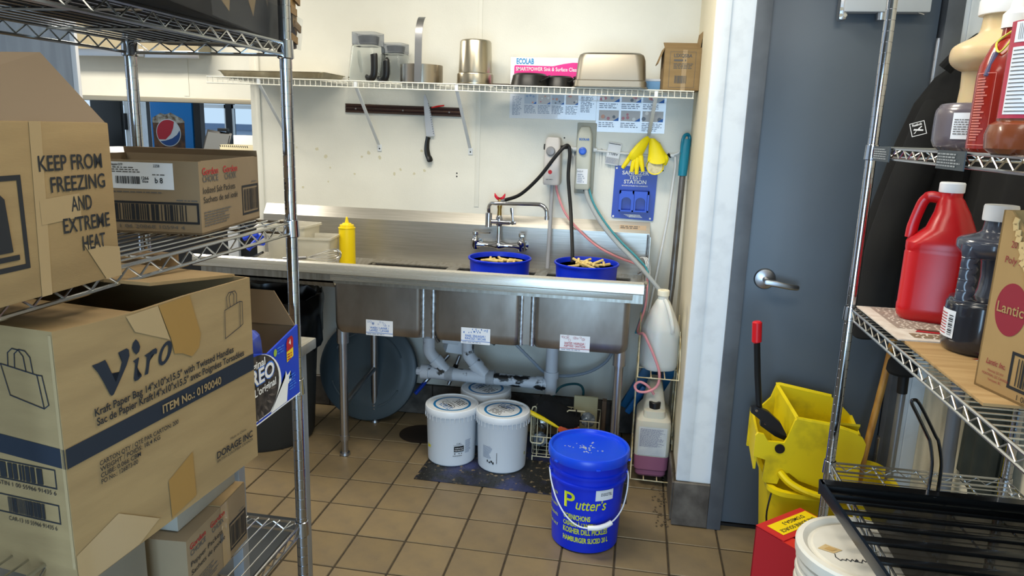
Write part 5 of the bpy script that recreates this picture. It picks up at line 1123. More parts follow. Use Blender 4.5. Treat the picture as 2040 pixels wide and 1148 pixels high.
# ------------------------------------------------------------------ right rack and its load
rack('wire_rack', 'chrome wire rack of jugs and jars at the right', .583, 1.03, .70, 2.0, 2.2, (1.533, 1.113, .672), 'x')
rk = [o for o in COL.objects if o.name.startswith('wire_rack') and o.location.x > 0][0]
tagm = mat('shelf_tag', (58, 66, 72), .45)
for y0, y1 in ((1.84, 1.955), (1.435, 1.56)):
    t = MB().box(.5745, .5770, y0, y1, 1.499, 1.534).build('shelf_tag', tagm, rk, label='dark slip-on shelf tag')
    F = Face((.5744, y1, 1.499), (0, -1, 0), (0, 0, 1), rk); F.lines(.006, .004, (y1 - y0) * .9, .031, 5, mat('tag_print', (150, 156, 160), .5), 2, int(y0 * 50))
def sauce_jug(x, y, z, rb, rt, rn, hb, h1, h2, hn, rz, mlow, mup, cap, label, tallcap=.028):
    t = thing('sauce_jug', label, 'jug', (x, y, z), rz)
    n_ = 36
    def smo(p): return [(q.x, q.y) for q in spline([(a, c, 0) for a, c in p], 4)]
    lo_ = [(rb * .86, 0), (rb * .95, .006), (rb, .018), (rb, hb - .022), (rb * .95, hb - .008), (rb * .84, hb), (rb * .3, hb + .001)]; lo_ = lo_[:2] + smo(lo_[2:])
    MB().lathe(lo_, (0, 0), n_).build('base_drum', mlow, t, local=True)
    up = [(rt * .3, h1 - .004), (rt * .72, h1), (rt * .95, h1 + .014), (rt, h1 + (h2 - h1) * .40), (rt * .93, h1 + (h2 - h1) * .62), (rn * 1.25, h2 - .012), (rn * 1.02, h2), (rn * .96, hn)]; up = smo(up)
    MB().lathe(up, (0, 0), n_).build('upper_bulb', mup, t, local=True)
    wk_ = .030 if rb < .09 else .060
    b = MB(); b.rings([[(.016 * (1 if wk_ < .05 else .8) + wk_ * k * math.cos(a), wk_ * k * math.sin(a) * (1.2 if wk_ < .05 else 1), zz) for a in [2 * PI * q / 18 for q in range(18)]] for k, zz in (((1.15, hb - .01), (.9, hb + .015), (.85, (hb + h1) / 2), (.95, h1 - .012), (1.3, h1 + .015)) if rb < .09 else ((1.10, hb - .01), (1.08, hb + .012), (1.06, (hb + h1) / 2), (1.08, h1 - .004), (1.1, h1 + .02)))]); b.build('waist', mup, t, local=True)
    hxs = -rb * (.80 if rb < .09 else .84)
    b = MB(); pts = []; rr = []
    for k in range(41):
        q = k / 40; zz = hb - .012 + (h1 - hb + .030) * q
        pts.append((hxs + .0022 * math.sin(q * PI * 10), 0, zz)); rr.append((.0135 if rb < .09 else .017) + .0016 * math.sin(q * PI * 10) + .004 * (max(0, .1 - q) + max(0, q - .9)) * 10)
    b.tube(pts, rr, 12, flat=1.2); b.build('handle', mup, t, local=True)
    MB().lathe([(rn * 1.18, hn - .002), (rn * 1.2, hn + .002), (rn * 1.2, hn + tallcap - .004), (rn * 1.14, hn + tallcap), (.001, hn + tallcap)], (0, 0), 36).build('cap', cap, t, local=True, label='white screw cap')
    return t
cream_p = mat('milky_caramel_plastic', (226, 202, 158), .3, trans=.25, ior=1.3, sub=.2); carl = mat('caramel_syrup_plastic', (92, 84, 92), .25, coat=.3)
z = 1.5335
c1 = sauce_jug(.690, 1.63, z, .100, .090, .043, .092, .155, .232, .262, 1.15, carl, cream_p, M['white'], 'wide milky syrup jug with a white cap and label on the top right shelf')
a0 = face_me(.69, 1.63) - .12
def rb_(zz): return .100
wrap_polys([rect(-.056, .022, .050, .072)], c1, .69, 1.63, rb_, a0, z, M['labelw'], 'paper_label', .0012)
wrap_text('Caramel', .009, c1, .69, 1.63, rb_, a0, z + .066, M['ink'], .002, bold=.01, width=.020)
Fm = MB(); R = random.Random(2)
ps = []
for i in range(7):
    yy = .058 - i * .0045; x = -.052; e_ = .018 - R.uniform(0, .01)
    while x < e_: a = R.uniform(.003, .009); ps.append(rect(x, yy, min(x + a, e_), yy + .0018)); x += a + .0014
wrap_polys(ps, c1, .69, 1.63, rb_, a0, z, M['inkgrey'], 'small_print', .002); wrap_polys([rect(.026, .034 + k * .0027, .046, .034 + k * .0027 + R.choice((.0008, .0014, .0019))) for k in range(11)], c1, .69, 1.63, rb_, a0, z, M['ink'], 'barcode', .002)
# ketchup bottle
kt = thing('sauce_bottle', 'red sauce bottle between the milky jug and the brown jar', 'bottle', (.632, 1.462, z))
redk = mat('tomato_red', (142, 30, 16), .22, coat=.3)
MB().lathe([(.040, 0), (.046, .006), (.046, .13), (.044, .15), (.030, .185), (.018, .20), (.017, .215)], (0, 0), 28).build('bottle', redk, kt, local=True)
MB().lathe([(.021, .213), (.021, .236), (.012, .246), (.010, .262), (.001, .263)], (0, 0), 20).build('cap', M['white'], kt, local=True)
MB().tube(spline([(-.012, -.022, .206), (-.028, -.008, .188), (-.03, -.03, .17), (-.012, -.035, .20), (-.004, -.026, .222)], 5), .0018, 5).build('yellow_tie', mat('tie_yellow', (200, 196, 70), .5), kt, local=True)
MB().obox((-.034, -.018, .150), (.012, .010, .042), Matrix.Rotation(.25, 3, 'Y'), .003).build('purple_tag', mat('tag_purple', (84, 80, 110), .5), kt, local=True)
af = face_me(.632, 1.462) - .75
wrap_polys([rect(-.020, .012, .020, .0132), rect(-.020, .135, .020, .1362), rect(.019, .012, .020, .136), rect(-.02, .012, -.019, .136)], kt, .632, 1.462, lambda zz: .046, af, z, mat('pale_red_print', (214, 130, 118), .5), 'label_frame', .001)
R = random.Random(6); wrap_polys([rect(-.015, .02 + k * .0048, .012 - R.uniform(0, .012), .0222 + k * .0048) for k in range(23)], kt, .632, 1.462, lambda zz: .046, af, z, mat('pale_red_print2', (206, 120, 108), .5), 'small_print', .001)
# brown sauce jar
bj = thing('sauce_jar', 'brown sauce jar with a long white nutrition label at frame edge', 'jar', (.633, 1.325, z))
MB().lathe([(.062, 0), (.072, .008), (.074, .03), (.070, .046), (.060, .052), (.060, .17), (.056, .19), (.038, .215), (.034, .225)], (0, 0), 32).build('jar', mat('brown_sauce', (120, 62, 34), .22, col2=(104, 52, 30), coat=.4), bj, local=True)
MB().lathe([(.042, .222), (.042, .25), (.038, .254), (.001, .254)], (0, 0), 28).build('lid', M['white'], bj, local=True)
ab_ = face_me(.633, 1.325) - .25
wrap_polys([rect(-.062, .056, .06, .205)], bj, .633, 1.325, lambda zz: .0605, ab_, z, mat('crimson_label', (176, 52, 76), .4), 'label_ground', .0008)
wrap_polys([rect(-.046, .062, .02, .165), rect(-.046, .172, .02, .203)], bj, .633, 1.325, lambda zz: .0605, ab_, z, M['labelw'], 'white_panel', .0016)
R = random.Random(9); wrap_polys([rect(-.043, .066 + k * .0062, .012 - R.uniform(0, .03), .0675 + k * .0062) for k in range(16)], bj, .633, 1.325, lambda zz: .0605, ab_, z, M['inkgrey'], 'small_print', .0022); wrap_polys([rect(-.038 + k * .0035, .176, -.038 + k * .0035 + R.choice((.0009, .0018, .0025)), .20) for k in range(14)], bj, .633, 1.325, lambda zz: .0605, ab_, z, M['inkgrey'], 'barcode', .0022)

# middle shelf liners
zm = 1.1135
pl_ = thing('shelf_liner', 'bare cardboard liner board on the middle right shelf under the kraft carton', 'board', (.80, 1.48, zm))
MB().box(.605, 1.005, 1.285, 1.70, zm, zm + .006, .001).build('board', mat('liner_board', (176, 146, 100), .7, col2=(156, 124, 80), scale=9, stretch=(.5, 6, 1)), pl_)
MB().box(.775, 1.0, 1.33, 1.56, zm + .006, zm + .009).build('second_layer', mat('liner_board2', (184, 142, 82), .7, col2=(150, 112, 62), scale=22, stretch=(.6, 3, 1)), pl_)
F = Face((.60, 1.285, zm + .006), (1, 0, 0), (0, 1, 0), pl_)
F.poly('dark_stain', arc((.095, .20), .012, 0, 2 * PI, 12)[:-1], mat('stain_brown', (70, 44, 24), .6)); F.polys('torn_label', [[(.10, .262), (.125, .272), (.150, .262), (.13, .252)]], M['labelw']); F.polys('torn_label', [[(.095, .268), (.112, .276), (.116, .266)]], mat('torn_red', (140, 50, 40), .6), 1.6)
nl = thing('shelf_liner', 'white printed flattened sheet lining the far end of middle right shelf', 'sheet', (.78, 1.82, zm + .006))
MB().box(.592, 1.0, 1.665, 1.985, zm + .006, zm + .009).build('sheet', mat('newsprint', (214, 206, 196), .8, col2=(196, 184, 172), scale=30), nl)
F = Face((.592, 1.665, zm + .009), (1, 0, 0), (0, 1, 0), nl)
F.lines(.03, .10, .38, .31, 26, mat('faded_print', (186, 168, 156), .8), 1.5, 5); F.polys('red_block', [[(.06, .075), (.16, .058), (.165, .070), (.07, .090)]], M['inkred'], 2); F.polys('dark_block', [[(.065, .094), (.14, .080), (.15, .090), (.08, .103)]], mat('brown_print', (92, 62, 50), .8), 2); F.lines(.04, .02, .22, .06, 5, mat('tan_print', (150, 124, 92), .8), 1.5, 8)
# red gallon jug
z = zm + .0095
rj = thing('gallon_jug', 'red plastic gallon jug with side handle and white cap', 'jug', (.738, 1.90, z), -.38)
def rq(w_, d_, z_, r, ox=0, oy=0): return [(p[0] + ox, p[1] + oy, z_) for p in rrect(w_, d_, r, 5)]
b = MB(); s_ = .148
b.rings([rq(s_ * .86, s_ * .86, 0, .03), rq(s_ * .97, s_ * .97, .010, .034), rq(s_ * 1.0, s_ * 1.0, .022, .034), rq(s_ * 1.005, s_ * 1.005, .036, .034), rq(s_ * .99, s_ * .99, .040, .034), rq(s_ * .985, s_ * .985, .165, .034), rq(s_ * .97, s_ * .97, .169, .034), rq(s_ * .985, s_ * .985, .176, .034), rq(s_ * .985, s_ * .985, .190, .036),
         rq(s_ * .90, s_ * .95, .200, .036, .006), rq(s_ * .72, s_ * .80, .222, .04, .016), rq(s_ * .52, s_ * .56, .262, .035, .014), rq(s_ * .38, s_ * .38, .292, .027, .008), rq(.050, .050, .298, .0245, .006), rq(.050, .050, .312, .0245, .006)])
b.build('jug_body', M['redp'], rj, local=True)
b = MB(); b.tube(spline([(-.008, 0, .292), (-.035, 0, .296), (-.048, 0, .286), (-.056, 0, .262), (-.064, 0, .225), (-.066, 0, .195)], 5), [.013] * 8 + [.0115] * 12 + [.012] * 6, 12, flat=1.15); b.build('handle', M['redp'], rj, local=True)
MB().lathe([(.0265, .309), (.0275, .312), (.0275, .330), (.0255, .333), (.001, .333)], (.006, 0), 32).build('cap', M['white'], rj, local=True, label='white screw cap')
# dark syrup jug
dk = mat('dark_syrup_plastic', (36, 38, 46), .18, coat=.5); dku = mat('smoky_jug_plastic', (70, 74, 86), .2, coat=.4)
sauce_jug(.735, 1.625, zm + .0065, .072, .070, .026, .115, .200, .262, .278, .40, dk, dku, M['white'], 'dark chocolate-coloured syrup jug with finger grips between the red jug and kraft carton', .030)
cx, cy = .735, 1.625; aa = face_me(cx, cy) - 1.05; t = [o for o in COL.objects if o.name.startswith('sauce_jug') and abs(o.location.z - zm - .0065) < .001][0]
wrap_polys([rect(-.026, .03, .026, .088)], t, cx, cy, lambda zz: .072, aa, zm + .0065, M['labelw'], 'paper_label', .001)
wrap_polys([rect(-.022, .036 + k * .006, .004, .038 + k * .006) for k in range(8)], t, cx, cy, lambda zz: .072, aa, zm + .0065, M['inkred'], 'small_print', .0018); wrap_polys([rect(.010, .036 + k * .004, .022, .036 + k * .004 + (.001, .002, .0028)[k % 3]) for k in range(11)], t, cx, cy, lambda zz: .072, aa, zm + .0065, M['ink'], 'barcode', .0018)
# torn kraft carton
lt = thing('carton', 'torn kraft carton with a maroon disc logo at the right frame edge', 'carton', (.632, 1.387, zm + .0065), math.radians(16.5))
kraft = mat('kraft_bright', (168, 135, 86), .85, col2=(156, 124, 78), scale=5, bump=.1)
Hh = .318; LW = .34; 
b = MB()                              # local: x along the far side (+x), y towards the camera is -y
prf = [(0, 0), (LW, 0), (LW, Hh * .88), (.22, Hh * .90), (.175, Hh * .72), (.15, Hh * .60), (.115, Hh * .64), (.098, Hh * .60), (.078, Hh * .66), (.070, Hh * .72), (.060, Hh * .76), (.060, Hh * .86), (.045, Hh * .93), (.030, Hh * .965), (.018, Hh), (0, Hh)]
b.prism(prf, (0, 0, 0), (0, -1, 0), (0, 0, 1), -.004)
b.box(.0, .34, -.004, 0, 0, Hh); b.box(.336, .34, -LW, 0, 0, Hh); b.box(0, .34, -LW, -LW + .004, 0, Hh * .9); b.box(0, .34, -LW, 0, 0, .004)
b.build('box_body', kraft, lt, local=True, smooth=False)
b = MB(); R = random.Random(3)
rs = []
for zz, k in ((.02, .98), (.20, .97), (.29, .96), (.318, .90), (.328, .70)):
    rs.append([(.17 + .160 * k * math.cos(a) * (1 + R.uniform(-.03, .03)), -.17 + .160 * k * math.sin(a) * (1 + R.uniform(-.03, .03)), zz + R.uniform(-.006, .006)) for a in [2 * PI * q / 28 for q in range(28)]])
b.rings(rs); b.build('inner_bag', mat('grey_inner_bag', (104, 104, 98), .5, col2=(84, 84, 80), scale=18), lt, local=True)
b = MB()
for k in range(12):
    y = -.030 - .0045 * k; b.obox((-.003, y - R.uniform(0, .006), Hh * .95 - .0095 * k), (.002, .010, .012), Matrix.Rotation(R.uniform(-.8, .8), 3, 'X'))
b.obox((.09, -.10, Hh + .006), (.10, .10, .003), Matrix.Rotation(.08, 3, 'X')).obox((.10, -.09, Hh + .012), (.09, .10, .003), Matrix.Rotation(.05, 3, 'Y')); b.build('torn_edge', mat('torn_paper', (206, 176, 122), .9), lt, local=True)
F = wf(lt, 0, 0, 0, (0, -1, 0), (0, 0, 1))
F.poly('logo_disc', [(.052 + .034 * math.cos(a), .152 + .046 * math.sin(a)) for a in [2 * PI * k / 36 for k in range(36)]], M['inkmaroon'])
F.text('Lantic', .052, .152, .026, kraft, 2.4, bold=.012, width=.058)
F.text('20 x 2 KG', .030, .262, .016, M['inkmaroon'], align='LEFT', width=.055); F.text('Poly bags', .022, .235, .017, M['inkmaroon'], align='LEFT', width=.056, shear=.1)
F.text('Lantic Inc.', .020, .052, .014, M['inkmaroon'], align='LEFT', width=.044, shear=.25, bold=.01)
for k, tx in enumerate(('Montréal, QC H1V', 'MONTREAL QC CANADA', 'Vancouver, BC')): F.text(tx, .045, .037 - k * .008, .0065, M['inkmaroon'], width=(.036, .06, .03)[k])
F.frame('barcode_frame', .072, .020, .25, .085, .0055, M['ink']); F.bars(.088, .028, .24, .076, M['ink'], 2, 14); F.text('1 00', .108, .010, .014, M['ink'], 2, width=.022)
F.poly('dot_mark', arc((.100, .145), .006, 0, 2 * PI, 12)[:-1], M['inkmaroon'])
F.rect('tape_strip', .13, 0, .17, .03, M['tapec'], 1)

# ------------------------------------------------------------------ black slatted tray with loop handle
zt = .6735
tr = thing('slatted_tray', 'black slatted tray with tall wire loop handle on the low right shelf', 'tray', (.75, 1.55, zt))
blk = mat('gloss_black', (10, 10, 11), .3, coat=.2)
b = MB(); x0, x1, y0, y1 = .504, 1.02, 1.14, 1.795
def bar(nm, a, c, w_, h_, zc):
    pass
MB().box(x0, x1, y1 - .006, y1, zt, zt + .040, .002).box(x0, x1, y1 - .030, y1 - .006, zt + .036, zt + .040).build('back_rim', blk, tr)
MB().rings([[(x0 + dx - .004, y1, zt + zz) if False else (x0 + (.035 if yy < 1.3 else 0) + dx, yy, zt + zz) for dx, zz in ((0, .012), (.006, 0), (.012, 0), (.006, .034), (.004, .040), (-.004, .040))] for yy in (1.14, 1.78)] if False else [[(xx + dx, yy, zt + zz) for dx, zz in ((0, .010), (.006, 0), (.012, 0), (.008, .034), (.005, .040), (-.003, .040))] for xx, yy in ((.562, 1.14), (.504, 1.79))]).build('side_rim', mat('blue_black', (12, 22, 34), .35), tr)
MB().box(1.014, 1.02, y0, y1, zt, zt + .04, .002).build('side_rim', blk, tr); MB().box(.562, 1.02, y0, y0 + .006, zt, zt + .04, .002).build('front_rim', blk, tr)
for y, w_ in ((1.765, .03), (1.70, .012), (1.645, .012), (1.58, .024), (1.50, .022), (1.42, .022), (1.34, .022), (1.26, .022), (1.19, .02)):
    xl = .562 - (.058) * (y - 1.14) / .65 + .008
    MB().box(xl, 1.014, y - w_ / 2, y + w_ / 2, zt + .001, zt + .009, .001).build('slat', blk, tr)
MB().box(.60, 1.0, 1.15, 1.78, zt - .0003, zt + .0007).build('smoky_floor', mat('smoky_tray_floor', (34, 32, 28), .4, alpha=.72), tr)
b = MB(); sp = spline([(.758, 1.795, .70), (.757, 1.795, .78), (.745, 1.795, .835), (.735, 1.795, .855), (.705, 1.79, .905), (.686, 1.787, .937), (.690, 1.786, .944), (.700, 1.786, .940), (.722, 1.79, .908), (.754, 1.795, .855), (.764, 1.795, .838), (.778, 1.795, .78), (.780, 1.795, .70)], 4)
b.tube(sp, .0042, 8); b.build('loop_handle', mat('dark_chrome', (110, 110, 114), .18, 1.0), tr)
MB().cyl((.769, 1.79, .705), (.769, 1.78, .705), .005, n=8).build('rivet', M['chrome'], tr)

# ------------------------------------------------------------------ white pails and red carton below
px, py = .592, 1.675
wp = thing('white_pail', 'white lidded pail with a black scrawl on its lid, under the black tray', 'pail', (px, py, 0))
def pail_prof(z0, z1, rb, rt): return [(rb * .97, z0), (rb, z0 + .008), (rt, z1 - .03), (rt + .006, z1 - .028), (rt + .006, z1 - .018), (rt, z1 - .016), (rt, z1)]
wpl = mat('chalky_white_plastic', (224, 222, 212), .42, col2=(212, 206, 192), scale=6)
MB().lathe(pail_prof(.001, .56, .125, .138), (px, py), 44).build('pail_wall', wpl, wp)
for k, z in enumerate((.485, .515, .545)): MB().lathe([(.139, z), (.147, z + .002), (.149, z + .010), (.147, z + .018), (.139, z + .020)], (px, py), 44, False, False).build('ring', wpl, wp)
MB().lathe([(.149, .572), (.153, .574), (.154, .597), (.150, .603), (.138, .604), (.130, .598), (.126, .592), (.119, .592), (.115, .598), (.001, .598)], (px, py), 52).build('lid', wpl, wp)
F = Face((px - .065, py + .06, .5982), (1, 0, 0), (0, 1, 0), wp)
F.polys('sticker_remains', [[(-.045, -.075), (-.012, -.09), (.012, -.072), (-.022, -.052)]], mat('tan_sticker', (206, 182, 136), .7, col2=(184, 156, 106), scale=30)); F.polys('sticker_core', [[(-.030, -.074), (-.014, -.082), (0, -.072), (-.016, -.062)]], mat('tan_sticker_dark', (184, 150, 92), .7), 2)
sc_ = [(-.010, -.092), (-.012, -.105), (-.004, -.118), (.002, -.112), (.008, -.116), (.012, -.108), (.018, -.117), (.024, -.108), (.028, -.116), (.034, -.106), (.036, -.112), (.030, -.114), (.042, -.118), (.048, -.104), (.052, -.112), (.060, -.104), (.066, -.110), (.056, -.116)]
F.stroke('marker_scrawl', sc_, .0022, M['ink'], 2)
F.polys('lid_ring', [[(.075 + .018 * math.cos(a), -.05 + .018 * math.sin(a)), (.075 + .018 * math.cos(a + .2), -.05 + .018 * math.sin(a + .2)), (.075 + .016 * math.cos(a + .2), -.05 + .016 * math.sin(a + .2)), (.075 + .016 * math.cos(a), -.05 + .016 * math.sin(a))] for a in [.2 * k for k in range(32)]], mat('lid_groove', (196, 186, 160), .6), 2)
rb = thing('red_carton', 'red carton with yellow lettered top flap on the floor by the mop bucket', 'carton', (.447, 2.20, 0), math.radians(-48))
redc = mat('red_print_card', (168, 30, 42), .42); redt = mat('bright_red_card', (206, 44, 38), .45)
RW, RD, RH = .28, .20, .34
b = MB(); th = .004
b.box(0, RW, 0, th, 0, RH); b.box(0, RW, RD - th, RD, 0, RH); b.box(0, th, 0, RD, 0, RH); b.box(RW - th, RW, 0, RD, 0, RH); b.box(0, RW, 0, RD, 0, th)
b.build('box_body', redc, rb, local=True, smooth=False)
MB().box(.10, RW, .0, .045, RH - .0005, RH + .0015).build('flap', redt, rb, local=True)
MB().box(0.0, .105, .0, RD + .02, RH + .002, RH + .005).build('flap', mat('flap_red', (196, 34, 44), .42), rb, local=True, label='top flap with yellow panel')
F = wf(rb, 0, 0, RH + .0052, (1, 0, 0), (0, 1, 0))
F.rect('yellow_panel', .022, .025, .084, .215, mat('panel_yellow', (240, 208, 20), .45))
Fy = wf(rb, 0, 0, RH + .0052, (0, -1, 0), (1, 0, 0)) 
Fy.text('UNE BONNE SOURCE', -.12, .066, .021, M['ink'], 2.2, width=.165, bold=.012); Fy.text("D'OMEGA-3", -.13, .040, .021, M['ink'], 2.2, width=.10, bold=.012)
F = wf(rb, 0, 0, 0, (1, 0, 0), (0, 0, 1))
F.poly('yellow_drop', [(.150, .235), (.162, .195), (.190, .165), (.200, .13), (.19, .09), (.15, .07), (.11, .09), (.10, .13), (.115, .165), (.142, .195)], mat('drop_yellow', (240, 206, 20), .45)); F.polys('leaf_print', [[(.085, .16), (.11, .165), (.135, .13), (.12, .09), (.09, .11)]], mat('leaf_print_green', (40, 110, 70), .5), 2)

# ------------------------------------------------------------------ mop bucket
mb = thing('mop_bucket', 'yellow mop bucket with wringer and black lever in front of the grey door', 'mop bucket', (.67, 2.52, 0))
def ring4(x0, x1, y0, y1, z, r): 
    cx, cy = (x0 + x1) / 2, (y0 + y1) / 2; return [(cx + p[0], cy + p[1], z) for p in rrect(x1 - x0, y1 - y0, r, 4)]
b = MB(); b.rings([ring4(.56, .86, 2.45, 2.68, .06, .05), ring4(.545, .88, 2.43, 2.70, .10, .06), ring4(.53, .93, 2.41, 2.72, .30, .06), ring4(.525, .96, 2.40, 2.725, .352, .06), ring4(.515, .975, 2.385, 2.73, .356, .065), ring4(.515, .975, 2.385, 2.73, .372, .065), ring4(.53, .955, 2.41, 2.715, .370, .06), ring4(.57, .85, 2.46, 2.67, .08, .05)]); b.build('bucket', M['mop'], mb)
b = MB()                              # wringer: front plate, stepped sides, sloping back plate
front = [(.462, .470), (.462, .545), (.470, .556), (.490, .552), (.500, .536), (.506, .528), (.558, .528), (.566, .545), (.585, .612), (.592, .618), (.709, .604), (.775, .588), (.806, .572), (.818, .550), (.815, .51), (.806, .46), (.800, .375), (.70, .372), (.62, .395), (.585, .420), (.56, .415), (.55, .375), (.508, .376), (.500, .385), (.503, .46)]
b.prism(front, (0, 2.455, 0), (1, 0, 0), (0, 0, 1), .012); b.build('wringer_front', M['mop'], mb)
b = MB(); b.prism([(.480, .40), (.480, .552), (.520, .566), (.548, .60), (.562, .648), (.575, .652), (.760, .622), (.79, .60), (.83, .56), (.83, .40)], (0, 2.70, 0), (1, 0, 0), (0, 0, 1), .012); b.build('wringer_back', M['mop'], mb)
for side in range(3):
  b = MB()
  if side == 0: b.rings([[(x, y, z) for x, y, z in ((.800, 2.45, zz), (.812, 2.45, zz), (.842, 2.70, zz), (.830, 2.70, zz))] for zz in (.40, .555)])
  elif side == 1: b.rings([[(.562, 2.69, .648), (.572, 2.69, .652), (.598, 2.452, .622), (.588, 2.452, .616)], [(.562, 2.69, .44), (.572, 2.69, .44), (.598, 2.452, .44), (.588, 2.452, .44)]])
  else: b.rings([[(.466, 2.45, zz), (.474, 2.45, zz), (.492, 2.70, zz), (.484, 2.70, zz)] for zz in (.42, .545)])
  b.build('wringer_side', M['mop'], mb)
b = MB(); b.rings([[(.60 + k * .21, 2.50 + .15 * (1 - q), .44 + .15 * q + t * .008) for k, q, t in ((0, 1, 0), (0, 1, 1), (1, 1, 1), (1, 1, 0))], [(.60 + k * .21, 2.62, .42 + t * .008) for k, t in ((0, 0), (0, 1), (1, 1), (1, 0))]]); b.build('press_plate', mat('press_yellow', (214, 192, 30), .45), mb)
MB().tube([(.59, 2.452, .617), (.709, 2.452, .605), (.79, 2.452, .582)], .008, 8).build('top_lip', M['mop'], mb); MB().tube([(.563, 2.70, .650), (.575, 2.70, .652), (.76, 2.70, .622)], .007, 8).build('top_lip', M['mop'], mb)
MB().tube(spline([(.555, 2.44, .42), (.585, 2.41, .398), (.64, 2.39, .380), (.72, 2.385, .368), (.86, 2.385, .364)], 5), .013, 10, flat=1.4).build('rim_lip', M['mop'], mb)
MB().cyl((.545, 2.455, .507), (.545, 2.438, .507), .0165, n=22).build('pivot_cap', M['blackp'], mb)
for a, c, dy in (((.452, .628), (.566, .545), 0), ((.492, .572), (.580, .515), .03)):
    b = MB(); d_ = V((c[0] - a[0], 0, c[1] - a[1])); nrm = V((-d_.z, 0, d_.x)).normalized()
    pts = [(a[0] + d_.x * t + nrm.x * w_, a[1] + d_.z * t + nrm.z * w_) for t, w_ in ((-.08, 0), (0, .014), (.3, .026), (.7, .022), (1, .004), (1, -.004), (.6, -.014), (0, -.014))]
    b.prism(pts, (0, 2.47 + dy, 0), (1, 0, 0), (0, 0, 1), -.022); b.build('gear_arm', M['blackp'], mb)
    MB().cyl((a[0] + .008, 2.47 + dy, a[1]), (a[0] + .008, 2.463 + dy, a[1]), .005, n=10).build('bolt', M['chrome'], mb)
MB().tube([(.445, 2.52, .875), (.449, 2.52, .84), (.460, 2.515, .74), (.470, 2.505, .66), (.476, 2.49, .605)], .0125, 12, flat=.8).build('lever', M['blackp'], mb)
MB().tube([(.4405, 2.52, .930), (.441, 2.52, .926), (.446, 2.52, .858), (.447, 2.52, .855)], [.011, .0165, .0165, .013], 14).build('red_grip', mat('grip_red', (196, 20, 30), .35), mb, label='red grip')
for x in (.58, .84):
    for y in (2.46, 2.66): MB().cyl((x, y - .012, .028), (x, y + .012, .028), .027, n=18).cyl((x, y, .03), (x, y, .075), .010, n=8).build('castor', M['blackr'], mb)
MB().tube(spline([(.525, 2.40, .36), (.515, 2.385, .28), (.535, 2.38, .20), (.58, 2.38, .16)], 5), .003, 6).build('black_bail', M['blackr'], mb)

# ------------------------------------------------------------------ poles and clothes by the right wall
ph = thing('string_mop', 'string mop with a wooden handle standing in the yellow mop bucket', 'mop', (.87, 2.62, .09))
MB().tube([(.972, 2.745, .99), (.934, 2.705, .70), (.890, 2.66, .42), (.862, 2.625, .20)], .0125, 12).build('handle', M['wood'], ph)
MB().obox((.858, 2.62, .19), (.035, .03, .09), Matrix.Rotation(.14, 3, 'Y'), .006).build('clamp', M['blackp'], ph)
MB().lathe([(.04, .088), (.045, .10), (.04, .14), (.02, .18)], (.855, 2.615), 14).build('mop_head', mat('mop_string', (150, 144, 130), .9, col2=(110, 104, 92), scale=50), ph)
p2 = thing('broom_pole', 'grey metal broom pole with a black grip standing by right wall', 'broom', (.97, 2.62, 0))
MB().tube([(.962, 2.60, .70), (.962, 2.60, .18)], .0135, 12).build('pole', mat('alu_pole', (140, 144, 150), .35, .7), p2); MB().tube([(.955, 2.60, .805), (.958, 2.60, .80), (.962, 2.60, .69)], [.012, .018, .017], 12).build('grip', M['blackr'], p2)
MB().obox((.962, 2.60, .15), (.09, .05, .06), None, .01).build('broom_block', M['blackp'], p2); MB().obox((.962, 2.60, .06), (.095, .05, .117), None, .006).build('bristles', mat('bristle_black', (24, 24, 24), .9), p2)
p3 = thing('grey_pole', 'plain grey pole standing against the beige wall behind the rack', 'pole', (1.06, 2.35, 0))
MB().tube([(1.055, 2.42, 1.02), (1.062, 2.40, .3), (1.064, 2.39, .002)], .021, 12).build('pole', mat('slate_pole', (108, 112, 118), .4), p3)
def garment(name, label, cat, sec, m, seed, folds=7, amp=.012):
    t = thing(name, label, cat, (sum(s[0] for s in sec) / len(sec), sec[0][1], min(s[2] for s in sec)))
    R = random.Random(seed); ph_ = [R.uniform(0, 6) for _ in range(4)]; rs = []
    n_ = 56; S_ = []
    for i in range(len(sec) - 1):
        for k in range(5):
            q = k / 5; S_.append([a * (1 - q) + c * q for a, c in zip(sec[i], sec[i + 1])])
    S_.append(list(sec[-1]))
    for cx, cy, z, rx, ry in S_:
        g = min(1, (sec[0][2] - z) / .25)
        rs.append([(cx + (rx + amp * g * math.sin(folds * a + ph_[0] + 2 * z)) * math.cos(a), cy + (ry + amp * g * math.sin((folds - 2) * a + ph_[1] - 3 * z) + .5 * amp * g * math.sin(13 * a + ph_[2])) * math.sin(a), z + .012 * g * math.sin(3 * a + ph_[3])) for a in [2 * PI * k / n_ for k in range(n_)]])
    MB().rings(rs).build('cloth', m, t); return t
jk = garment('jacket', 'black jacket with a white logo hanging by the door hinge behind the rack', 'jacket', [(1.01, 2.60, 1.80, .03, .03), (.985, 2.585, 1.745, .07, .06), (.965, 2.57, 1.66, .10, .09), (.945, 2.56, 1.50, .125, .12), (.925, 2.56, 1.30, .150, .13), (.915, 2.56, 1.10, .168, .13), (.92, 2.56, .96, .168, .13), (.925, 2.56, .925, .16, .12)], M['cloth'], 5, 7, .010)
b = MB(); b.tube(spline([(.905, 2.50, 1.765), (.93, 2.49, 1.80), (.97, 2.50, 1.835), (1.0, 2.53, 1.85), (1.03, 2.56, 1.84)], 5), .028, 12, flat=.7); b.build('collar', M['cloth'], jk)
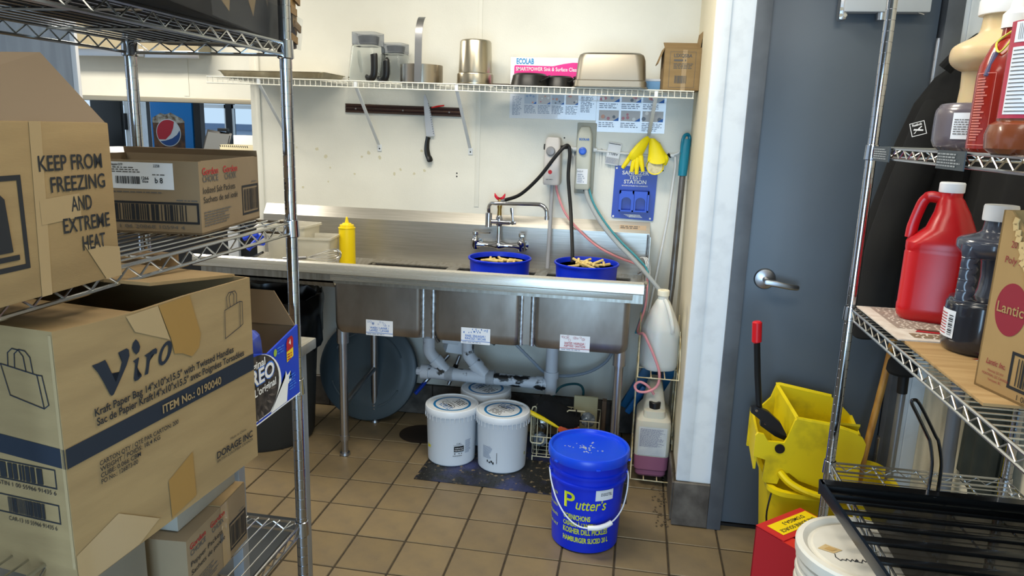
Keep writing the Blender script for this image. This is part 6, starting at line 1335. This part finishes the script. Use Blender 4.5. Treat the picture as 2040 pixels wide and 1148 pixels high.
b = MB(); b.tube(spline([(.90, 2.475, 1.66), (.855, 2.455, 1.50), (.815, 2.445, 1.34), (.785, 2.44, 1.18), (.775, 2.44, 1.0), (.785, 2.44, .93)], 5), [.045, .05, .052, .055, .056, .056, .057, .058, .058, .058, .058, .058, .058, .058, .057, .057, .057, .057, .056, .056, .056, .056, .056, .056, .056, .05][:26], 16); b.build('sleeve', M['cloth'], jk)
def sl_r(q): return q
Fo = V((.818, 2.393, 1.585)); uu = V((.80, -.35, .28)); vv = V((.18, -.02, .96)); vv = (vv - uu.normalized() * vv.dot(uu.normalized()))
F = Face(Fo, uu, vv, jk, .002)
F.frame('logo_frame', -.020, -.020, .020, .020, .0018, M['white']); F.polys('logo_mark', [[(-.014, -.012), (-.004, -.004), (-.002, -.002), (-.010, -.012)], [(-.013, -.002), (.012, -.010), (.013, -.006), (-.010, .002)], [(.002, -.003), (.012, .004), (.010, .006), (0, 0)]], M['white'], 2); F.text('Reebok', 0, .012, .010, M['white'], 2, bold=.03, width=.026)
garment('jacket', 'second black jacket hanging on the right wall beyond the shelf of jugs', 'jacket', [(1.05, 2.27, 1.70, .02, .08), (1.04, 2.27, 1.62, .045, .20), (1.03, 2.27, 1.30, .055, .225), (1.03, 2.27, 1.05, .055, .225), (1.03, 2.27, .93, .055, .215)], M['cloth'], 9, 9, .008)
garment('apron', 'dark green apron hanging on the beige wall behind the low rack', 'apron', [(1.062, 2.19, .91, .02, .05), (1.055, 2.19, .86, .026, .10), (1.055, 2.19, .72, .028, .12), (1.055, 2.19, .55, .028, .12)], M['clothg'], 4, 9, .006)
bc_ = thing('cloth_hat', 'black cloth hat hanging above the broom pole', 'hat', (.905, 2.5, .8))
b = MB(); b.lathe([(.012, .86), (.030, .85), (.045, .82), (.048, .79), (.04, .78), (.01, .785)], (.925, 2.53), 18); b.build('cloth', M['cloth'], bc_)
# ------------------------------------------------------------------ diamond plate mat
mt = thing('plate_mat', 'worn blue-black diamond plate mat under the white buckets', 'mat', (-.4, 3.2, 0))
b = MB(); b.prism([(-.892, 2.893), (.05, 2.882), (.05, 3.52), (-.866, 3.53)], (0, 0, .0004), (1, 0, 0), (0, 1, 0), .003)
matm = bpy.data.materials.new('worn_plate'); matm.use_nodes = True
nt = matm.node_tree; N = nt.nodes; L_ = nt.links; bs_ = N['Principled BSDF']; tcn = N.new('ShaderNodeTexCoord')
n1 = N.new('ShaderNodeTexNoise'); n1.inputs['Scale'].default_value = 4.5; n1.inputs['Detail'].default_value = 8; L_.new(tcn.outputs['Object'], n1.inputs['Vector'])
n2 = N.new('ShaderNodeTexNoise'); n2.inputs['Scale'].default_value = 34; n2.inputs['Detail'].default_value = 6; L_.new(tcn.outputs['Object'], n2.inputs['Vector'])
r1 = N.new('ShaderNodeValToRGB'); r1.color_ramp.elements[0].position = .36; r1.color_ramp.elements[1].position = .50
r1.color_ramp.elements[0].color = rgb((44, 50, 92)); r1.color_ramp.elements[1].color = rgb((28, 27, 25)); L_.new(n1.outputs['Fac'], r1.inputs['Fac'])
r2 = N.new('ShaderNodeValToRGB'); r2.color_ramp.elements[0].position = .60; r2.color_ramp.elements[1].position = .68; r2.color_ramp.elements[0].color = (0, 0, 0, 1); r2.color_ramp.elements[1].color = (1, 1, 1, 1); L_.new(n2.outputs['Fac'], r2.inputs['Fac'])
mx = N.new('ShaderNodeMix'); mx.data_type = 'RGBA'; L_.new(r2.outputs['Color'], mx.inputs[0]); L_.new(r1.outputs['Color'], mx.inputs[6]); mx.inputs[7].default_value = rgb((120, 104, 78)); L_.new(mx.outputs[2], bs_.inputs['Base Color']); bs_.inputs['Roughness'].default_value = .45
plate = b.build('plate', matm, mt, smooth=False)
b = MB()
for i in range(46):
    for j in range(31):
        x, y = -.88 + i * .0205, 2.905 + j * .0205
        if x > .04: continue
        a = PI / 4 if (i + j) % 2 else -PI / 4; c, s_ = math.cos(a) * .007, math.sin(a) * .007; px_, py_ = -math.sin(a) * .0018, math.cos(a) * .0018
        A = [b.v((x - c, y - s_, .0034)), b.v((x + px_, y + py_, .0034)), b.v((x + c, y + s_, .0034)), b.v((x - px_, y - py_, .0034)), b.v((x, y, .0052))]
        for q in range(4): b.face([A[q], A[(q + 1) % 4], A[4]])
b.build('raised_bars', matm, mt, smooth=False, kind='stuff')

# ------------------------------------------------------------------ blue pickle pail
cx, cy = -.108, 2.592
pl = thing('pickle_pail', 'blue lidded pail of pickles with yellow lettering on the tile floor', 'pail', (cx, cy, 0))
def rpail(z): return .128 + (.140 - .128) * min(1, z / .28)
MB().lathe([(.120, .001), (.1275, .006), (.128, .02), (.1395, .268), (.1395, .271), (.1475, .2725), (.1475, .280), (.1405, .283), (.1405, .306), (.1475, .308), (.1475, .316), (.1410, .319), (.1415, .36)], (cx, cy), 64).build('pail_wall', M['bluep'], pl)
MB().lathe([(.1475, .350), (.1535, .351), (.1545, .356), (.1545, .378), (.151, .3845), (.146, .386), (.1415, .3835), (.1395, .374), (.1375, .371), (.001, .370)], (cx, cy), 64).build('lid', M['bluelid'], pl)
for a in (.6, 1.7, 2.8, 3.9, 5.0, 6.1): MB().obox((cx + .1548 * math.cos(a), cy + .1548 * math.sin(a), .354), (.012, .018, .006), Matrix.Rotation(a, 3, 'Z'), .002).build('lid_tab', M['bluelid'], pl)
R = random.Random(1); bub = mat('clear_droplet', (210, 222, 240), .05, trans=.6, ior=1.33)
b = MB()
for k in range(40):
    a = R.uniform(0, 6.3); r = abs(R.gauss(0, .035)); s_ = R.uniform(.0015, .0055); x, y = cx - .02 + r * math.cos(a) * 1.2, cy + .0 + r * math.sin(a)
    b.lathe([(s_, .3703), (s_ * .8, .3703 + s_ * .25), (s_ * .3, .3703 + s_ * .4), (.0001, .3703 + s_ * .42)], (x, y), 8)
b.build('water_drops', bub, pl, kind='stuff')
yp = mat('lime_print', (206, 214, 34), .5); fa = face_me(cx, cy); am = fa + .05
def Ra(z): return rpail(z)
wrap_text('P', .090, pl, cx, cy, Ra, fa - .62, .212, yp, bold=.010, width=.044, align='LEFT')
wrap_text("utter's", .060, pl, cx, cy, Ra, fa - .27, .203, yp, bold=.010, shear=.22, width=.116, align='LEFT')
for tx, z, sz, w_, dx in (('CORNICHONS', .148, .029, .106, 0), ("CASHERS À L'ANETH", .119, .025, .125, 0), ('KOSHER DILL PICKLES', .0915, .030, .176, 0), ('HAMBURGER SLICED 20 L', .0565, .029, .180, 0)): wrap_text(tx, sz, pl, cx, cy, Ra, fa - .64, z, yp, bold=.028, width=w_, align='LEFT')
for k, z in enumerate((.22, .17, .13, .09)): wrap_text(('PRODUCT OF CANADA', 'PRODUIT DU CANADA', 'INGREDIENTS', 'VINEGAR SALT')[k], .016, pl, cx, cy, Ra, am - 1.25, z, yp, bold=.01, width=.09)
wrap_polys([rect(-.036, -.021, .036, .021)], pl, cx, cy, Ra, fa + .50, .246, M['labelw'], 'white_label', .0022); wrap_text('D2027SL', .0165, pl, cx, cy, Ra, fa + .55, .249, M['ink'], .0032, bold=.01, width=.046)
# bail handle hanging at the front with white grip
al, ar = am - 1.35, am + 1.42
e0 = V((cx + .150 * math.cos(al), cy + .150 * math.sin(al), .298)); e1 = V((cx + .150 * math.cos(ar), cy + .150 * math.sin(ar), .298))
def bp(a, z, r): return (cx + r * math.cos(am + a), cy + r * math.sin(am + a), z)
pts = spline([tuple(e0), bp(-1.15, .255, .150), bp(-.85, .200, .150), bp(-.5, .152, .152), bp(-.15, .127, .155), bp(.25, .128, .157), bp(.62, .142, .158), bp(.95, .175, .158), bp(1.2, .225, .157), bp(1.35, .27, .155), tuple(e1)], 5)
MB().tube(pts, .0028, 8).build('bail_wire', mat('white_bail', (214, 220, 228), .4), pl)
g_ = spline([bp(.02, .1265, .1565), bp(.25, .128, .158), bp(.46, .134, .159), bp(.60, .141, .159)], 4)
MB().tube(g_, .0095, 12).build('grip', M['white'], pl)
for e in (e0, e1): MB().cyl(e, e + (V((cx, cy, e.z)) - e) * .12, .008, n=12).build('lug', M['bluep'], pl)

# ------------------------------------------------------------------ white buckets under the sink
blue_ring = mat('ring_print', (8, 110, 170), .5)
def bucket(x, y, label, ang, front):
    t = thing('white_bucket', label, 'bucket', (x, y, .004))
    z0 = .0045
    MB().lathe([(.106, z0), (.111, z0 + .006), (.112, z0 + .02), (.1195, .245), (.121, .248)], (x, y), 52).build('bucket_wall', M['whitep'], t)
    MB().lathe([(.1205, .246), (.1255, .247), (.1265, .252), (.1265, .270), (.124, .2765), (.120, .2785), (.1155, .277), (.113, .2735), (.001, .2725)], (x, y), 56).build('lid', M['whitep'], t)
    for k in range(30):
        if 0: pass
    b = MB()
    for k in range(36):
        a = 2 * PI * k / 36; b.obox((x + .1252 * math.cos(a), y + .1252 * math.sin(a), .236), (.0028, .0028, .024), Matrix.Rotation(a, 3, 'Z'), .001, 1)
    b.build('lid_ribs', M['whitep'], t)
    F = Face((x, y, .2728), (math.cos(ang), math.sin(ang), 0), (-math.sin(ang), math.cos(ang), 0), t)
    n_ = 40
    F.polys('blue_ring', [[(.089 * math.cos(a), .089 * math.sin(a)), (.089 * math.cos(a + 2 * PI / n_), .089 * math.sin(a + 2 * PI / n_)), (.0775 * math.cos(a + 2 * PI / n_), .0775 * math.sin(a + 2 * PI / n_)), (.0775 * math.cos(a), .0775 * math.sin(a))] for a in [2 * PI * k / n_ for k in range(n_)]], blue_ring)
    F.lines(-.05, .025, .05, .06, 3, mat('lid_blue_print', (70, 120, 180), .5), 1.5, 3); F.stroke('logo_oval', el(0, .02, .045, .016, 0, 2 * PI, 24), .003, M['inkgrey']); F.lines(-.03, .012, .03, .028, 1, M['ink'], 1.6, 5); F.rect('rule', -.055, -.004, .055, -.002, M['inkgrey']); F.lines(-.045, -.062, .045, -.012, 4, M['inkgrey'], 1.5, 8)
    rf = lambda z: .112 + .0075 * min(1, z / .245)
    a0 = face_me(x, y)
    return t, rf, a0
t, rf, a0 = bucket(-.783, 3.145, 'white lidded bucket with a black label, left of the front two', 2.4, 1)
wrap_polys([rect(-.024, .08, .024, .108)], t, -.783, 3.145, rf, a0 + .30, 0, M['ink'], 'black_label', .0012); wrap_text('Vanilla Ice Cream', .008, t, -.783, 3.145, rf, a0 + .30, .098, M['white'], .002, bold=.02, width=.038); wrap_text('Crème glacée vanille', .008, t, -.783, 3.145, rf, a0 + .30, .088, M['white'], .002, bold=.02, width=.042)
wrap_text('11.4 L', .012, t, -.783, 3.145, rf, a0 + .30, .120, M['ink'], .0014, bold=.02, width=.022); R = random.Random(2)
wrap_polys([rect(-.024 + k * .004, .112, -.022 + k * .004, .114) for k in range(12)] + [rect(-.026 + k * .005, .058, -.0225 + k * .005, .062) for k in range(9)] + [rect(-.02, .068, -.014, .074), rect(0, .069, .006, .073), rect(.012, .069, .018, .073)], t, -.783, 3.145, rf, a0 + .28, 0, M['inkgrey'], 'small_print', .001)
wrap_polys([rect(-.018, .07 + k * .0055, .016 - R.uniform(0, .01), .0728 + k * .0055) for k in range(12)], t, -.783, 3.145, rf, a0 + .72, 0, M['inkpale'], 'small_print', .001)
wrap_polys([[(-.014, .075), (.006, .082), (.012, .078), (.014, .096), (.004, .092), (-.01, .099)]], t, -.783, 3.145, rf, a0 - 1.12, 0, mat('mark_yellow', (230, 216, 40), .5), 'yellow_mark', .001)
t, rf, a0 = bucket(-.536, 3.130, 'white lidded bucket with pencil marks on its lid, right of the front two', -.5, 1)
wrap_polys([rect(-.026, .075 + k * .0055, .026 - R.uniform(0, .016), .0778 + k * .0055) for k in range(11)], t, -.536, 3.130, rf, a0 - .62, 0, M['inkpale'], 'small_print', .001); wrap_polys([rect(.0, .052, .008, .060), rect(.010, .056, .018, .066), rect(.019, .049, .026, .06), rect(-.01, .055, -.004, .066)], t, -.536, 3.130, rf, a0 - .55, 0, M['ink'], 'small_marks', .001)
wrap_polys([rect(0, .055 + k * .0045, .004, .058 + k * .0045) for k in range(12)], t, -.536, 3.130, rf, a0 - .22, 0, M['inkgrey'], 'side_print', .001); wrap_polys([rect(-.004, .078, .004, .094)], t, -.536, 3.130, rf, a0 + 1.1, 0, mat('mark_olive', (150, 150, 60), .5), 'yellow_mark', .001)
F = Face((-.536, 3.130, .2728), (1, 0, 0), (0, 1, 0), t); F.lines(.02, .055, .09, .075, 3, M['ink'], 2, 17)
bucket(-.672, 3.395, 'white lidded bucket standing behind the front two under the pipes', 1.0, 0)

# ------------------------------------------------------------------ wire caddy of brushes
cad = thing('wire_basket', 'cream wire basket of brushes and wrapped scourers behind the blue pail', 'basket', (-.25, 3.28, 0))
wm = mat('cream_wire', (216, 206, 172), .4)
x0, x1, y0, y1 = -.412, -.095, 3.20, 3.36; z0, z1 = .025, .235
b = MB(); fr_ = [(x0, y0, .10), (x0, y0, .255), (x0 + .006, y0, .272), (x0 + .016, y0, .276), (x0 + .024, y0, .270), (x0 + .028, y0, .245), (x0 + .035, y0, .238), (x0 + .15, y0, .238), (x0 + .163, y0, .243), (x0 + .167, y0, .265), (x0 + .175, y0, .272), (x0 + .25, y0, .272)]
b.tube(fr_, .0034, 8); b.tube([(x0, y0, .10), (x0 + .006, y0, .092), (x0 + .05, y0, .092), (x0 + .06, y0, .10), (x0 + .062, y0, .122)], .0034, 8); b.build('front_frame', wm, cad)
b = MB()
for z in (.225, .125): b.tube([(x0 + .005, y0, z), (x1, y0, z), (x1, y1, z), (x0 + .005, y1, z)], .0024, 6, closed=True)
b.tube([(x0 + .01, y0, z0), (x1, y0, z0), (x1, y1, z0), (x0 + .01, y1, z0)], .0024, 6, closed=True); b.build('rails', wm, cad)
for k in range(7):
    x = x0 + .03 + (x1 - x0 - .03) * k / 6; MB().tube([(x, y0, .225), (x, y0, z0), (x, y1, z0), (x, y1, .225)], .0018, 6).build('wire', wm, cad)
for k in range(3):
    y = y0 + .03 + .045 * k; MB().tube([(x0 + .005, y, .225), (x0 + .005, y, z0), (x1, y, z0), (x1, y, .225)], .0018, 6).build('wire', wm, cad)
for x, y in ((x0 + .01, y0), (x1, y0), (x0 + .01, y1), (x1, y1)): MB().cyl((x, y, 0.0045), (x, y, .03), .003, n=8).build('foot', wm, cad)
for x in (x0 + .035, x0 + .08, x0 + .15, x0 + .21): MB().tube([(x, y0 - .003, .246 if x < x0 + .17 else .28), (x, y0 - .004, .224)], .0032, 6).build('cable_tie', M['blackr'], cad)
brs = thing('dish_brush', 'yellow-handled brush with orange head lying across the wire basket', 'brush', (-.35, 3.19, .24))
MB().tube([(-.432, 3.178, .262), (-.425, 3.178, .258), (-.39, 3.184, .240), (-.355, 3.187, .224), (-.30, 3.19, .198), (-.27, 3.195, .185)], [.006, .0105, .0115, .010, .010, .009], 10, flat=.8).build('handle', M['yellowp'], brs)
MB().obox((-.235, 3.205, .178), (.10, .045, .05), Matrix.Rotation(.25, 3, 'Y'), .016).build('head', mat('orange_rubber', (214, 92, 46), .5), brs, label='orange brush head')
cl = thing('black_cloth', 'black folded cloth draped over the wire basket rim', 'cloth', (-.30, 3.28, .25))
b = MB(); rs = []
for i in range(9):
    q = i / 8; x = -.385 + .20 * q; h = (.305, .325, .325, .312, .298, .284, .27, .255, .246)[i]; lo = (.235, .22, .20, .185, .17, .165, .16, .17, .20)[i]
    rs.append([(x, 3.225 + .05 * math.cos(a), (h + lo) / 2 + (h - lo) / 2 * math.sin(a) + .004 * math.sin(5 * a + i)) for a in [2 * PI * k / 16 for k in range(16)]])
b.rings(rs); b.build('cloth', M['cloth'], cl)
foil = mat('crinkled_wrap', (190, 200, 210), .18, .35, col2=(96, 108, 120), scale=42, bump=.6, bscale=70); steelw = mat('steel_wool', (186, 184, 178), .35, .9, col2=(70, 68, 64), scale=60, bump=.8, bscale=120)
for i, (x, y, z, r, m_, lab) in enumerate(((-.355, 3.235, .195, .036, steelw, 'round steel scourer near the left of the wire basket'), (-.375, 3.265, .085, .035, foil, 'crinkled clear wrapped scourer low in the wire basket'), (-.15, 3.245, .215, .034, foil, 'clear wrapped pack at the right of the wire basket'), (-.36, 3.315, .225, .025, foil, 'small wrapped pack behind the steel scourer'))):
    t = thing('scourer', lab, 'scourer', (x, y, z - r)); R = random.Random(20 + i); b = bmesh.new(); bmesh.ops.create_icosphere(b, subdivisions=3, radius=r)
    for v_ in b.verts: v_.co = V((x, y, z)) + v_.co * R.uniform(.86, 1.1)
    mm = MB(); mm.merge(b); mm.build('pad', m_, t)
pb = thing('paper_pad', 'beige pad standing at the back right of the wire basket', 'pad', (-.16, 3.345, .03))
MB().box(-.225, -.11, 3.335, 3.35, .03, .295, .003).build('pad', mat('beige_pad', (184, 178, 142), .7), pb)
brn = thing('brown_post', 'brown striped board standing right of the wire basket', 'board', (-.075, 3.33, 0))
MB().box(-.088, -.068, 3.31, 3.35, .004, .29, .002).build('board', mat('brown_board', (110, 92, 74), .7, col2=(84, 68, 54), scale=14, stretch=(8, 1, .5)), brn)
tl2 = thing('green_tube', 'dark green tube looping above the wire basket', 'tube', (-.25, 3.4, .3))
MB().tube(spline([(-.34, 3.36, .255), (-.30, 3.38, .315), (-.24, 3.39, .335), (-.20, 3.39, .33), (-.185, 3.39, .30), (-.19, 3.39, .25)], 6), .006, 8).build('tube', mat('dark_green', (26, 74, 80), .35), tl2)

# ------------------------------------------------------------------ wire chemical rack with two jugs
cr = thing('jug_rack', 'cream wire wall rack holding two chemical jugs in the corner', 'rack', (.15, 3.2, .03))
rx0, rx1, ry0, ry1 = .062, .236, 3.03, 3.30; w_ = M['rustwire']
for z, yf in ((.045, 3.03), (.520, 3.03)): MB().tube([(rx0, yf, z), (rx1, yf, z), (rx1, ry1, z), (rx0, ry1, z)], .0030, 8, closed=True).build('shelf_frame', w_, cr)
for z in (.045, .520):
    for x in (rx0 + .058, rx0 + .116): MB().cyl((x, ry0, z), (x, ry1, z), .0026, n=8).build('shelf_wire', w_, cr)
    MB().cyl((rx0, 3.17, z), (rx1, 3.17, z), .0026, n=8).build('shelf_wire', w_, cr)
for x in (rx0, rx1):
    MB().tube([(x, ry1, .03), (x, ry1, .74)], .003, 8).build('upright', w_, cr); MB().tube([(x, 3.16, .045), (x, 3.16, .70)], .0026, 8).build('upright', w_, cr)
    for z in (.045, .520): MB().tube([(x, ry0, z), (x, ry0 + .02, z + .075), (x, ry0 + .09, z + .16), (x, ry1, z + .17)], .0028, 8).build('side_guard', w_, cr)
MB().tube([(rx0, 3.16, .70), (rx0, ry1, .74)], .0028, 8).build('top_wire', w_, cr)
zj = .524
jw = thing('gallon_jug', 'white translucent gallon jug on the upper wire shelf in the corner', 'jug', (.152, 3.19, zj), .35)
b = MB(); q_ = .158
b.rings([rq(q_ * .90, q_ * .90, 0, .05), rq(q_ * .98, q_ * .98, .010, .06), rq(q_, q_, .024, .06), rq(q_, q_, .178, .06), rq(q_ * .97, q_ * .97, .190, .062), rq(q_ * .72, q_ * .72, .244, .052), rq(q_ * .40, q_ * .40, .300, .030), rq(.046, .046, .312, .0225), rq(.046, .046, .335, .0225)]); b.build('jug_body', M['jugw'], jw, local=True)
b = MB(); b.tube(spline([(.0, -.022, .312), (.006, -.045, .29), (.012, -.068, .25), (.018, -.084, .205), (.02, -.080, .18)], 5), .0095, 10); b.build('handle', M['jugw'], jw, local=True)
b = MB(); b.lathe([(.0245, .300), (.026, .302), (.026, .322), (.0245, .324), (.0, .324)] if False else [(.0245, .326), (.026, .328), (.026, .350), (.0245, .352), (.014, .352), (.013, .345)], (0, 0), 28); b.build('collar', mat('ivory_collar', (232, 226, 204), .45), jw, local=True)
z2 = .049
jp = thing('chemical_jug', 'square jug of pink cleaner with a black cap on the low wire shelf', 'jug', (.148, 3.17, z2))
liq = mat('pink_liquid_plastic', (158, 98, 122), .28, trans=.25, ior=1.3); milky = mat('milky_square_jug', (206, 200, 182), .4, trans=.2, ior=1.2, sub=.15)
def rr3(w_2, d_2, z, r, oy=0): return [(.148 + p[0], 3.17 + p[1] + oy, z) for p in rrect(w_2, d_2, r, 4)]
b = MB(); b.rings([rr3(.125, .20, z2, .02), rr3(.135, .215, z2 + .010, .022), rr3(.136, .216, z2 + .028, .022), rr3(.148, .228, z2 + .036, .024), rr3(.152, .232, z2 + .10, .024)]); b.build('lower_body', liq, jp, label='lower body full of pink cleaner')
b = MB(); b.rings([rr3(.152, .232, z2 + .10, .024), rr3(.152, .232, z2 + .245, .024), rr3(.146, .226, z2 + .262, .026), rr3(.120, .20, z2 + .280, .03, .01), rr3(.10, .19, z2 + .292, .03, .015), rr3(.07, .16, z2 + .375, .025, .04), rr3(.05, .10, z2 + .405, .02, .06)], False, True); b.build('upper_body', milky, jp)
b = MB(); b.rings([[(.148 + p[0], 3.115 + p[1], z) for p in rrect(w2, d2, .018, 4)] for z, w2, d2 in ((z2 + .27, .10, .09), (z2 + .302, .092, .08), (z2 + .310, .06, .05))]); b.build('shoulder', milky, jp)
MB().lathe([(.024, z2 + .308), (.026, z2 + .31), (.026, z2 + .335), (.023, z2 + .338), (.012, z2 + .338), (.010, z2 + .33)], (.148, 3.112), 28).build('cap', M['blackp'], jp, label='black screw cap')
F = Face((.148, 3.17 - .1165, z2), (1, 0, 0), (0, 0, 1), jp)
F.rect('label', -.062, .105, .060, .238, mat('creased_label', (196, 196, 192), .4, col2=(176, 178, 180), scale=14)); F.lines(-.056, .145, .052, .230, 20, mat('label_ink', (128, 124, 142), .6), 2, 6)
F = Face((.148 - .0765, 3.17, z2), (0, -1, 0), (0, 0, 1), jp); F.rect('label', -.09, .105, .09, .238, mat('creased_label2', (190, 188, 182), .4)); F.lines(-.08, .12, .08, .22, 12, mat('label_ink2', (140, 130, 130), .6), 2, 9)
# bottom debris along the alcove wall
db = thing('floor_debris', 'small bits of dirt along the alcove wall foot', 'dirt', (.2, 3.0, 0))
b = MB(); R = random.Random(9)
for k in range(60): b.obox((.19 + R.uniform(-.03, .03), R.uniform(2.72, 3.3), .002), (R.uniform(.003, .010), R.uniform(.003, .010), .003), Matrix.Rotation(R.uniform(0, 3), 3, 'Z'))
b.build('bits', mat('dirt_bits', (90, 76, 56), .9), db, smooth=False, kind='stuff')
